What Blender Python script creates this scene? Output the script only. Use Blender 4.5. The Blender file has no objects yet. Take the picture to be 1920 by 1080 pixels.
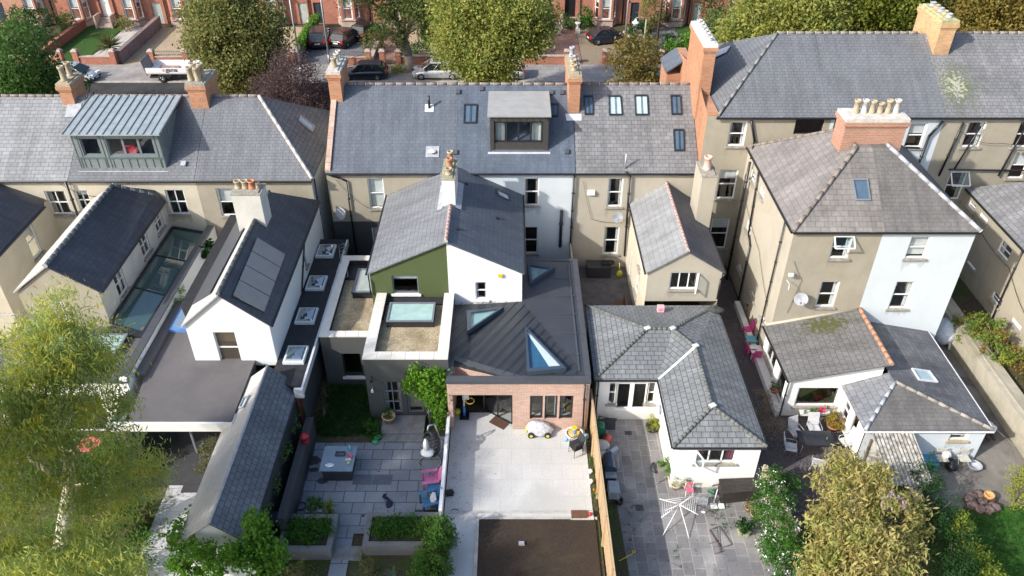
import bpy, bmesh, math, random
import numpy as np
from mathutils import Vector, geometry
R = math.radians
random.seed(7)
RNG = np.random.default_rng(7)
S = bpy.context.scene
COL = S.collection
# ---------------------------------------------------------------- camera, sky, sun
CAM_H, PITCH, FPX = 27.5, 36.1, 1500.0
cd = bpy.data.cameras.new('camera'); cam = bpy.data.objects.new('camera', cd); COL.objects.link(cam)
cam.location = (0, 0, CAM_H); cam.rotation_euler = (R(90 - PITCH), 0, 0)
cd.sensor_width = 36; cd.lens = 36 * FPX / 1920; cd.clip_end = 2000
S.camera = cam
SUN_EL, SUN_AZ = 33.0, 31.0        # light travels towards +X, turned SUN_AZ towards +Y
w = bpy.data.worlds.new('World'); S.world = w; w.use_nodes = True
nt = w.node_tree; nt.nodes.clear()
sky = nt.nodes.new('ShaderNodeTexSky'); sky.sky_type = 'NISHITA'; sky.sun_disc = False
sky.sun_elevation = R(SUN_EL); sky.sun_rotation = R(270 - SUN_AZ); sky.air_density = 1.0; sky.dust_density = 2.5
bg = nt.nodes.new('ShaderNodeBackground'); bg.inputs[1].default_value = 0.15
wo = nt.nodes.new('ShaderNodeOutputWorld')
nt.links.new(sky.outputs[0], bg.inputs[0]); nt.links.new(bg.outputs[0], wo.inputs[0])
sd = bpy.data.lights.new('sun', 'SUN'); so = bpy.data.objects.new('sun', sd); COL.objects.link(so)
sd.energy = 3.2; sd.angle = R(1.0); sd.color = (1.0, 0.95, 0.88)
ldir = Vector((math.cos(R(SUN_EL)) * math.cos(R(SUN_AZ)), math.cos(R(SUN_EL)) * math.sin(R(SUN_AZ)), -math.sin(R(SUN_EL))))
so.rotation_euler = ldir.to_track_quat('-Z', 'Y').to_euler(); so.location = (-60, -40, 60)
S.view_settings.view_transform = 'Standard'; S.view_settings.look = 'None'
S.view_settings.gamma = 1; S.view_settings.exposure = 0.8
S.cycles.max_bounces = 5; S.cycles.transparent_max_bounces = 12; S.cycles.caustics_reflective = False; S.cycles.caustics_refractive = False

# ---------------------------------------------------------------- survey helpers: a sight line met with a real plane
_T = R(PITCH)
def ray(u, v):
    a = (u - 960) / FPX; b = (540 - v) / FPX
    return Vector((a, math.cos(_T) + b * math.sin(_T), -math.sin(_T) + b * math.cos(_T)))
EYE = Vector((0, 0, CAM_H))
def G(u, v, z=0.0):
    d = ray(u, v); return EYE + d * ((z - CAM_H) / d.z)
def Yp(u, v, y):
    d = ray(u, v); return EYE + d * (y / d.y)
def Xp(u, v, x):
    d = ray(u, v); return EYE + d * (x / d.x)
def OP(u, v, pl):
    p, n = pl; d = ray(u, v); return EYE + d * ((p - EYE).dot(n) / d.dot(n))
def plane3(a, b, c):
    a, b, c = Vector(a), Vector(b), Vector(c); n = (b - a).cross(c - a).normalized()
    return (a, n if n.z > 0 else -n)

# ---------------------------------------------------------------- materials
def nodes(name):
    m = bpy.data.materials.new(name); m.use_nodes = True; t = m.node_tree; t.nodes.clear()
    out = t.nodes.new('ShaderNodeOutputMaterial'); b = t.nodes.new('ShaderNodeBsdfPrincipled')
    t.links.new(b.outputs[0], out.inputs[0]); return m, t, b, out
def c4(c): return (c[0], c[1], c[2], 1)
def rgbnoise(t, scale, detail=4, vec=None, rough=.55, dist=0):
    n = t.nodes.new('ShaderNodeTexNoise'); n.inputs['Scale'].default_value = scale; n.inputs['Detail'].default_value = detail
    n.inputs['Roughness'].default_value = rough; n.inputs['Distortion'].default_value = dist
    if vec: t.links.new(vec, n.inputs['Vector'])
    return n.outputs['Fac']
def ramp(t, fac, lo, hi, a=0.0, b=1.0):
    r = t.nodes.new('ShaderNodeMapRange'); r.inputs[1].default_value = lo; r.inputs[2].default_value = hi
    r.inputs[3].default_value = a; r.inputs[4].default_value = b; t.links.new(fac, r.inputs[0]); return r.outputs[0]
def mix(t, fac, a, b, mode='MIX'):
    m = t.nodes.new('ShaderNodeMix'); m.data_type = 'RGBA'; m.blend_type = mode
    for s, x in ((0, fac), (6, a), (7, b)):
        if isinstance(x, (int, float)): m.inputs[s].default_value = x
        elif isinstance(x, tuple): m.inputs[s].default_value = c4(x)
        else: t.links.new(x, m.inputs[s])
    return m.outputs[2]
def texco(t, which='UV', sc=(1, 1, 1), rot=0):
    c = t.nodes.new('ShaderNodeTexCoord'); mp = t.nodes.new('ShaderNodeMapping'); mp.inputs['Scale'].default_value = sc
    mp.inputs['Rotation'].default_value = (0, 0, rot)
    t.links.new(c.outputs[which], mp.inputs[0]); return mp.outputs[0]
def bump(t, b, h, strength, dist=.02):
    n = t.nodes.new('ShaderNodeBump'); n.inputs['Strength'].default_value = strength; n.inputs['Distance'].default_value = dist
    t.links.new(h, n.inputs['Height']); t.links.new(n.outputs[0], b.inputs['Normal'])
def sc(c, k): return tuple(min(1, x * k) for x in c)
MATS = {}
def plain(name, col, rough=.6, metal=0, var=.12, scale=3, bmp=0, bs=40, spec=.5):
    if name in MATS: return MATS[name]
    m, t, b, o = nodes(name); v = texco(t, 'Object')
    f = rgbnoise(t, scale, 5, v)
    t.links.new(mix(t, ramp(t, f, .3, .7), sc(col, 1 - var), sc(col, 1 + var)), b.inputs['Base Color'])
    b.inputs['Roughness'].default_value = rough; b.inputs['Metallic'].default_value = metal; b.inputs['Specular IOR Level'].default_value = spec
    if bmp: bump(t, b, rgbnoise(t, bs, 3, v), bmp)
    MATS[name] = m; return m
def render_mat(name, col, dirt=.35, dirtcol=None, grain=.5, streak=.4, patch=None):
    m, t, b, o = nodes(name); v = texco(t, 'Object'); u = texco(t, 'UV', (2.2, .35, 1)); 
    dc = dirtcol or sc(col, .55)
    big = ramp(t, rgbnoise(t, .55, 6, v, .65, .6), .42, .72)
    st = ramp(t, rgbnoise(t, 1.6, 5, u, .6), .5, .78)
    fine = rgbnoise(t, 60, 2, v)
    c = mix(t, ramp(t, fine, .3, .7), sc(col, .93), sc(col, 1.07))
    if patch: c = mix(t, ramp(t, rgbnoise(t, .35, 3, texco(t, 'Object', (1, 1, 1.4)), .5), .52, .56, 0, .8), c, patch)
    mm = t.nodes.new('ShaderNodeMath'); mm.operation = 'MULTIPLY'; t.links.new(big, mm.inputs[0]); mm.inputs[1].default_value = dirt
    c = mix(t, mm.outputs[0], c, dc)
    m2 = t.nodes.new('ShaderNodeMath'); m2.operation = 'MULTIPLY'; t.links.new(st, m2.inputs[0]); m2.inputs[1].default_value = streak * dirt
    c = mix(t, m2.outputs[0], c, dc)
    gp = t.nodes.new('ShaderNodeNewGeometry'); sx = t.nodes.new('ShaderNodeSeparateXYZ'); t.links.new(gp.outputs['Position'], sx.inputs[0])   # splash dirt at the foot of the wall
    zz = t.nodes.new('ShaderNodeMath'); zz.operation = 'MULTIPLY_ADD'; t.links.new(rgbnoise(t, 2.5, 4, gp.outputs['Position']), zz.inputs[0]); zz.inputs[1].default_value = -1.0; t.links.new(sx.outputs['Z'], zz.inputs[2])
    c = mix(t, ramp(t, zz.outputs[0], -.45, .05, .5, 0), c, dc)
    t.links.new(c, b.inputs['Base Color']); b.inputs['Roughness'].default_value = .9; b.inputs['Specular IOR Level'].default_value = .25
    if grain: bump(t, b, fine, grain, .008)
    MATS[name] = m; return m
def unit_mat(name, c1, c2, mortar, bw, bh, ms=.012, off=.5, rough=.75, big=.25, moss=0, lichen=0, mosscol=(.09, .1, .02), rot=0, bmp=.5, bias=0, lich=(.42, .41, .33), spec=.4, sq=1.0, patchy=None, fleck=0, spots=()):
    """slates, bricks or paving laid in courses (metres)"""
    m, t, b, o = nodes(name); uv = texco(t, 'UV', (1, 1, 1), rot); ob = texco(t, 'Object'); isl = name.startswith('slate')
    if isl: mn = tuple((p + q) / 2 for p, q in zip(c1, c2)); c1 = tuple(p + (q - p) * .35 for p, q in zip(c1, mn)); c2 = tuple(p + (q - p) * .35 for p, q in zip(c2, mn)); mortar = tuple(p + (q - p) * .25 for p, q in zip(mortar, mn))
    # slight irregularity of the courses
    nz = t.nodes.new('ShaderNodeTexNoise'); nz.inputs['Scale'].default_value = 1.3; nz.inputs['Detail'].default_value = 2; t.links.new(uv, nz.inputs['Vector'])
    vm = t.nodes.new('ShaderNodeVectorMath'); vm.operation = 'MULTIPLY_ADD'; t.links.new(nz.outputs['Color'], vm.inputs[0]); vm.inputs[1].default_value = (.05, .03, 0); t.links.new(uv, vm.inputs[2])
    k = t.nodes.new('ShaderNodeTexBrick'); k.offset = off; k.squash = sq
    t.links.new(vm.outputs[0], k.inputs['Vector']); k.inputs['Scale'].default_value = 1
    k.inputs['Color1'].default_value = c4(c1); k.inputs['Color2'].default_value = c4(c2); k.inputs['Mortar'].default_value = c4(mortar)
    k.inputs['Mortar Size'].default_value = ms; k.inputs['Mortar Smooth'].default_value = .3; k.inputs['Bias'].default_value = bias
    k.inputs['Brick Width'].default_value = bw; k.inputs['Row Height'].default_value = bh
    c = k.outputs['Color']
    g = ramp(t, rgbnoise(t, .45, 6, ob, .65, .4), .3, .7, 1 - big, 1 + big)
    gg = t.nodes.new('ShaderNodeVectorMath'); gg.operation = 'SCALE'; t.links.new(c, gg.inputs[0]); t.links.new(g, gg.inputs['Scale']); c = gg.outputs[0]
    f2 = ramp(t, rgbnoise(t, 14, 4, ob, .7), .3, .7, .88, 1.12)
    g2 = t.nodes.new('ShaderNodeVectorMath'); g2.operation = 'SCALE'; t.links.new(c, g2.inputs[0]); t.links.new(f2, g2.inputs['Scale']); c = g2.outputs[0]
    if isl:
        for sc3, lo_, hi_ in (((3.2, .3, 1), .82, 1.14), ((.9, .12, 1), .88, 1.1)):
            f3 = ramp(t, rgbnoise(t, 1.0, 5, texco(t, 'UV', sc3), .65, .3), .32, .68, lo_, hi_); g3 = t.nodes.new('ShaderNodeVectorMath'); g3.operation = 'SCALE'; t.links.new(c, g3.inputs[0]); t.links.new(f3, g3.inputs['Scale']); c = g3.outputs[0]
    if patchy: c = mix(t, ramp(t, rgbnoise(t, .25, 4, ob, .6, .8), .5, .62, 0, .75), c, patchy)
    if lichen:
        l1 = ramp(t, rgbnoise(t, 5, 6, ob, .75), .62, .7); l2 = ramp(t, rgbnoise(t, .6, 3, ob), .45, .62)
        mm = t.nodes.new('ShaderNodeMath'); mm.operation = 'MULTIPLY'; t.links.new(l1, mm.inputs[0]); t.links.new(l2, mm.inputs[1])
        m3 = t.nodes.new('ShaderNodeMath'); m3.operation = 'MULTIPLY'; t.links.new(mm.outputs[0], m3.inputs[0]); m3.inputs[1].default_value = lichen
        c = mix(t, m3.outputs[0], c, lich)
    if fleck: c = mix(t, ramp(t, rgbnoise(t, 9, 2, ob, .5), .71, .74, 0, fleck), c, (.5, .5, .47))
    if moss:
        l1 = ramp(t, rgbnoise(t, 3.2, 4, ob, .7), .58, .64); l2 = ramp(t, rgbnoise(t, .5, 2, ob), 1 - moss, 1.12 - moss)
        mm = t.nodes.new('ShaderNodeMath'); mm.operation = 'MULTIPLY'; t.links.new(l1, mm.inputs[0]); t.links.new(l2, mm.inputs[1])
        c = mix(t, mm.outputs[0], c, mosscol)
    for (cx_, cy_, cz_, rx_, ry_, ns, thr, scol) in spots:     # growths with a place of their own
        gp = t.nodes.new('ShaderNodeNewGeometry'); v1 = t.nodes.new('ShaderNodeVectorMath'); v1.operation = 'SUBTRACT'; t.links.new(gp.outputs['Position'], v1.inputs[0]); v1.inputs[1].default_value = (cx_, cy_, cz_)
        v2 = t.nodes.new('ShaderNodeVectorMath'); v2.operation = 'DIVIDE'; t.links.new(v1.outputs[0], v2.inputs[0]); v2.inputs[1].default_value = (rx_, ry_, ry_)
        v3 = t.nodes.new('ShaderNodeVectorMath'); v3.operation = 'LENGTH'; t.links.new(v2.outputs[0], v3.inputs[0])
        nz2 = rgbnoise(t, ns, 5, gp.outputs['Position'], .7); m5 = t.nodes.new('ShaderNodeMath'); m5.operation = 'MULTIPLY_ADD'; t.links.new(v3.outputs['Value'], m5.inputs[0]); m5.inputs[1].default_value = -.22; t.links.new(nz2, m5.inputs[2])
        c = mix(t, ramp(t, m5.outputs[0], thr, thr + .04, 0, .9), c, scol)
    t.links.new(c, b.inputs['Base Color']); b.inputs['Roughness'].default_value = rough; b.inputs['Specular IOR Level'].default_value = spec
    if bmp:
        inv = t.nodes.new('ShaderNodeMath'); inv.operation = 'SUBTRACT'; inv.inputs[0].default_value = 1; t.links.new(k.outputs['Fac'], inv.inputs[1])
        bw_ = t.nodes.new('ShaderNodeRGBToBW'); t.links.new(k.outputs['Color'], bw_.inputs[0])
        ad = t.nodes.new('ShaderNodeMath'); ad.operation = 'ADD'; t.links.new(inv.outputs[0], ad.inputs[0]); t.links.new(bw_.outputs[0], ad.inputs[1])
        bump(t, b, ad.outputs[0], bmp, .02)
    MATS[name] = m; return m
def glass_mat(name, tint=(.75, .85, .85), refl=.3, rough=.03, opac=.0, opcol=(.02, .03, .03)):
    m, t, b, o = nodes(name)
    tr = t.nodes.new('ShaderNodeBsdfTransparent'); tr.inputs[0].default_value = c4(tint)
    gl = t.nodes.new('ShaderNodeBsdfGlossy'); gl.inputs['Roughness'].default_value = rough
    fr = t.nodes.new('ShaderNodeLayerWeight'); fr.inputs[0].default_value = .5
    pw = t.nodes.new('ShaderNodeMath'); pw.operation = 'POWER'; t.links.new(fr.outputs['Facing'], pw.inputs[0]); pw.inputs[1].default_value = 4.0
    ad = t.nodes.new('ShaderNodeMath'); ad.operation = 'MULTIPLY_ADD'; t.links.new(pw.outputs[0], ad.inputs[0]); ad.inputs[1].default_value = .9; ad.inputs[2].default_value = refl; ad.use_clamp = True
    mx = t.nodes.new('ShaderNodeMixShader'); t.links.new(ad.outputs[0], mx.inputs[0]); t.links.new(gl.outputs[0], mx.inputs[2])
    if opac:
        b.inputs['Base Color'].default_value = c4(opcol); b.inputs['Roughness'].default_value = .3
        m2 = t.nodes.new('ShaderNodeMixShader'); m2.inputs[0].default_value = opac; t.links.new(tr.outputs[0], m2.inputs[1]); t.links.new(b.outputs[0], m2.inputs[2])
        t.links.new(m2.outputs[0], mx.inputs[1])
    else: t.links.new(tr.outputs[0], mx.inputs[1])
    t.links.new(mx.outputs[0], o.inputs[0]); MATS[name] = m; return m
def leaf_mat(name, c1, c2, c3=None, trans=.48, rough=.55, scale=1.2):
    m, t, b, o = nodes(name); ob = texco(t, 'Object')
    c1, c2 = sc(c1, 1.3), sc(c2, 1.3); c3 = sc(c3, 1.3) if c3 else None
    a = t.nodes.new('ShaderNodeAttribute'); a.attribute_name = 'rnd'
    c = mix(t, a.outputs['Fac'], c1, c2)
    if c3: c = mix(t, ramp(t, rgbnoise(t, scale, 3, ob, .6), .48, .62), c, c3)
    c = mix(t, ramp(t, rgbnoise(t, scale * 3, 3, ob), .3, .7, 0, .35), c, sc(c1, .5))
    t.links.new(c, b.inputs['Base Color']); b.inputs['Roughness'].default_value = rough; b.inputs['Specular IOR Level'].default_value = .25
    tl = t.nodes.new('ShaderNodeBsdfTranslucent'); t.links.new(c, tl.inputs[0])
    mx = t.nodes.new('ShaderNodeMixShader'); mx.inputs[0].default_value = trans; t.links.new(b.outputs[0], mx.inputs[1]); t.links.new(tl.outputs[0], mx.inputs[2])
    t.links.new(mx.outputs[0], o.inputs[0]); MATS[name] = m; return m
def speckle(name, c1, c2, scale=25, rough=.9, bmp=.6, c3=None, s3=1.0, lo=.4, hi=.6):
    m, t, b, o = nodes(name); ob = texco(t, 'Object')
    vz = t.nodes.new('ShaderNodeTexVoronoi'); vz.inputs['Scale'].default_value = scale; t.links.new(ob, vz.inputs['Vector'])
    bwn = t.nodes.new('ShaderNodeRGBToBW'); t.links.new(vz.outputs['Color'], bwn.inputs[0])
    c = mix(t, ramp(t, bwn.outputs[0], .25, .75), c1, c2)
    if c3: c = mix(t, ramp(t, rgbnoise(t, s3, 5, ob, .65, .5), lo, hi), c, c3)
    t.links.new(c, b.inputs['Base Color']); b.inputs['Roughness'].default_value = rough; b.inputs['Specular IOR Level'].default_value = .2
    if bmp: bump(t, b, vz.outputs['Distance'], bmp, .02)
    MATS[name] = m; return m

# ---------------------------------------------------------------- mesh builder
Z = Vector((0, 0, 1))
class MB:
    def __init__(s): s.v = []; s.f = []; s.sm = []
    def add(s, vs, fs, smooth=False):
        o = len(s.v); s.v += [tuple(p) for p in vs]; s.f += [tuple(i + o for i in f) for f in fs]; s.sm += [smooth] * len(fs); return s
    def box(s, x0, x1, y0, y1, z0, z1):
        return s.add([(x0, y0, z0), (x1, y0, z0), (x1, y1, z0), (x0, y1, z0), (x0, y0, z1), (x1, y0, z1), (x1, y1, z1), (x0, y1, z1)],
                     [(3, 2, 1, 0), (4, 5, 6, 7), (0, 1, 5, 4), (1, 2, 6, 5), (2, 3, 7, 6), (3, 0, 4, 7)])
    def rbox(s, c, size, rz=0, rx=0, ry=0):
        from mathutils import Euler
        e = Euler((rx, ry, rz)); hx, hy, hz = [q / 2 for q in size]; c = Vector(c)
        vs = [c + (e.to_matrix() @ Vector((i * hx, j * hy, k * hz))) for k in (-1, 1) for (i, j) in ((-1, -1), (1, -1), (1, 1), (-1, 1))]
        return s.add(vs, [(3, 2, 1, 0), (4, 5, 6, 7), (0, 1, 5, 4), (1, 2, 6, 5), (2, 3, 7, 6), (3, 0, 4, 7)])
    def poly(s, pts): return s.add(pts, [tuple(range(len(pts)))])
    def slab(s, pts, th):
        """upward polygon extruded down by th"""
        pts = [Vector(p) for p in pts]
        n = Vector((0, 0, 0))
        for i in range(len(pts)): n += pts[i].cross(pts[(i + 1) % len(pts)])
        if n.z < 0: pts = pts[::-1]
        k = len(pts); lo = [p - Vector((0, 0, th)) for p in pts]
        fs = [tuple(range(k)), tuple(range(2 * k - 1, k - 1, -1))] + [(i, k + i, k + (i + 1) % k, (i + 1) % k) for i in range(k)]
        return s.add(pts + lo, fs)
    def tube(s, p0, p1, r0, r1=None, n=8, caps=True, smooth=True):
        r1 = r0 if r1 is None else r1; p0, p1 = Vector(p0), Vector(p1); d = (p1 - p0)
        if d.length < 1e-6: return s
        d.normalize(); a = d.orthogonal().normalized(); b = d.cross(a)
        vs = [p0 + (a * math.cos(2 * math.pi * i / n) + b * math.sin(2 * math.pi * i / n)) * r0 for i in range(n)] + \
             [p1 + (a * math.cos(2 * math.pi * i / n) + b * math.sin(2 * math.pi * i / n)) * r1 for i in range(n)]
        s.add(vs, [(i, (i + 1) % n, n + (i + 1) % n, n + i) for i in range(n)], smooth)
        if caps: o = len(s.v) - 2 * n; s.f += [tuple(o + i for i in range(n - 1, -1, -1)), tuple(o + n + i for i in range(n))]; s.sm += [False, False]
        return s
    def path(s, pts, r, n=6, r1=None):
        k = len(pts) - 1
        for i in range(k):
            ra = r if r1 is None else r + (r1 - r) * i / k; rb = r if r1 is None else r + (r1 - r) * (i + 1) / k
            s.tube(pts[i], pts[i + 1], ra, rb, n)
        return s
    def lathe(s, prof, c=(0, 0, 0), n=16, smooth=True):
        c = Vector(c); vs = []; fs = []
        for r, z in prof:
            for i in range(n):
                a = 2 * math.pi * i / n; vs.append(c + Vector((r * math.cos(a), r * math.sin(a), z)))
        for j in range(len(prof) - 1):
            for i in range(n): fs.append((j * n + i, j * n + (i + 1) % n, (j + 1) * n + (i + 1) % n, (j + 1) * n + i))
        s.add(vs, fs, smooth)
        o = len(s.v) - len(vs)
        if prof[0][0] > 1e-4: s.f.append(tuple(o + i for i in range(n - 1, -1, -1))); s.sm.append(False)
        if prof[-1][0] > 1e-4: s.f.append(tuple(o + (len(prof) - 1) * n + i for i in range(n))); s.sm.append(False)
        return s
    def ball(s, c, r, nu=10, nv=7, sc=(1, 1, 1), jit=0):
        c = Vector(c); vs = []; fs = []
        for j in range(nv + 1):
            ph = math.pi * j / nv
            for i in range(nu):
                th = 2 * math.pi * i / nu; k = r * (1 + random.uniform(-jit, jit))
                vs.append(c + Vector((k * sc[0] * math.sin(ph) * math.cos(th), k * sc[1] * math.sin(ph) * math.sin(th), k * sc[2] * math.cos(ph))))
        for j in range(nv):
            for i in range(nu): fs.append((j * nu + i, (j + 1) * nu + i, (j + 1) * nu + (i + 1) % nu, j * nu + (i + 1) % nu))
        return s.add(vs, fs, True)
    def build(s, name, mat, parent=None, origin=None):
        me = bpy.data.meshes.new(name)
        if parent is not None: off = root_loc(parent)
        elif origin is not None: off = Vector(origin)
        else:
            a = np.array(s.v); off = Vector(((a[:, 0].min() + a[:, 0].max()) / 2, (a[:, 1].min() + a[:, 1].max()) / 2, a[:, 2].min()))
        vs = np.array(s.v) - np.array(off)
        me.from_pydata(vs.tolist(), [], s.f)
        me.polygons.foreach_set('use_smooth', s.sm)
        uvm(me, vs + np.array(off)); me.materials.append(mat)
        o = bpy.data.objects.new(name, me); COL.objects.link(o)
        if parent is not None: o.parent = parent
        else: o.location = off
        return o
def root_loc(o):
    p = Vector((0, 0, 0))
    while o is not None: p += Vector(o.location); o = o.parent
    return p
def uvm(me, co):
    uv = me.uv_layers.new(name='UVMap'); me.update()
    nl = len(me.loops); out = np.zeros((nl, 2)); vi = np.zeros(nl, dtype=int); me.loops.foreach_get('vertex_index', vi)
    npol = len(me.polygons); nr = np.zeros(npol * 3); me.polygons.foreach_get('normal', nr); nr = nr.reshape(-1, 3)
    lt = np.zeros(npol, dtype=int); me.polygons.foreach_get('loop_total', lt)
    N = np.repeat(nr, lt, axis=0)
    T = np.stack([-N[:, 1], N[:, 0], np.zeros(len(N))], 1); ln = np.linalg.norm(T, axis=1)
    flat = ln < .08; T[flat] = (1, 0, 0); ln[flat] = 1; T /= ln[:, None]
    B = np.cross(N, T); B[flat] = (0, 1, 0)
    P = co[vi]; out[:, 0] = (P * T).sum(1); out[:, 1] = (P * B).sum(1)
    uv.data.foreach_set('uv', out.ravel())
def tag(o, label=None, cat=None, group=None, kind=None):
    if label: o['label'] = label
    if cat: o['category'] = cat
    if group: o['group'] = group
    if kind: o['kind'] = kind
    return o
def empty(name, loc, label=None, cat=None, group=None, rz=0):
    o = bpy.data.objects.new(name, None); COL.objects.link(o); o.location = loc; o.rotation_euler.z = rz; o.empty_display_size = .3
    return tag(o, label, cat, group)
def copy_tree(o, parent=None):
    c = o.copy(); COL.objects.link(c); c.parent = parent
    for ch in list(o.children): copy_tree(ch, c)
    return c
def place(o, loc, rz=None, label=None, group=None, scale=None):
    o.location = loc
    if rz is not None: o.rotation_euler.z = rz
    if scale: o.scale = (scale,) * 3 if isinstance(scale, (int, float)) else scale
    if label: o['label'] = label
    if group: o['group'] = group
    return o
def ground(name, pts, z, mat, label=None, kind='structure', th=0):
    pts = [Vector((p[0], p[1], z)) for p in pts]
    m = MB(); 
    if th: m.slab(pts, th)
    else: m.poly(pts if sum(pts[i].x * pts[(i + 1) % len(pts)].y - pts[(i + 1) % len(pts)].x * pts[i].y for i in range(len(pts))) > 0 else pts[::-1])
    o = m.build(name, mat); o['kind'] = kind
    if label: o['label'] = label
    return o
def rect(x0, x1, y0, y1): return [(x0, y0), (x1, y0), (x1, y1), (x0, y1)]

# ---------------------------------------------------------------- foliage
def leafmesh(name, mat, centers, size, n_per, spread, parent=None, aspect=.5, droop=0, origin=None, up=.3):
    """many small two-triangle leaves scattered round clump centres"""
    C = np.repeat(np.asarray(centers, float), n_per, axis=0); N = len(C)
    sp = np.asarray(spread, float); P = C + RNG.normal(0, 1, (N, 3)) * sp
    D = RNG.normal(0, 1, (N, 3)); D[:, 2] -= droop; D /= np.linalg.norm(D, axis=1)[:, None] + 1e-9
    U = RNG.normal(0, 1, (N, 3)); U[:, 2] += up; W = np.cross(D, U); W /= np.linalg.norm(W, axis=1)[:, None] + 1e-9
    L = size * RNG.uniform(.6, 1.3, N)[:, None]
    a = P - D * L * .5; c = P + D * L * .5; b = P + W * L * aspect * .5; d = P - W * L * aspect * .5
    V = np.stack([a, b, c, d], 1).reshape(-1, 3)
    if parent is not None: off = np.array(root_loc(parent))
    elif origin is not None: off = np.array(origin, float)
    else: off = np.array([(V[:, 0].min() + V[:, 0].max()) / 2, (V[:, 1].min() + V[:, 1].max()) / 2, V[:, 2].min()])
    V = V - off; me = bpy.data.meshes.new(name)
    me.vertices.add(4 * N); me.vertices.foreach_set('co', V.ravel())
    me.loops.add(4 * N); me.loops.foreach_set('vertex_index', np.arange(4 * N))
    me.polygons.add(N); me.polygons.foreach_set('loop_start', np.arange(N) * 4); me.polygons.foreach_set('loop_total', np.full(N, 4))
    at = me.attributes.new('rnd', 'FLOAT', 'FACE'); base = np.repeat(RNG.uniform(0, 1, len(centers)), n_per)
    at.data.foreach_set('value', np.clip(base * .6 + RNG.uniform(0, .4, N), 0, 1))
    me.update(); me.validate(); me.materials.append(mat)
    o = bpy.data.objects.new(name, me); COL.objects.link(o)
    if parent is not None: o.parent = parent
    else: o.location = off
    return o
def blob_centers(blobs, per_m2=1.2, shell=.75):
    out = []
    for (x, y, z, rx, ry, rz) in blobs:
        n = max(6, int(per_m2 * 4 * math.pi * ((rx * ry + ry * rz + rx * rz) / 3)))
        q = RNG.normal(0, 1, (n, 3)); q /= np.linalg.norm(q, axis=1)[:, None]
        r = 1 - (1 - shell) * 1.6 * RNG.uniform(0, 1, n) ** 1.5
        lm = RNG.normal(0, 1, (8, 3)); lm /= np.linalg.norm(lm, axis=1)[:, None]; dd = (q @ lm.T).max(1)
        r *= .58 + .64 * np.clip((dd - .55) / .4, 0, 1) ** .8
        out.append(q * r[:, None] * np.array([rx, ry, rz]) + np.array([x, y, z]))
    return np.concatenate(out)
def tree(name, x, y, h, crown, mat, label, cat='tree', bark=None, trunk_r=.25, leaf=.28, per=14, dens=1.1, spread=.32, aspect=.55, droop=0, z0=0, limbs=True, group=None, lean=(0, 0)):
    """crown: list of ellipsoids (dx,dy,z,rx,ry,rz) in metres round the trunk"""
    t = empty(name, (x, y, z0), label, cat, group)
    bl = [(x + b[0], y + b[1], z0 + b[2], b[3], b[4], b[5]) for b in crown]
    m = MB(); fork = Vector((x + lean[0], y + lean[1], z0 + h * .38)); base = Vector((x, y, z0 - .1))
    mid = base.lerp(fork, .5) + Vector((.06 * h * random.uniform(-1, 1) * .3, .1, 0))
    m.tube(base, base + (mid - base) * .12, trunk_r * 1.6, trunk_r * 1.1, 9); m.tube(base + (mid - base) * .1, mid, trunk_r * 1.1, trunk_r * .9, 9); m.tube(mid, fork, trunk_r * .92, trunk_r * .75, 9)
    if limbs:
        for b in bl:
            e = Vector((b[0], b[1], b[2])); k = fork.lerp(e, .5) + Vector((random.uniform(-.3, .3), random.uniform(-.3, .3), random.uniform(0, .4)))
            m.tube(fork, k, trunk_r * .55, trunk_r * .35, 6); m.tube(k, e, trunk_r * .35, trunk_r * .15, 6)
            for i in range(5):
                q = Vector(RNG.normal(0, 1, 3)); q.normalize()
                m.tube(e, e + Vector((q.x * b[3], q.y * b[4], q.z * b[5])) * .85, trunk_r * .15, .015, 4)
    m.build('trunk', bark or MATS['bark'], t)
    leafmesh('crown', mat, blob_centers(bl, dens), leaf, per, spread, t, aspect, droop)
    return t
def shrub(name, blobs, mat, label, cat='shrub', leaf=.12, per=12, dens=5, spread=.1, aspect=.6, droop=0, group=None, stem=True, kind=None):
    x, y = blobs[0][0], blobs[0][1]; zb = min(b[2] - b[5] for b in blobs)
    t = empty(name, (x, y, max(0, zb)), label, cat, group)
    if stem:
        m = MB()
        for b in blobs:
            for i in range(4):
                q = Vector(RNG.normal(0, 1, 3)); q.normalize()
                m.tube((b[0], b[1], max(0, b[2] - b[5])), (b[0] + q.x * b[3] * .8, b[1] + q.y * b[4] * .8, b[2] + abs(q.z) * b[5] * .7), .025, .008, 4)
        m.build('stem', MATS['bark'], t)
    leafmesh('foliage', mat, blob_centers(blobs, dens), leaf, per, spread, t, aspect, droop)
    return t
# ---------------------------------------------------------------- materials used all over the place
BK = plain('bark', (.16, .13, .1), .9, var=.3, scale=4, bmp=.5, bs=12)
plain('bark_pale', (.5, .45, .38), .85, var=.35, scale=3, bmp=.4, bs=10)
WHITE = plain('white_paint', (.78, .78, .76), .45, var=.03)
FRAME_W = plain('white_window_frame', (.8, .8, .79), .4, var=.02)
FRAME_D = plain('dark_window_frame', (.022, .024, .028), .4, var=.1)
FRAME_G = plain('grey_window_frame', (.17, .19, .22), .4, var=.08)
BLACKP = plain('black_pipe', (.014, .014, .016), .35, var=.2)
LEAD = plain('lead', (.34, .36, .39), .5, var=.2, scale=4)
LEADL = plain('pale_lead', (.6, .62, .64), .6, var=.15, scale=3)
STONE = plain('sill_stone', (.3, .28, .24), .9, var=.3, scale=6, bmp=.3)
CONCR = plain('concrete', (.42, .4, .37), .9, var=.25, scale=2, bmp=.3)
COPING = unit_mat('coping_stone', (.62, .6, .55), (.55, .53, .48), (.25, .24, .22), .62, .9, .012, 0, .85, .15, rot=0)
GLASS = glass_mat('window_glass', (.88, .92, .93), .1)
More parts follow.
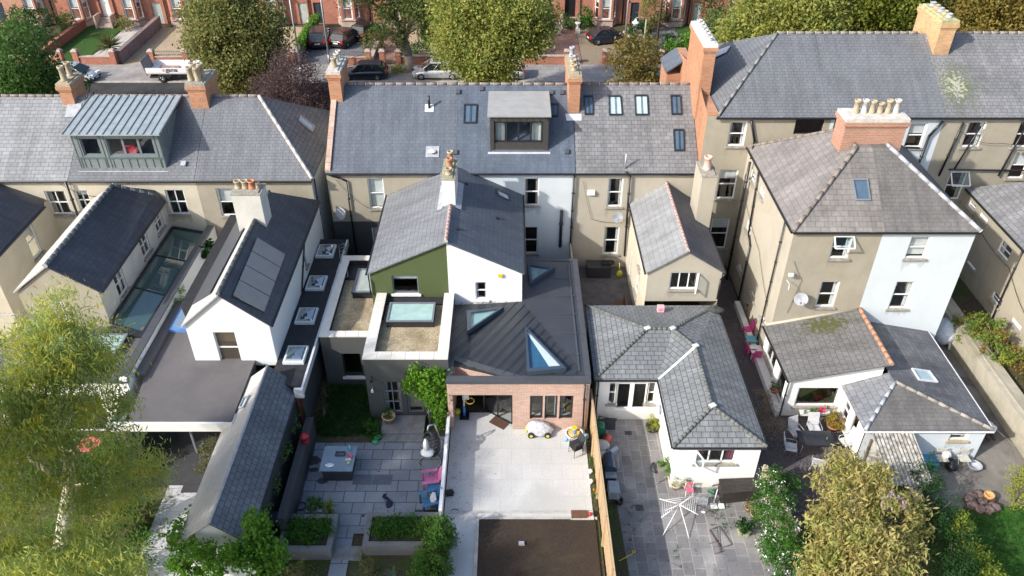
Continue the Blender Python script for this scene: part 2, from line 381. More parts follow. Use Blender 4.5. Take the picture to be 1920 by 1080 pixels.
SKYGLASS = glass_mat('skylight_glass', (.85, .93, .97), .06)
TEALGLASS = glass_mat('teal_glass', (.3, .55, .54), .16, opac=.5, opcol=(.1, .2, .19))
BLINDW = plain('pale_blind', (.72, .72, .7), .8, var=.06)
BLINDC = plain('cream_curtain', (.5, .46, .38), .85, var=.2, scale=8)
DARKIN = plain('dark_interior', (.03, .028, .026), .9, var=.4, scale=2)
PALEIN = plain('pale_interior', (.62, .66, .66), .8, var=.1)
BLUEIN = plain('blue_blind', (.11, .15, .2), .6, var=.1)
TERRA = plain('terracotta', (.45, .2, .11), .8, var=.2, scale=6)
BUFF = plain('buff_clay', (.37, .31, .215), .85, var=.22, scale=8)
MORTAR = plain('white_mortar', (.47, .45, .42), .9, var=.25, scale=6, bmp=.4)
# slates
SL_NEW = unit_mat('slate_blue_grey', (0.095, 0.1111, 0.1377), (0.1187, 0.1349, 0.1634), (0.0475, 0.0551, 0.0665), .32, .22, .008, rough=.55, big=.12)
SL_MID = unit_mat('slate_blue_plain', (.082, .105, .14), (.105, .13, .165), (.045, .055, .07), .32, .22, .007, rough=.5, big=.18)
SL_OLD = unit_mat('slate_weathered', (0.1462, 0.1505, 0.1591), (0.215, 0.215, 0.2193), (0.0602, 0.0619, 0.0688), .36, .25, .014, rough=.8, big=.2, lichen=.3)
SL_PALE = unit_mat('slate_pale', (0.1998, 0.2109, 0.222), (0.2664, 0.2738, 0.2849), (0.0962, 0.1036, 0.111), .42, .24, .018, rough=.8, big=.18, lichen=.5)
SL_GREY = unit_mat('slate_grey', (0.135, 0.144, 0.1602), (0.162, 0.171, 0.1845), (0.0585, 0.063, 0.072), .32, .2, .013, rough=.7, big=.12)
SL_DARK = unit_mat('slate_black', (.05, .055, .068), (.066, .072, .086), (.022, .024, .028), .34, .25, .011, rough=.5, big=.2)
SL_MOSS = unit_mat('slate_mossy', (0.1425, 0.1472, 0.1568), (0.1947, 0.1947, 0.1995), (0.057, 0.0599, 0.0617), .33, .23, .014, rough=.8, big=.22, moss=.42, lichen=.6, mosscol=(.12, .13, .03))
SL_CONS = unit_mat('slate_conservatory', (0.164, 0.1763, 0.1845), (0.2132, 0.2255, 0.2296), (0.0492, 0.0533, 0.0492), .36, .25, .02, rough=.7, big=.14, moss=.3, mosscol=(.09, .11, .03), lichen=.3)
SL_PURP = unit_mat('slate_purple_lichened', (0.17, 0.159, 0.159), (0.222, 0.203, 0.192), (0.1008, 0.0924, 0.0924), .38, .27, .012, rough=.85, big=.2, lichen=.9, lich=(.45, .38, .24))
SL_HIP = unit_mat('slate_brown_grey', (.115, .112, .11), (.145, .14, .133), (.07, .065, .062), .3, .2, .008, rough=.8, big=.25, lichen=.35)
SL_LEANTO = unit_mat('slate_leanto', (.13, .128, .125), (.17, .165, .16), (.045, .045, .045), .34, .26, .013, rough=.8, big=.15, fleck=.5)
SL_BRKN = unit_mat('slate_streaked', (.09, .095, .11), (.15, .155, .165), (.045, .047, .052), .5, .22, .012, rough=.6, big=.35)
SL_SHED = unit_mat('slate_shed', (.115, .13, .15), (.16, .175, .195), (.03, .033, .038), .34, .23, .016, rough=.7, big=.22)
PALE_SLOPE = unit_mat('felt_pale_slope', (.4, .385, .37), (.44, .425, .4), (.33, .32, .3), 1.0, .33, .01, rough=.85, big=.12)  # pale shed felt; on the returns, sunlight on slate put into the colour
# walls
W_BEIGE = render_mat('beige_pebbledash', (.365, .332, .262), .6, (.27, .235, .18))
W_BEIGE2 = render_mat('beige_render_light', (.42, .388, .318), .5, (.32, .28, .22))
W_CREAM = render_mat('cream_render', (.58, .53, .42), .5, (.42, .36, .27))
W_GREYR = render_mat('pale_grey_render', (.58, .57, .53), .45, (.36, .35, .32))
W_BLUE = render_mat('pale_blue_paint', (.59, .635, .66), .25, (.42, .46, .47), grain=.2)
W_WHITE = render_mat('white_render', (.78, .79, .8), .16, (.58, .59, .58), grain=.2)
W_WHITEC = render_mat('white_render_warm', (.82, .81, .78), .15, (.55, .5, .4), grain=.25)
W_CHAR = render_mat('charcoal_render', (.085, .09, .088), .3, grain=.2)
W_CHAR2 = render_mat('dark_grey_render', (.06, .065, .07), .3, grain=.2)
W_GREEN = render_mat('olive_green_paint', (.088, .113, .046), .12, grain=.3)
B_ORANGE = unit_mat('orange_brick', (.38, .15, .075), (.48, .215, .11), (.36, .28, .2), .24, .086, .012, rough=.9, big=.15, bmp=.3)
B_RED = unit_mat('red_brick', (.34, .115, .075), (.43, .17, .115), (.3, .2, .15), .24, .086, .009, rough=.9, big=.2, bmp=.3)
B_RED2 = unit_mat('dark_red_brick', (.3, .09, .06), (.38, .13, .085), (.25, .17, .13), .24, .086, .009, rough=.9, big=.25, bmp=.3)
B_PINK = unit_mat('pink_brick', (.43, .25, .18), (.54, .34, .26), (.5, .42, .37), .25, .075, .012, rough=.9, big=.12, bmp=.3)
B_GREY = unit_mat('grey_stone_wall', (.3, .27, .25), (.38, .35, .32), (.2, .18, .16), .3, .12, .02, rough=.9, big=.25, bmp=.4)
SEAM = plain('dark_seamed_metal', (.066, .073, .084), .42, .55, var=.12, scale=1.2)
ZINC = plain('pale_zinc', (.38, .425, .435), .5, .4, var=.16, scale=2.2)
ZINCG = plain('green_zinc', (.215, .25, .255), .5, .3, var=.1, scale=2)
MEMB = render_mat('grey_roof_membrane', (.135, .128, .132), .6, (.085, .082, .085), grain=.3)
MEMBD = plain('black_roof_felt', (.02, .021, .024), .75, var=.35, scale=3)
MEMBG = plain('light_membrane', (.31, .31, .3), .7, var=.1, scale=2)
EDGE = plain('dark_roof_edge', (.08, .085, .095), .5, .2, var=.1)
BROWNM = plain('brown_metal_panel', (.075, .07, .066), .45, .3, var=.1)
WOODT = unit_mat('timber_fence', (.44, .31, .18), (.52, .38, .23), (.22, .15, .08), .12, 4, .006, 0, .8, .12, rot=0)

STAINS = {k: render_mat('stain_on_' + k, c, .9, sc(c, .8)) for k, c in (('beige_pebbledash', (.34, .305, .235)), ('beige_render_light', (.37, .34, .275)), ('cream_render', (.45, .4, .32)), ('pale_blue_paint', (.5, .55, .57)))}
def e_t(tp, q):
    for (a, b), (c, d) in zip(tp, tp[1:]):
        if a <= q <= c: return b + (d - b) * (q - a) / max(1e-6, c - a)
    return tp[-1][1]
class House:
    def __init__(s, name, loc, label, cat='house', group=None):
        s.root = empty(name, loc, label, cat, group)
    def part(s, name, mb, mat, label=None, parent=None):
        o = mb.build(name, mat, parent or s.root)
        if label: o['label'] = label
        return o
    # wall from p0 to p1, outside on the right hand; tops = [(s,z)...] along the top; wins in wall coordinates or px
    stain = None
    def wall(s, mat, p0, p1, z0, z1, wins=(), tops=None, label=None, rev=.12):
        p0, p1 = Vector((*p0, 0)), Vector((*p1, 0)); L = (p1 - p0).length; d = (p1 - p0) / L; n = Vector((d.y, -d.x, 0))
        W3 = lambda a, zz, dep=0: p0 + d * a + Z * zz - n * dep
        pl = (p0, n); holes = []
        for w_ in wins:
            if 'px' in w_:
                a = OP(w_['px'][0], w_['px'][1], pl); b = OP(w_['px'][2], w_['px'][3], pl)
                s0, s1 = sorted(((a - p0).dot(d), (b - p0).dot(d))); za, zb = sorted((a.z, b.z))
                if 'w' in w_: c = (s0 + s1) / 2; s0, s1 = c - w_['w'] / 2, c + w_['w'] / 2
                w_['r'] = (s0, s1, za, zb)
            s0, s1, za, zb = w_['r']
            za = max(za, z0 + .02); e_ = min(e_t(tops, s0), e_t(tops, s1)) if tops else z1; zb = min(zb, e_ - .1); s0 = max(s0, .02); s1 = min(s1, L - .02); w_['r'] = (s0, s1, za, zb); holes.append((s0, s1, za, zb))
        top = tops if tops else [(0, z1), (L, z1)]
        outer = [Vector((0, z0, 0)), Vector((L, z0, 0))] + [Vector((a, b, 0)) for a, b in reversed(top)]
        loops = [outer] + [[Vector((a, c, 0)), Vector((a, e, 0)), Vector((b, e, 0)), Vector((b, c, 0))] for a, b, c, e in holes]
        zc = min(b for a, b in top)
        if holes and max(h_[3] for h_ in holes) < zc - 1e-4:
            m = MB(); ss = sorted({0, L} | {q for h_ in holes for q in h_[:2]}); zs = sorted({z0, zc} | {q for h_ in holes for q in h_[2:]})
            for i in range(len(ss) - 1):
                for j in range(len(zs) - 1):
                    a, b = (ss[i] + ss[i + 1]) / 2, (zs[j] + zs[j + 1]) / 2
                    if not any(h_[0] < a < h_[1] and h_[2] < b < h_[3] for h_ in holes): m.poly([W3(ss[i], zs[j]), W3(ss[i + 1], zs[j]), W3(ss[i + 1], zs[j + 1]), W3(ss[i], zs[j + 1])])
            up_ = [(0, zc), (L, zc)] + [q for q in reversed(top) if q[1] > zc + 1e-4]
            if len(up_) > 2: m.poly([W3(*q) for q in up_])
            return s.finish(m, mat, label, holes, wins, W3, rev)
        tri = geometry.tessellate_polygon(loops); flat = [p for l in loops for p in l]
        m = MB(); vs = [W3(p.x, p.y) for p in flat]; fs = []
        for t_ in tri:
            a, b, c = [vs[i] for i in t_]
            fs.append(t_ if (b - a).cross(c - a).dot(n) > 0 else (t_[0], t_[2], t_[1]))
        m.add(vs, fs)
        return s.finish(m, mat, label, holes, wins, W3, rev)
    def finish(s, m, mat, label, holes, wins, W3, rev):
        for a, b, c, e in holes:
            q = [(a, c), (b, c), (b, e), (a, e)]
            for i in range(4):
                x, y = q[i], q[(i + 1) % 4]; m.poly([W3(*x), W3(*x, rev), W3(*y, rev), W3(*y)][::-1])
        o = s.part('wall', m, mat, label); s.stain = STAINS.get(mat.name)
        for w_ in wins: s.window(W3, w_, rev)
        return o
    def window(s, W3, w_, rev):
        a, b, c, e = w_['r']; kind = w_.get('k', 'sash'); fm = {'w': FRAME_W, 'd': FRAME_D, 'g': FRAME_G}[w_.get('f', 'w')]
        fw = w_.get('fw', .07); ax = lambda m, s0, s1, z0, z1, d0, d1: m.add(
            [W3(s0, z0, d0), W3(s1, z0, d0), W3(s1, z0, d1), W3(s0, z0, d1), W3(s0, z1, d0), W3(s1, z1, d0), W3(s1, z1, d1), W3(s0, z1, d1)],
            [(3, 2, 1, 0), (4, 5, 6, 7), (0, 1, 5, 4), (1, 2, 6, 5), (2, 3, 7, 6), (3, 0, 4, 7)])
        m = MB(); d0, d1 = rev - .05, rev + .03
        if kind.startswith('sash') and not w_.get('c') and not w_.get('dr'):
            q = random.random()
            if q < .35: w_['dr'] = BLINDC if q < .15 else BLINDW
            elif q < .75: w_['c'] = (BLINDW, random.uniform(.15, .6))
        if kind == 'opening':
            return
        ax(m, a, a + fw, c, e, d0, d1); ax(m, b - fw, b, c, e, d0, d1); ax(m, a + fw, b - fw, c, c + fw, d0, d1); ax(m, a + fw, b - fw, e - fw, e, d0, d1)
        mid = (c + e) / 2; cols = 1; rows = 1
        if kind in ('sash', 'sash2'): rows = 2
        if kind == 'sash2': cols = 2
        if kind == 'two': cols = 2
        if kind == 'three': cols = 3
        if kind == 'four': cols = 4
        if kind == 'grid': cols = 2; rows = 3
        bw = w_.get('bw', .05)
        for i in range(1, cols):
            q = a + (b - a) * i / cols; ax(m, q - bw / 2, q + bw / 2, c + fw, e - fw, d0 + .005, d1 - .005)
        for i in range(1, rows):
            q = c + (e - c) * i / rows; ax(m, a + fw, b - fw, q - bw / 2, q + bw / 2, d0 + .008, d1 - .008)
        fr = s.part(w_.get('n', 'window'), m, fm, w_.get('lab'))
        g = MB(); q = [W3(a + fw * .5, c + fw * .5, rev), W3(b - fw * .5, c + fw * .5, rev), W3(b - fw * .5, e - fw * .5, rev), W3(a + fw * .5, e - fw * .5, rev)]
        g.poly(q); g.build('pane', w_.get('g', GLASS), s.root).parent = fr; 
        if w_.get('sill', 1) and kind != 'door':
            sm = MB(); ax(sm, a - .1, b + .1, c - .1, c + .004, -.09, rev - .055); o = sm.build('sill', w_.get('sm', STONE), s.root); o.parent = fr
            if s.stain:
                q = MB(); n = 9; lo = [W3(a - .08 + (b - a + .16) * i / n, c - .1 - random.uniform(.08, .55) * (1.3 if i in (1, n - 1) else .7), -.003) for i in range(n + 1)]
                q.poly([W3(a - .08, c - .1, -.003)] + lo + [W3(b + .08, c - .1, -.003)]); q.build('stain', s.stain, s.root).parent = fr
        if w_.get('c'):   # blind or curtains hung inside
            cm, frac = w_['c']; q = MB(); h = e - (e - c) * frac
            q.poly([W3(a, h, rev + .1), W3(b, h, rev + .1), W3(b, e, rev + .1), W3(a, e, rev + .1)]); o = q.build('blind', cm, s.root); o.parent = fr
        if w_.get('dr'):
            q = MB(); k = (b - a) * .22
            for s0, s1 in ((a, a + k), (b - k, b)):
                nfold = 5
                for i in range(nfold):
                    u0 = s0 + (s1 - s0) * i / nfold; u1 = s0 + (s1 - s0) * (i + 1) / nfold; da = rev + .12 + .04 * (i % 2); db = rev + .12 + .04 * ((i + 1) % 2)
                    q.poly([W3(u0, c, da), W3(u1, c, db), W3(u1, e, db), W3(u0, e, da)])
            o = q.build('curtain', w_['dr'], s.root); o.parent = fr
        if w_.get('open'):  # a casement or top sash swung out
            oo = w_['open']; m = MB()
            if oo == 'top':
                h = (e - c) * .45; 
                P = lambda ss, t: W3(ss, e - t * h * .72, -.02 - t * h * .7)
            else:
                u0, u1 = (a, a + (b - a) / oo) if oo > 0 else (b, b + (b - a) / oo)
                P = None
            if P:
                pts = [P(a, 0), P(b, 0), P(b, 1), P(a, 1)]
            else:
                ww = abs(u1 - u0); sg = 1 if oo > 0 else -1
                pts = [W3(u0, e - .05, 0), W3(u0 + sg * ww * .35, e - .05, -ww * .9), W3(u0 + sg * ww * .35, c + .05, -ww * .9), W3(u0, c + .05, 0)]
            for i in range(4): m.tube(pts[i], pts[(i + 1) % 4], .035, n=4, smooth=False)
            o = m.build('open_casement', fm, s.root); o.parent = fr
            g = MB(); g.poly(pts); q = g.build('casement_pane', SKYGLASS, s.root); q.parent = fr
    def wy(s, mat, y, x0, x1, z0, z1, wins=(), tops=None, face=-1, label=None, rev=.12):
        if face < 0:
            t = [(x - x0, z) for x, z in tops] if tops else None
            return s.wall(mat, (x0, y), (x1, y), z0, z1, wins, t, label, rev)
        t = [(x1 - x, z) for x, z in reversed(tops)] if tops else None
        return s.wall(mat, (x1, y), (x0, y), z0, z1, wins, t, label, rev)
    def wx(s, mat, x, y0, y1, z0, z1, wins=(), tops=None, face=1, label=None, rev=.12):
        if face > 0:
            t = [(y - y0, z) for y, z in tops] if tops else None
            return s.wall(mat, (x, y0), (x, y1), z0, z1, wins, t, label, rev)
        t = [(y1 - y, z) for y, z in reversed(tops)] if tops else None
        return s.wall(mat, (x, y1), (x, y0), z0, z1, wins, t, label, rev)
    def roof(s, mat, polys, th=.07, label=None, name='roof'):
        m = MB()
        for p in polys: m.slab(p, th)
        return s.part(name, m, mat, label)
    def gutter(s, p0, p1, r=.06, mat=None):
        m = MB(); m.tube(p0, p1, r, n=6, smooth=False); return s.part('gutter', m, mat or BLACKP)
    def pipe(s, pts, r=.045, mat=None, name='drainpipe'):
        m = MB(); m.path(pts, r, 6)
        for a, b in zip(pts, pts[1:]):
            a, b = Vector(a), Vector(b)
            if abs((b - a).z) > 1.5:
                for k in range(1, int(abs((b - a).z) / 1.4) + 1):
                    q = a.lerp(b, k / (abs((b - a).z) / 1.4 + 1)); m.tube(q - Z * .04, q + Z * .04, r * 1.45, n=6)
        return s.part(name, m, mat or BLACKP)
    def ridge(s, p0, p1, mat=None, r=.09, seg=.42, mort=True, name='ridge_tiles', mm=None):
        p0, p1 = Vector(p0), Vector(p1); L = (p1 - p0).length; n = max(1, round(L / seg)); m = MB(); q = MB()
        for i in range(n):
            a = p0.lerp(p1, (i + .02) / n); b = p0.lerp(p1, (i + .98) / n); m.tube(a, b, r, r * .97, 8)
            if mort: q.tube(p0.lerp(p1, (i - .035) / n), p0.lerp(p1, (i + .035) / n), r * 1.12, n=8)
        o = s.part(name, m, mat or LEAD)
        if mort: k = q.build('mortar', mm or MORTAR, s.root); k.parent = o
        return o
    def chimney(s, x0, x1, y0, y1, zb, zt, mat, pots=(), cap=None, corbel=True, label=None, capm=None):
        m = MB(); m.box(x0, x1, y0, y1, zb, zt - (.42 if corbel else .0))
        if corbel:
            m.box(x0 - .04, x1 + .04, y0 - .04, y1 + .04, zt - .42, zt - .32); m.box(x0 - .09, x1 + .09, y0 - .09, y1 + .09, zt - .318, zt - .12)
        o = s.part('chimney', m, mat, label)
        c = MB(); e = .05 if corbel else .03
        c.box(x0 - e, x1 + e, y0 - e, y1 + e, zt - .12 + .002 if corbel else zt + .002, zt + .05)
        c.box(x0 + .1, x1 - .1, y0 + .1, y1 - .1, zt + .052, zt + .11)
        c.build('chimney_cap', capm or MORTAR, s.root).parent = o
        for (x, y, h, r, pm) in pots:
            p = MB(); p.lathe([(r * 1.15, 0), (r * 1.15, .06), (r, .1), (r * .86, h * .8), (r * 1.1, h * .84), (r * 1.12, h), (r * .8, h), (r * .75, h * .7), (.001, h * .68)], (x, y, zt + .1), 12)
            p.build('chimney_pot', pm, s.root).parent = o
        f = MB(); f.box(x0 - .1, x1 + .1, y0 - .12, y0 - .02, zb, zb + .28)
        return o
    def rooflight(s, pl, px, mat=None, blind=None, fr=None, glaze=None, cols=2, h=.09, name='rooflight', fw=.07):
        """px = four pixel corners TL,TR,BR,BL on the roof plane"""
        pts = [OP(u, v, pl) for u, v in px]; n = pl[1]; c = sum(pts, Vector()) / 4
        m = MB(); k = len(pts)
        inner = [p + (c - p).normalized() * fw * 1.4 for p in pts]
        for i in range(k):
            a, b = pts[i], pts[(i + 1) % k]; ia, ib = inner[i], inner[(i + 1) % k]
            m.add([a, b, ib, ia, a + n * h, b + n * h, ib + n * h, ia + n * h], [(4, 5, 6, 7), (0, 1, 5, 4), (2, 3, 7, 6), (1, 0, 3, 2)])
        if k == 4:
            for i in range(1, cols):
                a = inner[0].lerp(inner[1], i / cols); b = inner[3].lerp(inner[2], i / cols); m.tube(a + n * h * .9, b + n * h * .9, .022, n=4, smooth=False)
        o = s.part(name, m, fr or FRAME_D)
        g = MB(); g.poly([p + n * h * .8 for p in inner]); g.build('pane', glaze or SKYGLASS, s.root).parent = o
        b = MB(); b.poly([p + n * .012 for p in inner]); b.build('blind', blind or BLUEIN, s.root).parent = o
        return o
# ================================================================ the middle terrace
YW, ZE, YR, ZR, YB = 39.9, 6.5, 44.6, 9.65, 49.3
PC = plane3((0, YW, ZE), (1, YW, ZE), (0, YR, ZR))
BLACKOUT = plain('blackout_wall', (.16, .15, .14), .9, var=.2)
def main_block(h, x0, x1, mat, wallmat, yw=YW, ze=ZE, yr=YR, zr=ZR, front=B_RED2, endL=None, endR=None, ov=.12, wins=(), backmat=None, rear=True):
    yb = 2 * yr - yw; k = (zr - ze) / (yr - yw)
    h.roof(mat, [[(x0, yw - ov, ze - ov * k), (x1, yw - ov, ze - ov * k), (x1, yr, zr), (x0, yr, zr)], [(x0, yr, zr), (x1, yr, zr), (x1, yb + ov, ze - ov * k), (x0, yb + ov, ze - ov * k)]])
    h.wy(front, yb, x0, x1, 0, ze - .08, face=1, wins=[dict(r=(q, q + 1.1, zz, zz + 1.7), k='sash') for q in (1.3, (x1 - x0) - 2.5) for zz in (.9, 4.1)])
    top = [(yw, ze - .08), (yr, zr - .08), (yb, ze - .08)]
    if endL: h.wx(endL, x0 + .01, yw, yb, 0, 0, tops=top, face=-1)
    if endR: h.wx(endR, x1 - .01, yw, yb, 0, 0, tops=top, face=1)
    m = MB(); m.box(x0 + .03, x1 - .03, yw + 2.4, yw + 2.5, 0, ze - .1); h.part('blackout_wall', m, BLACKOUT)  # partition added to keep the rooms behind the windows dark
    if rear: h.wy(wallmat, yw, x0, x1, 0, ze - .07, wins=list(wins))
    h.gutter((x0, yw - ov - .05, ze - ov * k - .06), (x1, yw - ov - .05, ze - ov * k - .06))
# ---- charcoal and green house
hA = House('terraced_house', (-6.8, 39.9, 0), 'house with olive green rear gable and charcoal extension with gravel roofs edged in pale coping', 'house', 'terraced houses in the middle row')
main_block(hA, -10.4, -3.13, SL_NEW, W_BEIGE, rear=False, endL=W_BEIGE2)
hA.wy(W_BEIGE, YW, -10.4, -3.13, 3.2, 6.43, [dict(px=(689, 334, 723, 391), w=.9, k='sash', c=(BLINDW, .97), g=GLASS)], label='beige pebbledash upper wall')
hA.wy(W_CHAR2, YW, -10.4, -3.13, 0, 3.2, [dict(px=(696, 427, 716, 478), k='sash', sill=0)], label='dark grey painted lower wall')
m = MB()
for i in range(13):
    a = Vector((-10.42, 39.85 + 4.7 * i / 13, 6.5 + 3.15 * i / 13)); b = Vector((-10.42, 39.85 + 4.7 * (i + .96) / 13, 6.5 + 3.15 * (i + .96) / 13))
    m.slab([a + Z * .1, a + Vector((.3, 0, .1)), b + Vector((.3, 0, .1)), b + Z * .1], .16)
hA.part('verge_bricks', m, unit_mat('verge_brick', (.42, .26, .19), (.5, .38, .32), (.3, .25, .22), .3, .38, .01, rough=.9))
hA.ridge((-9.7, YR, ZR + .02), (-3.13, YR, ZR + .02), TERRA if 0 else plain('grey_ridge_tile', (.19, .155, .145), .8, var=.3), seg=.62)
hA.chimney(-10.45, -9.75, 43.6, 46.0, 7.5, 10.75, B_ORANGE, [(-10.1, 44.2, .55, .16, BUFF), (-10.1, 45.0, .5, .15, MORTAR), (-10.1, 45.6, .45, .15, MORTAR)], label='orange brick chimney on the gable')
hA.pipe([(-10.3, 39.75, 6.35), (-9.6, 39.75, 6.1), (-9.3, 39.8, 5.9), (-9.3, 39.8, 0)], .05)
# rear return shared with the white house
YF = 32.2; ZA, ZEV = 6.8, 5.0; XM = -3.15
PRL = plane3((-7.05, YF, ZEV), (-7.05, 39, ZEV), (XM, YF, ZA)); PRR = plane3((.55, YF, ZEV), (.55, 39, ZEV), (XM, YF, ZA))
hA.roof(unit_mat('slate_silvery', (0.1672, 0.176, 0.1892), (0.2068, 0.2156, 0.2288), (0.0836, 0.088, 0.0968), .34, .24, .013, rough=.55, big=.12), [[(-7.1, YF - .12, ZEV - .03), (XM, YF - .12, ZA), (XM, YW, ZA), (-7.1, YW, ZEV - .03)]], label='slate slope over the green gable')
hA.wy(W_GREEN, YF, -7.0, XM, 2.6, 0, [dict(px=(734, 517, 786, 551), k='sash2' if 0 else 'one', f='g', c=(BLINDW, .28), sill=1, sm=WHITE, fw=.06)], tops=[(-7.0, ZEV - .07), (XM, ZA - .07)], label='olive green painted gable wall')
hA.wx(W_GREEN, -7.0, YF, YW, 0, ZEV - .07, face=-1, wins=[dict(r=(3, 4, 3.2, 4.3), k='sash')])
hA.gutter((-7.15, YF - .1, ZEV - .1), (-7.15, YW, ZEV - .1))
hA.pipe([(-7.1, YF + .1, 4.9), (-7.05, YF - .1, 4.5), (-7.05, YF - .1, 3.7)], .04)
hA.ridge((XM, YF - .1, ZA + .03), (XM, 35.4, ZA + .03), plain('pink_ridge_tile', (.42, .27, .24), .85, var=.2), r=.09, seg=.36)
hA.chimney(-3.55, -2.9, 35.75, 38.0, 5.9, 8.15, plain('white_painted_chimney', (.72, .7, .66), .8, var=.1, scale=2), [(-3.2, 36.2, .35, .17, BUFF), (-3.2, 36.9, .55, .16, TERRA), (-3.2, 37.6, .6, .16, BUFF)], corbel=False, capm=plain('mossy_chimney_stone', (.3, .29, .2), .95, var=.3, scale=5), label='white painted chimney on the return')
m = MB(); 
for dy in (0,): m.slab([(-3.85, 35.5, 6.52), (-3.56, 35.5, 6.66), (-3.56, 38.2, 6.66), (-3.85, 38.2, 6.52)], .02); m.slab([(-2.9, 35.5, 6.73), (-2.6, 35.5, 6.6), (-2.6, 38.2, 6.6), (-2.9, 38.2, 6.73)], .02)
hA.part('flashing', m, LEAD)
for (u, v) in ((811, 285),):
    p = OP(u, v, PC); m = MB(); m.rbox(p + PC[1] * .03, (.75, .7, .04), rx=math.atan2(3.15, 4.7)); o = hA.part('roof_vent', m, LEAD)
    q = MB(); q.lathe([(.24, 0), (.24, .05), (.2, .08), (.001, .09)], tuple(p + PC[1] * .05), 14); q.build('cowl', LEADL, hA.root).parent = o
p = OP(805, 203, PC); m = MB(); m.rbox(p + PC[1] * .02, (.5, .5, .03), rx=math.atan2(3.15, 4.7)); o = hA.part('vent_flashing', m, LEADL); q = MB(); q.tube(p, p + Z * .75, .07, n=8); q.build('vent_pipe', BLACKP, hA.root).parent = o
# extension with two gravel roofs
def coping_ring(h, x0, x1, y0, y1, z, w=.52, sides='LRFB', lab=None):
    m = MB(); L = .62
    def run(ax, a, b, c0, c1):
        n = max(1, round((b - a) / L))
        for i in range(n):
            p, q = a + (b - a) * i / n + .006, a + (b - a) * (i + 1) / n - .006; dz = random.uniform(-.004, .004)
            if ax == 'x': m.box(p, q, c0, c1, z, z + .06 + dz)
            else: m.box(c0, c1, p, q, z, z + .06 + dz)
    if 'F' in sides: run('x', x0, x1, y0, y0 + w)
    if 'B' in sides: run('x', x0, x1, y1 - w, y1)
    ya, yb = y0 + (w if 'F' in sides else 0), y1 - (w if 'B' in sides else 0)
    if 'L' in sides: run('y', ya, yb, x0, x0 + w)
    if 'R' in sides: run('y', ya, yb, x1 - w, x1)
    h.part('coping', m, COPST, lab)
COPST = render_mat('pale_coping', (.66, .64, .59), .4, (.42, .4, .36), grain=.3)
GRAVR = speckle('roof_gravel', (.3, .24, .15), (.5, .42, .29), 22, c3=(.2, .16, .09), s3=.9, lo=.45, hi=.75)
x0, x1, y0, y1, zt = -9.2, -6.72, 29.5, 36.4, 3.1
hA.wy(W_CHAR, y0, x0, -6.72, 0, zt, [dict(px=(640, 663, 682, 706), k='one', f='d', sm=WHITE, sill=1)])
hA.wx(W_CHAR, x0, y0, y1, 0, zt, face=-1); hA.wy(W_CHAR, y1, x0, x1, 0, zt, face=1)
coping_ring(hA, x0 - .03, x1, y0 - .03, y1, zt, .42, 'LFB', 'coping of the lower roof')
m = MB(); m.box(x0 + .35, x1 + .0, y0 + .35, y1 - .35, zt - .5, zt - .32); hA.part('gravel_roof', m, GRAVR, 'lower gravel roof')
m = MB(); m.box(x0 + .3, x0 + .36, y0 + .35, y1 - .4, zt - .4, zt); m.box(x0 + .36, x1, y1 - .42, y1 - .36, zt - .4, zt); m.box(x0 + .36, x1, y0 + .36, y0 + .42, zt - .4, zt); m.box(x0 + .36, x1 - .001, 34.6, y1 - .43, zt - .33, zt - .28); hA.part('upstand', m, MEMBD)
PG = (Vector((0, 0, 3.25)), Z)
def curb(h, x0, x1, y0, y1, z0, z1, tilt=.0, glaze=None, lab=None, blind=None, name='rooflight'):
    m = MB(); m.box(x0, x1, y0, y1, z0, z1 - .05); m.box(x0 - .04, x1 + .04, y0 - .04, y1 + .04, z1 - .12, z1 - .051)
    o = h.part(name, m, FRAME_D, lab); f = MB(); w = .09
    f.box(x0, x1, y0, y0 + w, z1 - .05, z1); f.box(x0, x1, y1 - w, y1, z1 - .05, z1); f.box(x0, x0 + w, y0 + w, y1 - w, z1 - .05, z1); f.box(x1 - w, x1, y0 + w, y1 - w, z1 - .05, z1)
    f.build('frame', FRAME_G, h.root).parent = o
    g = MB(); g.poly([(x0 + w, y0 + w, z1 - .012), (x1 - w, y0 + w, z1 - .012), (x1 - w, y1 - w, z1 - .012), (x0 + w, y1 - w, z1 - .012)]); g.build('pane', glaze or SKYGLASS, h.root).parent = o
    b = MB(); b.poly([(x0 + w, y0 + w, z1 - .045), (x1 - w, y0 + w, z1 - .045), (x1 - w, y1 - w, z1 - .045), (x0 + w, y1 - w, z1 - .045)]); b.build('well', blind or PALEIN, h.root).parent = o
    return o
curb(hA, -8.2, -7.12, 33.0, 35.1, 2.7, 3.2, lab='rooflight on the lower gravel roof', blind=plain('cream_well', (.55, .54, .48), .8))
X0, X1, Y0, ZT = -6.72, -2.88, 27.2, 3.7
hA.wy(W_CHAR, Y0, X0, X1, 0, ZT, [dict(px=(716, 716, 756, 774), k='grid', f='g', sill=0, n='window', dr=BLINDC), dict(px=(760, 716, 795, 774), k='one', f='g', n='door', sill=0, c=(plain('floor_pale_wood', (.4, .33, .24), .6), .9))])
hA.wx(W_CHAR, X0, Y0, 32.2, 0, ZT, face=-1); hA.wx(W_CHAR, X1, Y0, 32.2, 2.5, ZT, face=1)
coping_ring(hA, X0 - .03, X1, Y0 - .04, 32.15, ZT, .5, 'LRF', 'coping of the upper roof')
m = MB(); m.box(X0 + .4, X1 - .4, Y0 + .4, 32.18, ZT - .5, ZT - .3); hA.part('gravel_roof', m, GRAVR, 'upper gravel roof')
curb(hA, -6.0, -3.75, 29.85, 31.35, 3.3, 3.78, lab='large rooflight on the upper gravel roof', blind=plain('mint_well', (.55, .66, .58), .8))
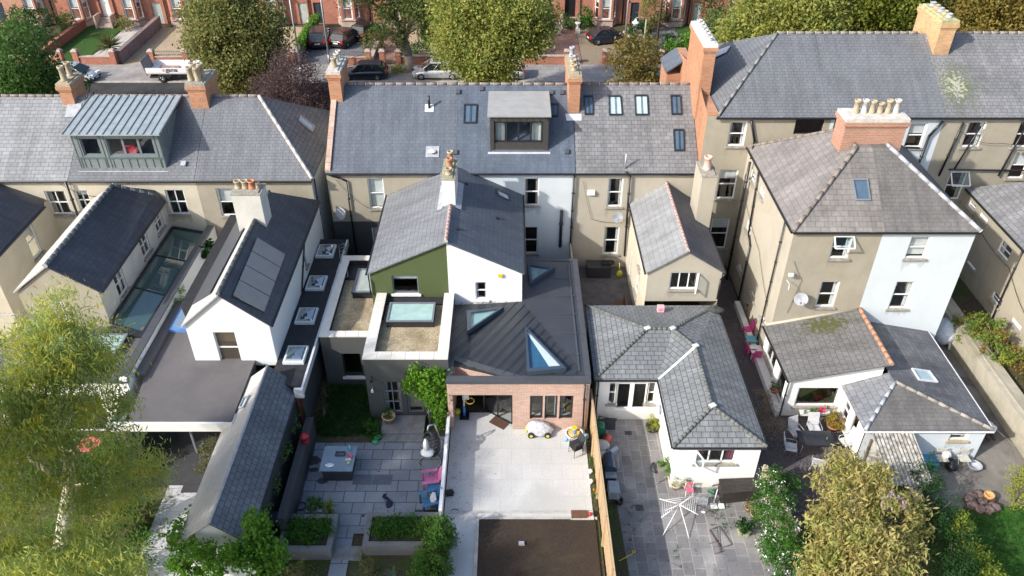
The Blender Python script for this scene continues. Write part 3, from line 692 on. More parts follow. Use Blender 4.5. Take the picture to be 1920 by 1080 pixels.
m = MB(); m.box(X0 + .42, X0 + .5, 30.4, 32.15, 3.3, 3.75); m.box(X0 + .5, X1 - .5, 31.6, 32.15, 3.4, 3.5); hA.part('upstand', m, MEMBD)
# wall lamps
for (u, v, mt) in ((697, 706, BLACKP), (699, 726, WHITE)):
    p = Yp(u, v, 27.2); m = MB(); m.tube(p, p + Vector((0, -.18, .05)), .02, n=6); m.lathe([(.001, .16), (.05, .12), (.075, 0), (.001, 0)], p + Vector((0, -.2, -.12)), 10); tag(m.build('wall_lamp', mt), 'black wall lamp beside the grey garden door' if mt is BLACKP else 'small white wall fitting below the black lamp', 'wall lamp')
# ---- white and pink brick house
hB = House('terraced_house', (.2, 39.9, 0), 'house with white rear gable, black seamed metal extension roof and pink brick garden front', 'house', 'terraced houses in the middle row')
main_block(hB, -3.12, 3.53, SL_MID, W_BLUE, rear=False)
hB.wy(W_BLUE, YW, -3.12, 3.53, 0, 6.43, [dict(px=(983, 334, 1010, 386), k='sash', dr=BLINDC), dict(px=(983, 425, 1008, 476), k='sash')], label='pale painted rear wall')
hB.ridge((-3.1, YR, ZR + .02), (3.2, YR, ZR + .02), MATS['grey_ridge_tile'], seg=.62)
hB.chimney(3.2, 3.85, 43.0, 46.3, 7.9, 10.75, B_ORANGE, [(3.5, 43.6, .35, .16, BUFF), (3.5, 44.3, .4, .16, BUFF), (3.5, 45.0, .35, .16, LEAD), (3.5, 45.8, .6, .15, LEAD)], label='orange brick chimney between the roofs', capm=BUFF)
m = MB(); m.slab([OP(1060, 214, PC) + Z * .02, OP(1062, 226, PC) + Z * .02, OP(1090, 226, PC) + Z * .02, OP(1090, 214, PC) + Z * .02], .02); hB.part('flashing', m, LEADL)
hB.pipe([(3.45, 39.75, 6.3), (3.45, 39.8, 0)], .055); 
p = Yp(1053, 395, 39.8); hB.pipe([p, (p.x, 39.8, 1.5)], .09, name='soil_pipe')
SLR = unit_mat('slate_blue_return', (.082, .1, .122), (.1, .12, .145), (.04, .048, .058), .34, .24, .01, rough=.5, big=.15)
hB.roof(SLR, [[(XM + .005, YF - .12, ZA), (.62, YF - .12, ZEV - .03), (.62, YW, ZEV - .03), (XM + .005, YW, ZA)]], label='slate slope over the white gable')
hB.wy(W_WHITE, YF, XM, .5, 2.6, 0, [dict(px=(891, 529, 914, 562), k='sash', sm=WHITE)], tops=[(XM, ZA - .07), (.5, ZEV - .07)], label='white gable wall')
hB.wx(W_WHITE, .5, YF, YW, 2.6, ZEV - .07); hB.gutter((.66, YF - .1, ZEV - .08), (.66, YW, ZEV - .08))
hB.rooflight(PRR, [(929, 355), (953, 366), (957, 379), (933, 368)], cols=1, blind=PALEIN, fr=EDGE)
for (u, v) in ((874, 345), (933, 410), (859, 430)):
    p = OP(u, v, PRR); m = MB(); m.rbox(p, (.16, .16, .12)); hB.part('roof_vent', m, BLACKP)
p = Yp(938, 516, YF); m = MB(); m.rbox(p + Vector((0, -.06, 0)), (.2, .1, .14)); m.rbox(p + Vector((0, -.06, .08)), (.26, .1, .03)); tag(m.build('alarm_box', plain('yellow_plastic', (.75, .48, .04), .4)), 'yellow alarm box high on the white gable', 'alarm box')
# dark dormer
hB.rooflight(PC, [(870, 196), (895, 196), (893, 232), (869, 232)], lab if 0 else None)
hB.rooflight(PC, [(1028, 195), (1047, 195), (1046, 219), (1029, 219)])
m = MB(); D0, D1 = -1.2, 2.0; yd = 41.0; zb, zd = 7.22, 9.3
m.add([(D0, yd, zb), (D0, yd, zd), (D0, 44.1, zd)], [(0, 1, 2)]); m.add([(D1, yd, zb), (D1, yd, zd), (D1, 44.1, zd)], [(2, 1, 0)])
for i in range(1, 5):
    y = yd + i * .62
    for x in (D0 - .02, D1 + .02): m.box(x - .02, x + .02, y - .015, y + .015, 6.5 + (y - 39.9) * .67, zd - .02)
dorm = hB.part('dormer', m, BROWNM, 'dark clad dormer')
hB.wy(BROWNM, yd, D0, D1, zb, zd, [dict(r=(.2, 2.92, .45 + zb, 1.72 + zb), k='four', f='d', sill=0, fw=.09, bw=.09, dr=plain('dormer_curtain', (.5, .52, .5), .8), n='window')], label='dormer front')
for (a, b, c, d_, zz) in ((D0 - .15, D1 + .15, yd - .12, 44.15, zd),):
    q = MB(); q.slab([(a, c, zz + .05), (b, c, zz + .05), (b, d_, zz + .12), (a, d_, zz + .12)], .1); q.build('dormer_roof', MEMBG, hB.root).parent = dorm
q = MB(); 
for i in range(9): x = D0 + .1 + i * .375; q.box(x, x + .03, yd - .03, yd - .002, zb + 1.75, zd)
q.box(D0 - .02, D0 + .2, yd - .04, yd - .003, zb, zd - .3); q.box(D1 - .2, D1 + .02, yd - .04, yd - .003, zb, zd - .3); q.build('cladding_seam', BROWNM, hB.root).parent = dorm
q = MB(); q.box(D0 - .15, D1 + .15, yd - .22, yd - .05, zb - .14, zb - .06); q.build('apron', LEADL, hB.root).parent = dorm
for (u, v) in ((859, 173), (903, 167), (1034, 174), (1054, 174), (854, 286), (1063, 285)):
    p = OP(u, v, PC); m = MB(); m.rbox(p + PC[1] * .06, (.22, .3, .12), rx=.59); hB.part('roof_vent', m, EDGE)
# metal roofed extension
ZX = 3.05
g = lambda u, v, z=ZX: G(u, v, z)
xl, xr, yf = -2.93, 3.5, 26.4
hB.wy(B_PINK, yf, xl, xr, 0, ZX - .02, [dict(r=(.22, 2.95, 0.02, 2.25), k='opening')] + [dict(px=p, k='one', f='d', sill=0, fw=.09, g=GLASS, dr=PALEIN if i == 1 else None) for i, p in enumerate(((994, 742, 1017, 786), (1022, 742, 1044, 786), (1050, 742, 1073, 786)))], label='pink brick garden wall', rev=.14)
hB.wx(W_CHAR, xr, yf, 36, 0, ZX, face=1); hB.wx(B_PINK, xl, yf, 32.2, 0, ZX, face=-1); hB.wy(EDGE, 36, .5, xr, 0, ZX, face=1)
# porch behind the opening
m = MB(); m.add([(xl + .22, yf + .14, 0), (xl + .22, 28.6, 0), (xl + .22, 28.6, 2.3), (xl + .22, yf + .14, 2.3)], [(0, 1, 2, 3)]); hB.part('porch_wall', m, B_PINK)
pa, pb = Vector((xl + .25, 28.7, 0)), Vector((-.0, 26.75, 0)); dv = (pb - pa); L = dv.length; dv.normalize(); m = MB(); gl = MB()
for i in range(5):
    q = pa + dv * L * i / 4; m.tube(q + Z * .02, q + Z * 2.3, .05, n=4, smooth=False)
m.tube(pa + Z * .05, pb + Z * .05, .05, n=4, smooth=False); m.tube(pa + Z * 2.26, pb + Z * 2.26, .05, n=4, smooth=False)
dr_ = hB.part('sliding_doors', m, FRAME_D); gl.poly([pa + Z * .05, pb + Z * .05, pb + Z * 2.25, pa + Z * 2.25]); gl.build('pane', GLASS, hB.root).parent = dr_
P1, P2, P3, P4 = Vector((xl, 32.05, ZX)), Vector((.5, 32.1, ZX + .2)), Vector((3.1, 26.75, ZX + .12)), Vector((xl, 27.65, ZX)); P5 = g(945, 712); P5 = Vector((P5.x, 26.75, ZX))
m = MB(); m.slab([P4, P5, P3, P2, P1], .08); o1 = hB.part('roof', m, SEAM, 'seamed metal roof left facet')
m = MB(); m.slab([P2, P3, (xr - .15, 26.75, ZX + .05), (3.35, 36, ZX + .05)], .08); m.slab([P2, (3.35, 36, ZX + .05), (.52, 36, ZX + .1)], .08); o2 = hB.part('roof', m, plain('seamed_metal_right', (.085, .093, .105), .4, .5, var=.1, scale=1.2), 'metal roof right facet')
# triangular court cut in the corner of the roof
m = MB(); m.add([tuple(P4 + Vector((.3, -.1, 0))), tuple(P5), tuple(P5 - Z * .7), tuple(P4 + Vector((.3, -.1, -.7)))], [(0, 1, 2, 3)]); m.add([(xl + .3, 26.75, ZX), (xl + .3, 27.55, ZX), (xl + .3, 27.55, ZX - .7), (xl + .3, 26.75, ZX - .7)], [(0, 1, 2, 3)]); hB.part('court_wall', m, B_PINK)
m = MB(); m.box(xl - .03, xr + .03, yf - .07, yf + .32, ZX - .06, ZX + .09); m.box(xl - .03, xl + .28, yf + .32, 27.75, ZX - .06, ZX + .09)
m.add([P4 + Vector((.28, .12, .09)), P5 + Vector((.05, -.03, .09)), P5 + Vector((.75, 0, .09)), P4 + Vector((.28, .42, .09)), P4 + Vector((.28, .12, -.04)), P5 + Vector((.05, -.03, -.04))], [(0, 1, 2, 3), (4, 5, 1, 0)])
m.box(xr - .22, xr + .05, yf + .33, 36.1, ZX - .06, ZX + .1); m.box(.5, xr - .23, 35.9, 36.1, ZX - .05, ZX + .1); m.box(xr - .5, xr - .42, yf + .6, 35.5, ZX + .03, ZX + .12); m.box(xl - .04, xl + .06, 27.76, 32.1, ZX - .05, ZX + .1)
hB.part('roof_edge', m, EDGE)
def planez(a, b, c):
    p, n = plane3(a, b, c); return lambda x, y: p.z - ((x - p.x) * n.x + (y - p.y) * n.y) / n.z
zl = planez(P1, P3, P2); m = MB()
def clip_seg(p, d, poly):
    ts = []
    for i in range(len(poly)):
        a, b = poly[i], poly[(i + 1) % len(poly)]; ex, ey = b[0] - a[0], b[1] - a[1]; den = d[0] * ey - d[1] * ex
        if abs(den) < 1e-9: continue
        t = ((a[0] - p[0]) * ey - (a[1] - p[1]) * ex) / den; s_ = ((a[0] - p[0]) * d[1] - (a[1] - p[1]) * d[0]) / den
        if 0 <= s_ <= 1: ts.append(t)
    return sorted(ts)
def seams(m, poly, d, step, zf, h=.03, w=.014):
    L = math.hypot(*d); d = (d[0] / L, d[1] / L); nx, ny = -d[1], d[0]
    pr = [p[0] * nx + p[1] * ny for p in poly]; k = min(pr) + step * .5
    while k < max(pr):
        ts = clip_seg((nx * k, ny * k), d, poly)
        for a, b in zip(ts[::2], ts[1::2]):
            if b - a > .15: 
                A = Vector((nx * k + d[0] * a, ny * k + d[1] * a, 0)); B_ = Vector((nx * k + d[0] * b, ny * k + d[1] * b, 0))
                A.z, B_.z = zf(A.x, A.y) + h / 2, zf(B_.x, B_.y) + h / 2; m.tube(A, B_, w, n=4, smooth=False)
        k += step
pa_, pb_ = g(903, 692), g(1000, 597)
seams(m, [tuple(p[:2]) for p in (P4, P5, P3, P2, P1)], (pb_.x - pa_.x, pb_.y - pa_.y), .46, lambda x, y: zl(x, y) if 0 else ZX + .2 * max(0, min(1, ((x - xl) * (32.1 - 26.75) + (y - 26.75) * 6) / 40)))
m.build('seam', EDGE if 0 else plain('seam_dark', (.03, .034, .04), .45, .4), hB.root).parent = o1
m = MB()
for y in (28.2, 29.7, 31.2, 32.7, 34.2): m.box(1.0 if y < 31 else .6, 3.2, y, y + .02, ZX + .1, ZX + .13)
m.build('seam', EDGE, hB.root).parent = o2
for px, lb in ((((988, 492), (1041, 501), (994, 531)), 'triangular rooflight at the back corner'), (((875, 582), (945, 575), (876, 621)), 'triangular rooflight by the white gable'), (((985, 611), (1062, 690), (988, 697)), 'tall triangular rooflight')):
    pts = [G(u, v, ZX + .35) for u, v in px]; c = sum(pts, Vector()) / 3; m = MB(); inn = [p + (c - p).normalized() * .28 for p in pts]
    for i in range(3):
        a, b, ia, ib = pts[i], pts[(i + 1) % 3], inn[i], inn[(i + 1) % 3]
        m.add([a - Z * .25, b - Z * .25, b, a, ib, ia, ia - Z * .2, ib - Z * .2], [(0, 1, 2, 3), (3, 2, 4, 5), (5, 4, 7, 6)])
    o = hB.part('rooflight', m, plain('blue_grey_frame', (.045, .065, .09), .35, var=.08), lb); q = MB(); q.poly([p - Z * .02 for p in inn]); q.build('pane', SKYGLASS, hB.root).parent = o
    q = MB(); lo = [p - Z * .12 for p in inn]; q.poly(lo); q.build('well', plain('blue_well', (.035, .13, .22), .5) if 'tall' in lb else plain('green_well', (.28, .42, .4), .5), hB.root).parent = o
    if 'tall' in lb:
        q = MB(); a, b, c2 = lo; q.poly([a + Z * .03, b + Z * .03, b.lerp(c2, .36) + Z * .03, a.lerp(c2, .06) + Z * .03]); q.build('well_side', WHITE, hB.root).parent = o
hB.pipe([Yp(1097, 722, yf - .1), Yp(1093, 800, yf - .1)], .045)
# ---- beige house with the slated conservatory
hC = House('terraced_house', (7, 39.9, 0), 'beige pebbledash house with small gabled return and large slate hipped garden room', 'house', 'terraced houses in the middle row')
main_block(hC, 3.56, 10.42, SL_OLD, W_BEIGE2, wins=[dict(px=(1141, 334, 1165, 388), w=.85, k='sash', dr=BLINDW), dict(px=(1132, 425, 1159, 477), w=.9, k='sash', dr=BLINDW)])
hC.ridge((3.9, YR, ZR + .02), (10.42, YR, ZR + .02), MATS['grey_ridge_tile'], seg=.62)
for px, bl in (([(1095, 180), (1112, 180), (1112, 216), (1096, 216)], BLUEIN), ([(1141, 180), (1164, 180), (1167, 217), (1142, 217)], PALEIN), ([(1189, 179), (1214, 179), (1216, 217), (1191, 217)], PALEIN), ([(1257, 179), (1276, 179), (1278, 216), (1259, 216)], BLUEIN), ([(1262, 243), (1282, 243), (1283, 284), (1264, 284)], BLUEIN)):
    hC.rooflight(PC, px, blind=bl)
hC.pipe([Yp(1174, 322, 39.75), Yp(1181, 330, 39.75), Yp(1171, 480, 39.75)], .06, name='soil_pipe'); p = OP(1172, 316, PC); hC.pipe([p, p + Z * .9], .05, LEAD, 'vent_pipe')
p = Yp(1108, 360, 39.9); m = MB(); m.rbox(p + Vector((0, -.08, 0)), (.42, .16, .26)); tag(m.build('vent_box', WHITE), 'small white box on the beige rear wall', 'vent box')
RX0, RX1, RYF, RE, RA = 6.85, 10.6, 33.0, 4.5, 5.75; RXM = 8.68
SLP = unit_mat('slate_sunlit_return', (0.2304, 0.2376, 0.2448), (0.2772, 0.2844, 0.288), (0.144, 0.1476, 0.1512), .62, .3, .012, rough=.75, big=.12, lichen=.4)  # sunlight on the left slope put into the slate colour
SLD = unit_mat('slate_shaded_return', (.08, .085, .105), (.11, .115, .135), (.04, .042, .05), .5, .16, .012, rough=.6, big=.2)  # shade of the right slope put into the slate colour
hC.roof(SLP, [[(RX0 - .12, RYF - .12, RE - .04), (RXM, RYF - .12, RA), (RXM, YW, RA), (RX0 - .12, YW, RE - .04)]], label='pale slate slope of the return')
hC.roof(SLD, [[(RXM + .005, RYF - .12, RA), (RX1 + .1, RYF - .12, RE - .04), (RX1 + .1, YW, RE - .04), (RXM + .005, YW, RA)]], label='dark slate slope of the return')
hC.ridge((RXM, RYF - .1, RA + .03), (RXM, YW, RA + .03), MATS['pink_ridge_tile'], r=.08, seg=.34)
hC.wy(W_BEIGE2, RYF, RX0, RX1, 2.6, 0, [dict(px=(1258, 511, 1306, 543), k='three', open=-3, fw=.07)], tops=[(RX0, RE - .07), (RXM, RA - .07), (RX1, RE - .07)], label='beige gable wall of the return')
hC.wx(W_CREAM, RX0, RYF, YW, 0, RE - .07, face=-1, wins=[dict(r=(1.2, 2.1, .1, 2.2), k='door', n='door'), dict(r=(3.6, 4.6, 1, 2.3)), dict(r=(4.2, 4.9, 3, 4), k='sash')])
hC.wx(W_BEIGE, RX1, RYF, YW, 0, RE - .07, face=1)
for x in (RX0 - .16, RX1 + .14): hC.gutter((x, RYF - .1, RE - .12), (x, YW, RE - .12), .05)
hC.pipe([(RX1 + .1, RYF - .1, RE - .1), (RX1 - .05, RYF - .08, RE - .5), (RX1 - .05, RYF - .08, 2.8)], .045)
hC.chimney(9.95, 10.75, 37.2, 38.9, 3.8, 7.55, W_BEIGE2, [(10.3, 37.9, .75, .2, plain('pink_clay', (.62, .42, .34), .85, var=.15))], corbel=False, capm=STONE, label='rendered chimney on the return')
CZ, CR = 2.7, 3.45
V_ = lambda x, y, z: Vector((x, y, z))
a0, a1, a2, a3, a4, a5 = V_(3.75, 32.5, CZ), V_(10.45, 32.5, CZ), V_(3.75, 26.95, CZ), V_(6.65, 26.95, CZ), V_(6.65, 22.85, CZ), V_(10.55, 22.85, CZ)
r0, r1, r2, r3 = V_(6.45, 29.65, CR), V_(7.65, 29.65, CR), V_(8.5, 28.35, CR), V_(8.5, 24.45, CR)
hC.roof(SL_CONS, [[a0, a1, r1, r0], [a2, r0, a0], [a2, a3, r0], [a3, r1, r0], [a3, r2, r1], [a1, r2, r1], [a1, a5, r3, r2], [a3, r2, r3, a4], [a4, a5, r3]], th=.09, label='slate hipped garden room roof')
HT = plain('mossy_hip_tile', (.13, .135, .125), .9, var=.35, scale=5)
for a, b in ((a2, r0), (a0, r0), (a1, r1), (r1, r2), (a4, r3), (a5, r3), (r2, r3), (r0, r1)): hC.ridge(a + Z * .02, b + Z * .02, HT, r=.08, seg=.22, mort=False, name='hip_tiles')
m = MB(); m.slab([a3 + V_(-.02, .04, .03), r2 + V_(-.03, .05, .04), r2 + V_(.06, -.03, .04), a3 + V_(.06, -.02, .03)], .02); hC.part('valley_lead', m, LEADL)
for r_ in (r0, r1, r2, r3):
    m = MB(); m.rbox(r_ + Z * .08, (.27, .22, .05), rz=.5); hC.part('lead_saddle', m, LEADL)
m = MB(); m.ball(V_(10.2, 31.9, 2.85), .35, sc=(1.4, .7, .5), jit=.2); tag(m.build('dark_tarpaulin', plain('dark_cloth', (.05, .055, .05), .9, var=.4, scale=8)), 'dark crumpled cover at the back corner of the slate hipped roof', 'tarpaulin')
WI = .12
hC.wy(W_WHITEC, 27.1, 3.9, 6.9, 0, CZ - .09, [dict(px=(1156, 718, 1211, 770), k='two', n='door', fw=.12, bw=.2, sill=0), dict(px=(1143, 718, 1153, 757), k='sash', fw=.05), dict(px=(1215, 718, 1226, 757), k='sash', fw=.05)])
hC.wx(W_WHITEC, 6.85, 23.0, 27.1, 0, CZ - .09, face=-1)
hC.wy(W_WHITEC, 23.0, 6.85, 10.4, 0, CZ - .09, [dict(px=(1307, 844, 1377, 869), k='three', open=3, dr=plain('plum_curtain', (.2, .05, .1), .8))])
hC.wx(W_WHITEC, 10.35, 23.0, 32.4, 0, CZ - .09, face=1); hC.wx(W_WHITEC, 3.9, 27.1, 32.4, 0, CZ - .09, face=-1); hC.wy(W_WHITEC, 32.4, 3.9, 10.35, 0, CZ - .09, face=1)
for a, b in ((a2, a3), (a3, a4), (a4, a5), (a5, a1), (a2, a0)):
    d_ = Vector((b - a)).normalized(); o_ = Vector((d_.y, -d_.x, 0)) * .03
    hC.gutter(a + o_ - Z * .06, b + o_ - Z * .06, .05)
hC.pipe([(3.95, 27.0, 2.55), (3.95, 26.98, .1)], .04)
# ================================================================ left hand terrace
LYW, LZE, LYR, LZR = 39.4, 6.3, 43.8, 9.26
PL = plane3((0, LYW, LZE), (1, LYW, LZE), (0, LYR, LZR))
hL0 = House('terraced_house', (-28, 39.4, 0), 'cream house at the left edge with pale old slates and black slated return', 'house', 'terraced houses in the left row')
main_block(hL0, -36, -24.6, SL_PALE, W_CREAM, LYW, LZE, LYR, LZR, wins=[dict(px=(93, 358, 125, 402), w=1.15, k='sash2', dr=BLINDC)])
hL0.chimney(-25.75, -25.05, 43.3, 44.9, 8, 10.15, B_ORANGE, [(-25.4, 43.65, .85, .17, BUFF), (-25.4, 44.4, .8, .16, BUFF)], label='brick chimney with tall buff pots', capm=BUFF)
hL0.roof(SL_DARK, [[(-28.6, 33, 6.8), (-26.0, 33, 5.0), (-26.0, 38.6, 5.0), (-28.6, 37.2, 6.8)], [(-28.6, 37.2, 6.8), (-26.0, 38.6, 5.0), (-26.4, 39.4, 5.0), (-28.6, 39.4, 6.0)], [(-31.2, 33, 5.0), (-28.6, 33, 6.8), (-28.6, 37.2, 6.8), (-31.2, 39, 5)]], label='black slate roof of the return')
hL0.wx(W_CREAM, -26.15, 33.1, 39.4, 0, 4.95, [dict(px=(49, 424, 74, 478), w=.95, k='sash')]); hL0.wy(W_CREAM, 33.1, -31, -26.15, 0, 0, tops=[(-31, 4.95), (-28.6, 6.7), (-26.15, 4.95)])
hL0.gutter((-25.95, 33, 4.93), (-25.95, 38.6, 4.93)); hL0.pipe([(-24.7, 39.2, 6.2), (-24.7, 39.25, 0)], .07)
hL1 = House('terraced_house', (-21, 39.4, 0), 'cream house with zinc dormer, black slated return and long glass side roof', 'house', 'terraced houses in the left row')
main_block(hL1, -24.58, -17.6, SL_GREY, W_CREAM, LYW, LZE, LYR, LZR, wins=[dict(px=(141, 357, 165, 395), w=1.0, k='sash2'), dict(px=(316, 356, 348, 402), w=1.05, k='sash2')])
hL1.chimney(-18.35, -17.35, 43.1, 45.2, 8, 10.25, B_ORANGE, [(-18.1, 43.4, .8, .17, BUFF), (-17.7, 43.4, .8, .17, BUFF), (-18.05, 43.95, .8, .17, BUFF), (-17.65, 43.95, .8, .17, BUFF), (-18.0, 44.55, .7, .16, LEADL)], label='wide brick chimney crowded with pots', capm=STONE)
for (u, v, w_, h_) in ((138, 207, .8, .9),): p = OP(u, v, PL); m = MB(); m.rbox(p + PL[1] * .02, (w_, h_, .03), rx=.59); hL0.part('lead_patch', m, LEAD)
# zinc dormer
m = MB(); D0, D1, yd, zb, zd = -24.0, -19.2, 39.95, 6.62, 8.8
m.add([(D0, yd, zb), (D0, yd, zd), (D0, 43.2, zd)], [(0, 1, 2)]); m.add([(D1, yd, zb), (D1, yd, zd), (D1, 43.2, zd)], [(2, 1, 0)])
for i in range(1, 9):
    y = yd + i * .38
    for x in (D0 - .015, D1 + .015): m.box(x - .02, x + .02, y - .015, y + .015, 6.3 + (y - 39.4) * .67, zd - .02)
dl = hL1.part('dormer', m, ZINCG, 'zinc clad dormer')
m = MB(); m.slab([(D0 - .25, yd - .3, zd), (D1 + .2, yd - .3, zd), (D1 + .2, 43.75, 9.32), (D0 - .25, 43.75, 9.32)], .07)
o = m.build('dormer_roof', ZINC, hL1.root); o.parent = dl
m = MB()
for i in range(13): x = D0 - .23 + i * .435; m.tube((x, yd - .3, zd + .02), (x, 43.8, 9.36), .03, n=4, smooth=False)
m.build('dormer_seam', plain('zinc_seam', (.26, .3, .31), .5, .4), hL1.root).parent = dl
hL1.wy(ZINCG, yd, D0, D1, zb, zd, [dict(r=(.42, 1.42, .78 + zb, 1.82 + zb), k='one', f='g', sill=0), dict(r=(1.85, 4.4, .78 + zb, 1.82 + zb), k='three', f='g', sill=0, bw=.12)], label='dormer front')
m = MB()
for i in range(11): x = D0 + .15 + i * .44; m.box(x, x + .03, yd - .025, yd - .003, zb, zb + .62)
for i in range(11): x = D0 + .15 + i * .44; m.box(x, x + .03, yd - .025, yd - .003, zd - .24, zd - .05)
for x in (D0 + .02, D0 + .3, D0 + 1.55, D0 + 1.75, D1 - .3, D1 - .06): m.box(x, x + .03, yd - .025, yd - .003, zb, zd - .07)
m.box(D0, D1, yd - .06, yd - .026, zb + .63, zb + .7); m.build('cladding_seam', plain('zinc_front_seam', (.13, .18, .18), .5, .3), hL1.root).parent = dl
m = MB(); m.box(D0 - .1, D1 + .1, yd - .22, yd - .03, zb - .16, zb - .08); m.build('apron', LEADL, hL1.root).parent = dl
m = MB(); p = Vector((-21.1, 40.35, 7.5)); m.rbox(p, (.75, .5, .4)); m.rbox(p + Z * .24, (.5, .4, .14), rz=.2); tag(m.build('storage_box', plain('red_fabric', (.5, .05, .08), .7, var=.3, scale=8)), 'red box standing inside the zinc dormer window', 'box')
# return of the cream house
RFR, RBK, xr_, xl_, xm_, ze_, za_ = 30.6, 39.4, -19.55, -23.6, -21.6, 5.0, 6.5
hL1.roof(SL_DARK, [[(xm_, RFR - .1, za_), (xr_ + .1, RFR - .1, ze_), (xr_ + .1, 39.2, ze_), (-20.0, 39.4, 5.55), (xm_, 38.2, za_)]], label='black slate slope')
hL1.roof(PALE_SLOPE, [[(xl_ - .05, RFR - .1, ze_), (xm_, RFR - .1, za_), (xm_, 38.2, za_), (xl_ - .05, 39.3, ze_)]], label='pale slope of the return')  # sunlit look of this slope put into its pale colour
hL1.ridge((xm_, RFR - .1, za_ + .03), (xm_, 38.2, za_ + .03), plain('dark_ridge_tile', (.1, .11, .115), .6, var=.2), r=.11, seg=.45, mm=LEAD)
hL1.ridge((xm_, 38.2, za_ + .03), (-19.8, 39.1, 5.35), MATS['dark_ridge_tile'], r=.11, seg=.45, mm=LEAD)
hL1.wx(W_GREYR, xr_ - .1, RFR, 39.4, 0, ze_ - .06, [dict(px=(291, 393, 303, 431), w=1.0, k='sash2'), dict(px=(263, 432, 278, 476), w=1.0, k='sash2'), dict(px=(217, 500, 233, 551), w=1.0, k='sash2')], label='pale grey side wall')
hL1.wx(W_GREYR, xl_ + .1, RFR, 39.4, 0, ze_ - .06, face=-1)
hL1.wy(W_BEIGE, RFR, xl_ + .1, xr_ - .1, 0, 0, [dict(px=(100, 559, 132, 600), k='two')], tops=[(xl_ + .1, ze_ - .06), (xm_, za_ - .08), (xr_ - .1, ze_ - .06)], label='beige gable wall')
hL1.gutter((xr_ + .12, RFR, ze_ - .05), (xr_ + .12, 39.1, ze_ - .05), .05)
# long glazed side roof
m = MB(); za, zb2 = 2.95, 2.65; A = [(-19.5, 30.4), (-17.9, 30.0), (-17.75, 39.2), (-19.5, 39.2)]
zz = [3.2, 2.85, 2.85, 3.2]
def frame_run(m, pts, r=.09):
    for i in range(len(pts)): m.tube(pts[i], pts[(i + 1) % len(pts)], r, n=4, smooth=False)
T_ = [Vector((a[0], a[1], z)) for a, z in zip(A, zz)]; frame_run(m, T_)
for k in (.34, .68): m.tube(T_[0].lerp(T_[3], k), T_[1].lerp(T_[2], k), .05, n=4, smooth=False)
m.box(-17.95, -17.6, 30.0, 39.3, 2.6, 2.72); m.slab([(-19.7, 29.9, 3.05), (-17.7, 29.6, 3.05), (-17.7, 30.0, 3.05), (-19.7, 30.4, 3.05)], .4)
o = hL1.part('glazed_roof', m, FRAME_D, 'long glazed side roof'); q = MB(); q.poly(T_); q.build('pane', TEALGLASS, hL1.root).parent = o
q = MB(); q.box(-19.5, -17.8, 30.4, 39.2, 1.2, 1.25); hL1.part('inner_floor', q, PALEIN)
hL1.roof(MEMB, [[(-24.2, 26.4, 2.9), (-17.5, 26.4, 2.9), (-17.5, 30.5, 2.9), (-24.2, 30.5, 2.9)]], name='flat_roof')
hL1.wy(W_WHITEC, 26.35, -24.2, -17.1, 0, 3.1, [dict(r=(1, 5.5, 0.05, 2.3), k='three', f='d', n='sliding_doors', sill=0)])
m = MB(); m.box(-24.25, -17.1, 26.25, 26.5, 3.1, 3.17); m.box(-17.5, -17.1, 26.5, 39.2, 3.3, 3.36); hL1.part('coping', m, EDGE)
curb(hL1, -22.4, -18.4, 28.3, 29.7, 2.9, 3.15, blind=plain('pale_green_well', (.5, .58, .52), .8), lab='long flat rooflight')
m = MB(); m.box(-17.45, -17.13, 26.3, 39.3, 0, 3.3); tag(m.build('garden_wall', W_WHITE), 'high white rendered wall between the glass roof and the dark flat roof', 'wall')
# ---- white house with the solar panel
hL2 = House('terraced_house', (-14, 39.4, 0), 'house with bright white gable, solar panels and black flat roofs', 'house', 'terraced houses in the left row')
yb = 2 * LYR - LYW; k = (LZR - LZE) / (LYR - LYW); cx = -14.6; ex = -11.05
hL2.roof(SL_GREY, [[(-17.58, LYW - .12, LZE - .08), (ex, LYW - .12, LZE - .08), (cx, LYR, LZR), (-17.58, LYR, LZR)], [(-17.58, LYR, LZR), (cx, LYR, LZR), (ex, yb, LZE), (-17.58, yb, LZE)]], label='grey slate rear slope')
SLH = unit_mat('slate_hip_end', (.13, .135, .14), (.19, .195, .195), (.05, .052, .055), .45, .26, .016, rough=.8, big=.25, lichen=.3)
hL2.roof(SLH, [[(ex, LYW - .12, LZE - .08), (ex, yb + .1, LZE - .08), (cx, LYR, LZR)]], label='weathered hip end')
PH = plane3((ex, LYW, LZE), (ex, yb, LZE), (cx, LYR, LZR))
hL2.rooflight(PH, [(563, 217), (590, 238), (586, 248), (559, 226)], cols=1, blind=PALEIN, fr=LEAD)
hL2.ridge((ex, LYW - .1, LZE + .02), (cx, LYR, LZR + .03), MORTAR, r=.1, seg=.6); hL2.ridge((-17.3, LYR, LZR + .02), (cx, LYR, LZR + .02), MATS['grey_ridge_tile'], seg=.5)
hL1.ridge((-24.5, LYR, LZR + .02), (-18.4, LYR, LZR + .02), MATS['grey_ridge_tile'], seg=.5); hL0.ridge((-36, LYR, LZR + .02), (-25.8, LYR, LZR + .02), MATS['grey_ridge_tile'], seg=.5)
hL2.wy(W_BEIGE, LYW, -17.6, -11.15, 0, LZE - .07, [dict(px=(413, 353, 440, 405), w=1.0, k='sash', c=(BLINDW, .5))]); hL2.wx(W_BLUE, -11.15, LYW, yb, 0, LZE - .07); hL2.wy(B_RED2, yb, -17.6, -11.15, 0, LZE - .07, face=1)
hL2.gutter((-17.58, LYW - .18, LZE - .12), (ex, LYW - .18, LZE - .12)); hL2.pipe([(-11.05, LYW + .3, 6.1), (-11.05, LYW + .3, 0)], .05)
p = OP(345, 308, PL); m = MB(); m.rbox(p + PL[1] * .06, (.26, .3, .14), rx=.59); hL1.part('roof_vent', m, LEAD)
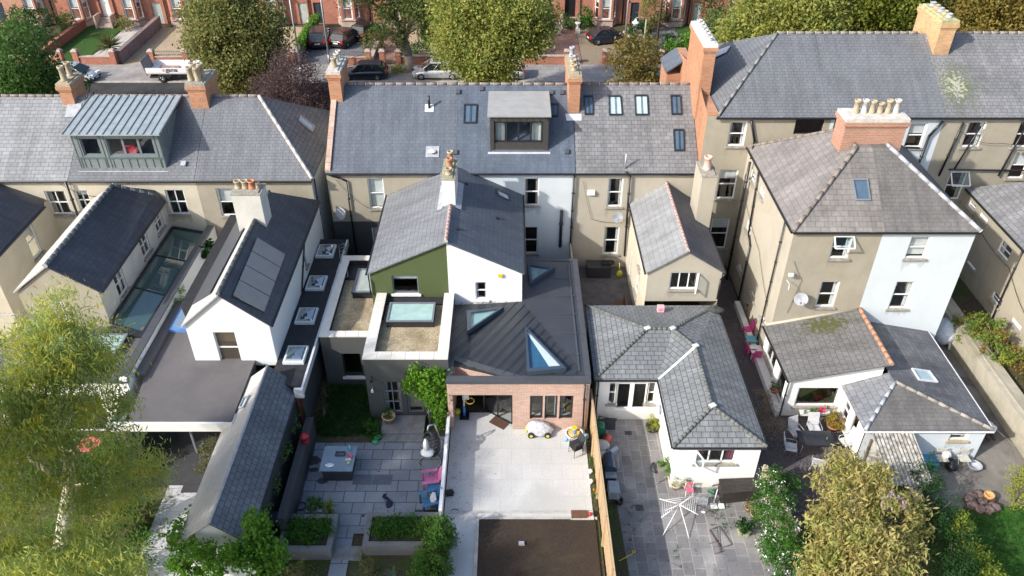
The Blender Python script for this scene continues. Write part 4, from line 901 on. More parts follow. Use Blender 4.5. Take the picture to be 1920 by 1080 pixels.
wx0, wx1, wxm, wyf, wze, wza = -14.75, -10.95, -12.85, 28.15, 5.0, 6.68
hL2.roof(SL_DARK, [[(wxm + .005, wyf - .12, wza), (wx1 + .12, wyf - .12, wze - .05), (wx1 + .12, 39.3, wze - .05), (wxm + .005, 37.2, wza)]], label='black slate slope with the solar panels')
hL2.roof(PALE_SLOPE, [[(wx0 - .15, wyf - .12, wze - .1), (wxm, wyf - .12, wza), (wxm, 37.2, wza), (wx0 - .15, 39.3, wze - .1)]], label='pale slope of the white return')  # slate slope, its sunlight put into the pale colour
hL2.ridge((wxm, wyf - .1, wza + .03), (wxm, 37.2, wza + .03), MATS['dark_ridge_tile'], r=.1, seg=.5, mort=False)
hL2.wy(W_WHITE, wyf, wx0, wx1, 2.5, 0, [dict(px=(408, 623, 446, 682), w=1.0, k='sash', f='w', fw=.05, g=glass_mat('brown_window_glass', (.5, .45, .35), .15, opac=.35, opcol=(.16, .13, .09)))], tops=[(wx0, wze - .1), (wxm, wza - .08), (wx1, wze - .1)], label='bright white gable wall')  # browner, partly opaque window pane
hL2.wx(W_WHITE, wx1, wyf, 39.4, 0, wze - .1, label='white side wall', wins=[dict(r=(6.8, 7.2, 3.3, 4.2), k='one', f='g')]); hL2.wx(W_WHITE, wx0, wyf, 39.4, 0, wze - .12, face=-1)
hL2.gutter((wx1 + .16, wyf - .1, wze - .1), (wx1 + .16, 39.2, wze - .1), .05); hL2.pipe([(wx1 + .12, 35.2, 4.85), (wx1 + .06, 35.2, 4.6), (wx1 + .06, 33.4, 2.9)], .04)
hL2.roof(MEMBD, [[(-15.9, 30.5, 4.25), (-15.0, 29.0, 4.25), (-15.0, 38.9, 4.25), (-15.9, 38.9, 4.25)]], th=.12, name='side_roof')
hL2.roof(EDGE, [[(-14.85, 29.6, wze + .02), (-13.55, 28.9, wze + 1.2), (-13.45, 38.2, wze + 1.26), (-14.85, 38.9, wze + .02)]], th=.1, name='roof_panel', label='dark panel strip on the left slope')
hL2.chimney(-13.75, -12.35, 34.3, 35.4, 5.6, 8.1, W_GREYR, [(-13.5, 34.85, .42, .17, BUFF), (-13.15, 34.85, .42, .17, BUFF), (-12.83, 34.85, .42, .17, TERRA), (-12.55, 34.85, .3, .1, BUFF)], corbel=False, label='rendered chimney with four pots', capm=STONE)
PW = plane3((wx1, 28, wze), (wx1, 39, wze), (wxm, 28, wza + .05)); qd = [OP(u, v, PW) for u, v in ((481, 447), (533, 478), (493, 587), (435, 556))]; up = PW[1] * .09
for i in range(4):
    a, b = qd[0].lerp(qd[3], i / 4 + .006), qd[1].lerp(qd[2], i / 4 + .006); c, d_ = qd[1].lerp(qd[2], (i + 1) / 4 - .006), qd[0].lerp(qd[3], (i + 1) / 4 - .006)
    m = MB(); ps = [p + up for p in (a, b, c, d_)]; m.slab(ps, .06); hL2.part('solar_panel', m, plain('solar_panel_sheet', (.27, .245, .22), .35, .3, var=.08, scale=1.5))
# strip roof with four domes
hL2.roof(MEMBD, [[(-10.94, 26.7, 2.8), (-9.4, 26.3, 2.8), (-9.5, 38.6, 2.8), (-10.94, 38.6, 2.8)]], name='flat_roof', th=.3, label='black flat side roof')
m = MB(); m.box(-9.44, -9.34, 26.3, 38.5, 2.45, 2.84); m.box(-9.75, -9.34, 26.15, 26.3, 2.3, 2.8); hL2.part('fascia', m, LEADL)
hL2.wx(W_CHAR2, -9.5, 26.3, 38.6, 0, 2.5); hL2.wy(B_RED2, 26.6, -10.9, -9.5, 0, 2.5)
for (u0, v0) in ((-10.85, 36.65), (-10.78, 33.6), (-10.72, 30.8), (-10.62, 27.85)):
    m = MB(); m.box(u0, u0 + .98, v0, v0 + 1.2, 2.8, 2.93); m.box(u0 + .02, u0 + .96, v0 + .02, v0 + 1.18, 2.931, 2.96)
    o = hL2.part('dome_rooflight', m, plain('pale_kerb', (.62, .66, .68), .5, var=.15, scale=9)); q = MB(); q.lathe([(.5, 0), (.46, .05), (.3, .1), (.001, .13)], (0, 0, 0), 4, False)
    q.v = [(p[0] * math.cos(.785) - p[1] * math.sin(.785), p[0] * math.sin(.785) + p[1] * math.cos(.785), p[2]) for p in q.v]; q.v = [(p[0] * 1.08 + u0 + .49, p[1] * 1.35 + v0 + .6, p[2] + 2.965) for p in q.v]
    q.build('dome', TEALGLASS if 0 else glass_mat('dome_glass', (.5, .65, .75), .45, opac=.3, opcol=(.2, .3, .36)) if 'dome_glass' not in MATS else MATS['dome_glass'], hL2.root).parent = o
    b = MB(); b.poly([(u0 + .1, v0 + .1, 2.963), (u0 + .88, v0 + .1, 2.963), (u0 + .88, v0 + 1.1, 2.963), (u0 + .1, v0 + 1.1, 2.963)]); b.build('well', plain('dome_well', (.3, .38, .42), .6, var=.3, scale=3), hL2.root).parent = o
# flat roofed garden room
fx0, fx1, fyf = -16.35, -11.95, 24.15
hL2.roof(MEMB, [[(fx0, fyf, 2.8), (fx1, fyf, 2.8), (fx1, 29, 2.8), (-16.95, 29, 2.8)], [(-16.95, 29, 2.8), (wx0, 29, 2.8), (wx0, 33, 2.8), (-16.95, 33, 2.8)]], th=.12, name='flat_roof', label='grey membrane roof of the garden room')
m = MB(); m.box(fx1 - .22, fx1 + .02, fyf, 27.9, 2.8, 2.9); m.box(fx0, fx1, fyf + .0, fyf + .2, 2.8, 2.86); m.box(-17.1, -16.7, 27.0, 32.5, 2.8, 3.0); hL2.part('roof_edge', m, MEMBG if 0 else MEMB)
m = MB(); m.box(fx0 - .9, fx1 + .08, fyf - .12, fyf - .002, 2.38, 2.84); m.box(fx1 + .0, fx1 + .1, fyf, fyf + .5, 2.5, 2.84); hL2.part('fascia', m, WHITE)
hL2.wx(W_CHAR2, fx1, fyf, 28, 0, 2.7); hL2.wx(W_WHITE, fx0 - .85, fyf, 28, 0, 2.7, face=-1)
m = MB(); yy = fyf + .7
for x in (fx0 - .4, -14.3, -12.1): m.box(x, x + .09, yy, yy + .1, 0, 2.55)
m.box(fx0 - .4, -12, yy, yy + .1, 0, .08); m.box(fx0 - .4, -12, yy, yy + .1, 2.45, 2.6); o = hL2.part('sliding_doors', m, FRAME_G); q = MB(); q.poly([(fx0 - .4, yy + .05, .08), (-12, yy + .05, .08), (-12, yy + .05, 2.5), (fx0 - .4, yy + .05, 2.5)]); q.build('pane', GLASS, hL2.root).parent = o
m = MB(); m.box(fx0 - .85, fx0 - .4, fyf + .05, yy + .2, 0, 2.5); hL2.part('pillar', m, ZINCG)
m = MB(); m.box(-16.75, -14.95, 30.2, 32.0, 2.8, 2.98); o = hL2.part('rooflight', m, plain('blue_kerb', (.12, .25, .55), .5)); q = MB(); q.box(-16.55, -15.0, 30.4, 31.8, 2.981, 3.0); q.build('pane', glass_mat('pale_blue_glass', (.7, .85, .95), .35, opac=.5, opcol=(.4, .55, .62)), hL2.root).parent = o
# slated shed
sh = House('garden_shed', (-11, 22.8, 0), 'long slated shed with white gable end between the two left gardens', 'shed')
sx0, sx1, sxm, sy0, sy1, sz, sa = -12.45, -9.75, -10.98, 18.5, 27.0, 2.35, 3.5
sh.roof(PALE_SLOPE, [[(sx0, sy0 - .1, sz), (sxm, sy0 - .1, sa), (sxm, sy1, sa), (sx0, sy1, sz)]], label='pale sunlit slope'); sh.roof(SL_SHED, [[(sxm + .005, sy0 - .1, sa), (sx1, sy0 - .1, sz), (sx1, sy1, sz), (sxm + .005, sy1, sa)]], label='dark slate slope')
sh.wy(W_WHITE, sy0, sx0 + .12, sx1 - .12, 0, 0, tops=[(sx0 + .12, sz - .06), (sxm, sa - .1), (sx1 - .12, sz - .06)]); sh.wy(W_WHITE, sy1 - .1, sx0 + .12, sx1 - .12, 0, 0, tops=[(sx0 + .12, sz - .06), (sxm, sa - .1), (sx1 - .12, sz - .06)], face=1)
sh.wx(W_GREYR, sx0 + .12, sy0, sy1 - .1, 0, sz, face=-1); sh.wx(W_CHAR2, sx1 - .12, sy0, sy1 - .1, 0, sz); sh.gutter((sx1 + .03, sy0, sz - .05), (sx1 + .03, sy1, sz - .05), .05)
m = MB(); m.tube((sxm, sy0 - .1, sa + .01), (sxm, sy1, sa + .01), .06, n=6); sh.part('ridge_roll', m, LEAD)
PS = plane3((sx0, 20, sz), (sx0, 25, sz), (sxm, 20, sa)); sh.rooflight(PS, [(460, 745), (470, 742), (459, 765), (449, 768)], cols=1, fr=LEAD, blind=PALEIN)
# ================================================================ right hand terrace
TY, TZ, TR, TRZ = 40.0, 9.8, 45.0, 12.5
PT = plane3((0, TY, TZ), (1, TY, TZ), (0, TR, TRZ)); kt = (TRZ - TZ) / (TR - TY)
hR1 = House('terraced_house', (14, 40, 0), 'tall beige rendered house with orange brick gable at the left end and lean-to', 'house', 'tall terraced houses on the right')
XS, XS2 = 17.12, 23.2
TYB = 50.0
hR1.roof(SL_GREY, [[(11.1, TY - .15, TZ - .08), (XS, TY - .15, TZ - .08), (XS, TR, TRZ), (15.0, TR, TRZ)], [(15.0, TR, TRZ), (XS, TR, TRZ), (XS, TYB, TZ), (11.1, TYB, TZ)]], label='grey slate rear slope')
hR1.roof(SL_GREY, [[(10.95, TY - .12, TZ - .06), (10.95, TYB, TZ - .06), (15.0, TR, TRZ)]], label='slate hip end')
hR1.ridge((11.0, TY - .1, TZ), (15, TR, TRZ + .03), plain('dull_lead_hip', (.2, .2, .195), .7, var=.3), r=.08, seg=.7, mort=False)
hR1.chimney(10.35, 11.0, 42.3, 46.2, 8.5, 12.75, B_ORANGE, [(10.68, 42.8 + i * .58, .2, .16, MORTAR) for i in range(6)], label='massive orange brick chimney', capm=LEADL)
wl = dict(k='sash', dr=BLINDW)
hR1.wy(W_BEIGE, TY, 10.45, XS, 0, TZ - .1, [dict(px=(1369, 228, 1395, 274), w=.95, **wl), dict(px=(1351, 318, 1375, 373), w=1.05, k='sash'), dict(px=(1333, 410, 1362, 466), w=1.05, k='sash', c=(BLINDW, .35)), dict(px=(1494, 220, 1540, 252), k='one', sill=0, fw=.04, f='d')])
hR1.wx(B_ORANGE, 10.45, TY, TYB, 0, 0, tops=[(TY, TZ), (42.4, TZ + .6), (46.4, TZ + .6), (TYB, TZ)], face=-1, label='orange brick gable wall'); hR1.wy(B_RED2, TYB, 10.45, XS, 0, TZ - .1, face=1)
m = MB(); m.box(10.6, 39.9, TY + 2.4, TY + 2.5, 0, TZ); hR2.part('blackout_wall', m, BLACKOUT) if 0 else None
m = MB(); m.box(10.46, 11.02, TY + .001, 42.28, 8.6, TZ + .12); m.box(10.46, 11.02, 46.22, TYB, 8.6, TZ + .12); hR1.part('verge_parapet', m, B_ORANGE)
hR1.gutter((10.9, TY - .2, TZ - .14), (XS, TY - .2, TZ - .14))
hR1.pipe([(XS - 4.3, TY - .1, TZ - .3), (13.2, TY - .1, 8.3), (12.9, 39.0, 7.7)], .06); hR1.pipe([(12.75, 38.6, 7.7), (12.7, 38.6, 0)], .07, name='soil_pipe')
m = MB(); m.slab([OP(1380, 105, PT) if 0 else Vector((11.3, 46.5, 10.2)), (12.6, 46.2, 11.0), (12.9, 46.6, 11.25), (11.3, 47.4, 10.25)], .03); hR1.part('lead_gutter', m, LEADL)
m = MB(); m.box(9.6, 10.44, 47.8, 50, 0, 9.0); o = hR1.part('brick_wing', m, B_ORANGE); m = MB(); m.slab([(9.5, 47.7, 9.2), (10.45, 47.7, 9.9), (10.45, 50.1, 9.9), (9.5, 50.1, 9.2)], .1); m.build('wing_roof', SL_NEW, hR1.root).parent = o
hR2 = House('terraced_house', (20, 40, 0), 'tall pale blue painted house whose return carries the six pot chimney', 'house', 'tall terraced houses on the right')
hR2.roof(SL_GREY, [[(XS + .01, TY - .15, TZ - .08), (XS2, TY - .15, TZ - .08), (XS2, TR, TRZ), (XS + .01, TR, TRZ)], [(XS + .01, TR, TRZ), (XS2, TR, TRZ), (XS2, TYB, TZ), (XS + .01, TYB, TZ)]])
hR2.wy(W_BLUE, TY, XS, XS2, 0, TZ - .1, [dict(px=(1566, 222, 1580, 246), k='one', sill=0), dict(px=(1712, 231, 1722, 277), w=.95, k='sash')]); hR2.wy(B_RED2, TYB, XS, XS2, 0, TZ - .1, face=1)
hR2.gutter((XS, TY - .2, TZ - .14), (XS2, TY - .2, TZ - .14)); hR2.pipe([(XS2 - .1, TY - .12, TZ - .3), (22.6, TY - .12, 8.6), (22.3, TY - .12, 0)], .07)
hR2.pipe([(19.7, TY - .1, 8.0), (22.3, TY - .1, 7.9)], .05)
hR2.chimney(23.4, 24.25, 43.6, 46.6, 9.5, 13.6, unit_mat('lichened_orange_brick', (.46, .23, .1), (.54, .32, .15), (.42, .36, .26), .24, .086, .012, rough=.9, lichen=.9, lich=(.5, .44, .14)), [(23.85, 44.0 + i * .52, .22, .16, BUFF if i % 2 else LEAD) for i in range(5)], label='lichened brick chimney on the ridge', capm=plain('lichened_cap', (.4, .37, .2), .9, var=.35, scale=3))
hR3 = House('terraced_house', (29, 40, 0), 'tall beige house at the right edge with mossy slates and lower side return', 'house', 'tall terraced houses on the right')
_q = OP(1792, 160, PT); SLM = unit_mat('slate_lichened_patch', (.15, .155, .165), (.205, .205, .21), (.06, .063, .065), .33, .23, .014, rough=.8, big=.22, lichen=.6, spots=((_q.x, _q.y, _q.z, 1.8, 2.4, 8, .41, (.1, .125, .025)), (_q.x, _q.y, _q.z, .8, 1.3, 6, .4, (.36, .36, .29))))
hR3.roof(SLM, [[(XS2 + .01, TY - .15, TZ - .08), (40, TY - .15, TZ - .08), (40, TR, TRZ), (XS2 + .01, TR, TRZ)], [(XS2 + .01, TR, TRZ), (40, TR, TRZ), (40, TYB, TZ), (XS2 + .01, TYB, TZ)]])
for h_, a, b in ((hR1, 15, XS), (hR2, XS, 22.9), (hR3, 24.1, 40)): h_.ridge((a, TR, TRZ + .02), (b, TR, TRZ + .02), BUFF if 0 else plain('weathered_ridge_tile', (.22, .205, .185), .9, var=.25), seg=.5)
hR3.wy(W_BEIGE, TY, XS2, 40, 0, TZ - .1, [dict(px=(1817, 228, 1836, 276), w=1.0, **wl), dict(px=(1784, 322, 1796, 374), w=1.0, k='sash', open='top'), dict(px=(1915, 228, 1930, 276), w=1.0, k='sash'), dict(px=(1905, 285, 1918, 335), w=.9, k='sash')]); hR3.wy(B_RED2, TYB, XS2, 40, 0, TZ - .1, face=1)
hR3.gutter((XS2, TY - .2, TZ - .14), (40, TY - .2, TZ - .14)); hR3.pipe([(24.2, TY - .12, TZ - .4), (23.9, TY - .12, 6.2)], .06)
for pts in ([(27.3, 39.85, TZ - .3), (27.6, 39.85, 9.0), (27.2, 39.85, 6.2)], [(24.3, 39.85, 6.6), (30, 39.85, 6.5)], [(25.2, 39.85, 9.2), (24.6, 39.85, 6.6)]): hR3.pipe(pts, .05)
fx, fz = 25.75, 5.45
hR3.roof(SL_MOSS if 0 else SL_OLD, [[(fx - .1, 28, fz), (29.2, 28, 8.0), (29.2, 36.4, 8.0), (fx - .1, 39.85, fz)], [(fx - .1, 39.85, fz), (29.2, 36.4, 8.0), (32.7, 39.85, fz)], [(29.2, 28, 8.0), (32.7, 28, fz), (32.7, 39.85, fz), (29.2, 36.4, 8)]], label='roof of the side return')
hR3.wx(W_BEIGE, fx, 28, TY, 0, fz - .08, [dict(px=(1817, 372, 1826, 400), w=.8, k='sash'), dict(px=(1838, 396, 1850, 420), w=.9, k='sash'), dict(px=(1876, 444, 1890, 494), w=1.1, k='sash'), dict(px=(1814, 487, 1830, 510), w=.8, k='one', open='top'), dict(px=(1860, 540, 1876, 582), w=1.0, k='sash'), dict(px=(1898, 592, 1912, 622), w=.9, k='sash')], face=-1); hR3.wy(W_BEIGE, 28, fx, 32.6, 0, 0, tops=[(fx, fz - .1), (29.2, 7.9), (32.6, fz - .1)])
hR3.gutter((fx - .15, 28, fz - .06), (fx - .15, 39.8, fz - .06)); hR3.pipe([(fx - .08, 33.6, fz - .1), (fx - .08, 33.6, 0)], .05)
# hipped return, half beige half blue
HX0, HX1, HXM, HY, HZ, HA = 13.0, 21.42, 17.12, 31.3, 8.0, 10.5
a, b, c, d_ = V_(HX0 - .1, HY - .1, HZ - .05), V_(HX1 + .1, HY - .1, HZ - .05), V_(HX0 - .1, TY - .1, HZ - .05), V_(HX1 + .1, TY - .1, HZ - .05)
e0, e1, e2, e3 = V_(16.35, 34.6, HA), V_(17.95, 34.6, HA), V_(16.35, 36.7, HA), V_(17.95, 36.7, HA); am, em, cm_, e4 = V_(HXM, HY - .1, HZ - .05), V_(HXM, 34.6, HA), V_(HXM, TY - .1, HZ - .05), V_(HXM, 36.7, HA)
hR1.roof(SL_PURP, [[a, e0, e2, c]], label='purple lichened slate slope'); hR1.roof(SL_OLD if 0 else unit_mat('slate_rust_streaked', (0.17, 0.1615, 0.153), (0.2295, 0.2125, 0.1997), (0.0935, 0.085, 0.0808), .4, .27, .012, rough=.85, big=.3, lichen=1, lich=(.5, .46, .4)), [[a, am, em, e0]], label='streaked slate front slope'); hR1.roof(SL_PURP, [[c, e2, e4, cm_], [e0, em, e4, e2]])
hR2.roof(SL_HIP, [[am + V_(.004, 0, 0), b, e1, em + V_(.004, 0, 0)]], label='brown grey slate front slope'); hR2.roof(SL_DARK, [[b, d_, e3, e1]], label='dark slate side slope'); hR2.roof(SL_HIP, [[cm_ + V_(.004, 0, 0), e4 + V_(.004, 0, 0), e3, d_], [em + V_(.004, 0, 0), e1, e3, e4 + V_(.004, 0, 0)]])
hR1.ridge(a + Z * .03, e0 + Z * .03, plain('rusty_hip_tile', (.2, .175, .15), .9, var=.4, scale=3), r=.1, seg=.5, mort=False); hR2.ridge(b + Z * .03, e1 + Z * .03, LEAD, r=.1, seg=.6)
hR1.ridge(e0 + Z * .02, e2 + Z * .02, MATS['rusty_hip_tile'], r=.09, mort=False); hR2.ridge(e1 + Z * .02, e3 + Z * .02, LEAD, r=.09, mort=False); hR1.ridge(e2 + Z * .02, c + Z * .02, MATS['rusty_hip_tile'], r=.09, mort=False)
PF = plane3(a, b, e0); hR1.rooflight(PF, [(1597, 336), (1626, 336), (1632, 377), (1604, 377)], cols=1, blind=BLUEIN, fr=FRAME_G)
hR2.chimney(15.75, 18.65, 35.0, 36.2, 9.2, 11.75, unit_mat('pink_orange_brick', (.38, .14, .075), (.46, .2, .12), (.36, .28, .23), .24, .086, .02, rough=.9, big=.15, bmp=.3), [(16.3 + i * .38, 35.6, (.65, .65, .6, .5, .65, .65)[i], .15, (BUFF, MORTAR, BUFF, BUFF, BUFF, MORTAR)[i]) for i in range(6)], label='wide brick chimney with six pots in a row', capm=plain('white_cap', (.52, .5, .46), .9, var=.2, scale=4))
hR1.wx(W_CREAM if 0 else W_BEIGE2, HX0, HY, TY, 0, HZ - .1, [dict(px=(1407, 310, 1415, 350), w=.9), dict(px=(1425, 342, 1432, 378), w=.9), dict(px=(1399, 402, 1408, 450), w=1.0), dict(px=(1384, 486, 1391, 520), w=.9), dict(px=(1409, 541, 1415, 568), w=.9), dict(px=(1428, 585, 1434, 612), w=.9)], face=-1, label='sunlit side wall of the return')
hR1.wy(W_BEIGE, HY, HX0, HXM, 0, HZ - .1, [dict(px=(1562, 443, 1592, 485), w=.9, k='sash', open='top', dr=BLINDW), dict(px=(1539, 528, 1564, 576), w=.92, k='sash', dr=BLINDW)], label='beige half of the return front')
hR2.wy(W_BLUE, HY, HXM, HX1, 0, HZ - .1, [dict(px=(1707, 444, 1736, 485), w=.95, k='sash', c=(BLINDW, .9)), dict(px=(1679, 528, 1702, 579), w=.92, k='sash', dr=BLINDW)], label='pale blue half of the return front'); hR2.wx(W_BLUE, HX1, HY, TY, 0, HZ - .1)
hR1.gutter(a + V_(0, -.05, -.06), am + V_(0, -.05, -.06), .055); hR1.gutter(a + V_(-.05, 0, -.06), c + V_(-.05, 0, -.06), .055); hR2.gutter(am + V_(0, -.05, -.06), b + V_(0, -.05, -.06), .055)
hR1.pipe([(12.9, 37.4, 7.8), (12.9, 37.0, 4.2), (12.9, 36.4, 3.8), (12.9, 36.4, 0)], .05); hR1.pipe([(12.9, 32.4, 7.8), (12.9, 32.4, 0)], .04)
# lean-to with terracotta verge
q0, q1, q2, q3 = V_(12.62, 31.28, 2.35), V_(12.72, 27.15, 2.4), V_(17.1, 27.1, 3.45), V_(17.12, 31.28, 3.4)
_q = OP(1548, 609, plane3(q0, q1, q2)); SLL = unit_mat('slate_leanto_mossy', (.13, .128, .125), (.17, .165, .16), (.045, .045, .045), .34, .26, .013, rough=.8, big=.15, fleck=.5, spots=((_q.x, _q.y, _q.z, 1.6, .8, 5, .345, (.075, .08, .018)),))
hR1.roof(SLL, [[q0, q1, q2, q3]], label='dark slate lean-to roof'); hR1.wy(W_WHITEC, 27.35, 12.8, 17.0, 0, 0, [dict(px=(1498, 727, 1567, 762), k='one', fw=.08)], tops=[(12.8, 2.3), (17.0, 3.36)], label='white lean-to front')
hR1.wx(W_WHITEC, 12.85, 27.35, 31.3, 0, 2.3, [dict(r=(.3, 1.9, .8, 2.1), k='two'), dict(r=(2.3, 3.5, .3, 2.1), k='one')], face=-1); hR1.wx(W_WHITEC, 17.0, 27.35, 31.3, 0, 3.3)
hR1.ridge(q2 + V_(.03, 0, .03), q3 + V_(.03, 0, .03), plain('orange_verge_tile', (.4, .21, .13), .85, var=.15), r=.1, seg=.42, mort=False, name='verge_tiles'); hR1.gutter(q0 + V_(-.05, 0, -.05), q1 + V_(-.05, 0, -.05), .05); hR1.pipe([(12.75, 27.2, 2.3), (12.78, 27.28, 0)], .04)
hR1.ridge(q0 + V_(0, 0, .04), q3 + V_(0, 0, .02), W_BEIGE2, r=.07, seg=4, mort=False, name='fillet')
# slate outbuilding behind the blue house
E_, A_ = 2.0, 2.72
t0, t1, t2, t3, ap, bk, bj = V_(15.3, 27.3, E_), V_(15.35, 24.45, E_), V_(20.95, 24.45, E_), V_(20.95, 31.28, E_), V_(17.35, 26.75, A_), V_(17.25, 31.28, A_), V_(17.3, 27.4, A_)
hR2.roof(SL_BRKN, [[ap, t2, t3, bk]], label='long dark slate slope'); hR2.roof(SL_MOSS if 0 else unit_mat('slate_patched', (0.17, 0.1785, 0.1955), (0.2295, 0.238, 0.255), (0.068, 0.0723, 0.0765), .4, .28, .014, rough=.7, big=.2, moss=.2), [[t0, bj, ap, t1]], label='patched grey slope'); hR2.roof(SL_HIP, [[t1, t2, ap]], label='brown grey hip end')
for p, q in ((t1, ap), (t2, ap)): hR2.ridge(p + Z * .03, q + Z * .03, LEAD if p is t1 else plain('stone_hip_tile', (.27, .25, .22), .9, var=.3), r=.08, seg=.5, mort=False)
PB = plane3(t2, t3, bk); hR2.rooflight(PB, [(1708, 692), (1742, 697), (1758, 718), (1722, 714)], cols=1, fr=LEADL, blind=PALEIN)
hR2.wy(W_BLUE, 24.6, 15.5, 20.8, 0, E_ - .07, [dict(px=(1786, 807, 1812, 826), k='sash', sm=BUFF)]); hR2.wx(W_WHITEC, 15.45, 24.6, 27.3, 0, E_ - .07, [dict(r=(.3, 1.0, .5, 1.6), k='sash'), dict(r=(1.3, 2.0, .1, 1.8), k='door', n='door')], face=-1); hR2.wx(W_BLUE, 20.8, 24.6, 31.3, 0, E_ - .07); hR2.gutter(t2 + V_(.05, 0, -.05), t3 + V_(.05, 0, -.05), .045, LEADL); hR2.gutter(t1 + V_(0, -.05, -.05), t2 + V_(0, -.05, -.05), .045, LEADL)
# corrugated lean-to
hk = House('corrugated_lean_to', (16.5, 23, 0), 'corrugated lichen-covered lean-to roof behind the pink flowering shrub', 'lean-to')
m = MB(); n = 44; xa, xb = 15.65, 17.45; vs = []; 
for j, (y, z, dx) in enumerate(((24.4, 1.93, 0), (21.75, 1.6, -.12))):
    for i in range(n + 1): vs.append((xa + (xb - xa) * i / n + dx, y, z + .03 * math.sin(i * math.pi / 2)))
m.add(vs, [(i, n + 1 + i, n + 2 + i, i + 1) for i in range(n)]); hk.part('corrugated_sheet', m, plain('lichened_sheet', (.3, .285, .25), .9, var=.6, scale=5))
m = MB(); 
for x, y in ((15.6, 21.9), (17.2, 21.9), (15.7, 24.3), (17.3, 24.3)): m.box(x - .05, x + .05, y - .05, y + .05, 0, 1.58)
hk.part('post', m, MATS['bark']) if 0 else [hk.part('post', MB().box(x - .05, x + .05, y - .05, y + .05, 0, 1.58), MATS['bark']) for x, y in ((15.6, 21.9), (17.2, 21.9), (15.7, 24.3), (17.3, 24.3))]; m = MB(); m.box(17.24, 17.3, 21.95, 24.25, 0, 1.5); m.box(15.66, 17.2, 24.26, 24.3, 0, 1.5); hk.part('side_wall', m, W_WHITEC)
# ================================================================ ground
SOIL = speckle('soil', (.05, .04, .03), (.1, .08, .055), 18, c3=(.05, .07, .02), s3=.6)
LAWN = speckle('lawn', (.03, .085, .018), (.05, .12, .025), 60, c3=(.045, .085, .02), s3=.7, lo=.4, hi=.7, bmp=.8)
ASPH = speckle('asphalt', (.05, .05, .052), (.075, .075, .078), 60, c3=(.045, .043, .042), s3=.4)
PAVE = unit_mat('pavement', (.25, .235, .225), (.32, .3, .285), (.16, .15, .14), .6, .9, .012, rough=.9, big=.18)
PAT1 = unit_mat('grey_patio', (.19, .21, .235), (.25, .27, .3), (.07, .075, .085), .9, .6, .02, rough=.7, big=.16, rot=0)
PATW = unit_mat('pale_patio', (.49, .49, .475), (.525, .525, .51), (.4, .395, .38), .9, .9, .008, off=0.5, rough=.6, big=.1, bmp=.1, patchy=(.43, .43, .41))
PATR = unit_mat('weathered_patio', (.18, .172, .172), (.26, .25, .245), (.33, .32, .3), .62, .45, .016, rough=.8, big=.35, moss=.28, mosscol=(.07, .1, .03), rot=math.pi / 2, patchy=(.13, .132, .145))
GRVD = speckle('dark_gravel', (.06, .052, .058), (.15, .13, .135), 22, c3=(.1, .085, .08), s3=.5, lo=.45, hi=.6)
GRVB = speckle('brown_gravel', (.32, .25, .16), (.46, .38, .26), 16, c3=(.36, .28, .2), s3=.5)
DECK = speckle('brown_fibre', (.036, .027, .021), (.06, .045, .034), 45, c3=(.085, .064, .036), s3=.35, lo=.5, hi=.75)
CONG = render_mat('stained_concrete', (.33, .31, .28), .9, (.1, .09, .08), patch=(.13, .12, .11)); CONG_ = CONG
BLOCK = unit_mat('brick_paving', (.25, .14, .11), (.32, .18, .14), (.14, .1, .08), .2, .1, .008, rough=.9, big=.2)
STEP = render_mat('dark_paving', (.07, .072, .08), .3)
ground('ground', rect(-150, 150, -60, 400), -.06, SOIL)
ground('road', rect(-150, 150, 62.5, 69.3), -.03, ASPH)
ground('pavement', rect(-150, 150, 69.3, 73.4), .07, PAVE, th=.14)
ground('pavement', rect(-150, 150, 59.3, 62.5), .07, PAVE, th=.14)
m = MB()
for i in range(120): x = -60 + i * .92; m.box(x, x + .9, 69.14, 69.3, -.03, .085)
m.build('kerb', CONCR)['kind'] = 'structure'
ground('patio', rect(-9.35, -2.95, 20.6, 26.0), 0, PAT1)
ground('patio', rect(-7.2, -6.5, 17, 20.61), -.004, PAT1)
ground('patio', rect(-2.85, 3.4, 21.7, 27.5), .05, PATW, th=.08)
ground('patio', rect(-2.85, 3.4, 16, 21.69), .035, PATW, th=.08)
ground('patio', [(4.4, 15), (11.5, 15), (10.9, 27.2), (4.0, 27.2)], -.002, PATR)
ground('yard', rect(3.6, 6.85, 32.4, 39.9), -.004, plain('yard_flags', (.1, .095, .1), .85, var=.3, scale=2))
ground('yard', rect(-11, -7, 36.3, 39.9), -.004, STEP)
ground('side_passage', [(10.4, 22.3), (12.9, 25), (12.9, 40), (10.6, 40)], -.006, GRVD)
ground('courtyard', [(11.0, 21), (15.4, 20.5), (15.4, 27.3), (12.9, 27.3), (11.5, 25)], -.01, GRVD)
ground('yard', [(17.2, 31.3), (23.1, 40), (23.1, 15), (17.2, 21.5)], -.012, CONG)
ground('lawn', [(17.2, 10), (22.0, 10), (22.2, 22.0), (19.6, 22.0), (17.8, 21)], .0, speckle('lawn_bright', (.04, .12, .02), (.07, .17, .03), 60, c3=(.05, .1, .02), s3=.7))
ground('lawn', rect(-9.3, -6.4, 26.0, 29.5), .0, LAWN)
ground('lawn', rect(-24, -14.9, 8, 23.0), -.01, speckle('rough_grass', (.06, .085, .025), (.11, .13, .045), 30, c3=(.16, .13, .08), s3=.6))
ground('path', rect(-14.95, -12.2, 12, 23.1), .01, unit_mat('pale_path', (.47, .47, .48), (.52, .52, .53), (.32, .32, .33), 1.2, .62, .014, rough=.7, big=.08, bmp=.2))
ground('terrace', rect(-16.9, -12.0, 23.1, 28), .12, STEP, th=.14)
ground('brown_pad', rect(-1.36, 3.46, 12, 21.25), .1, DECK, th=.1)
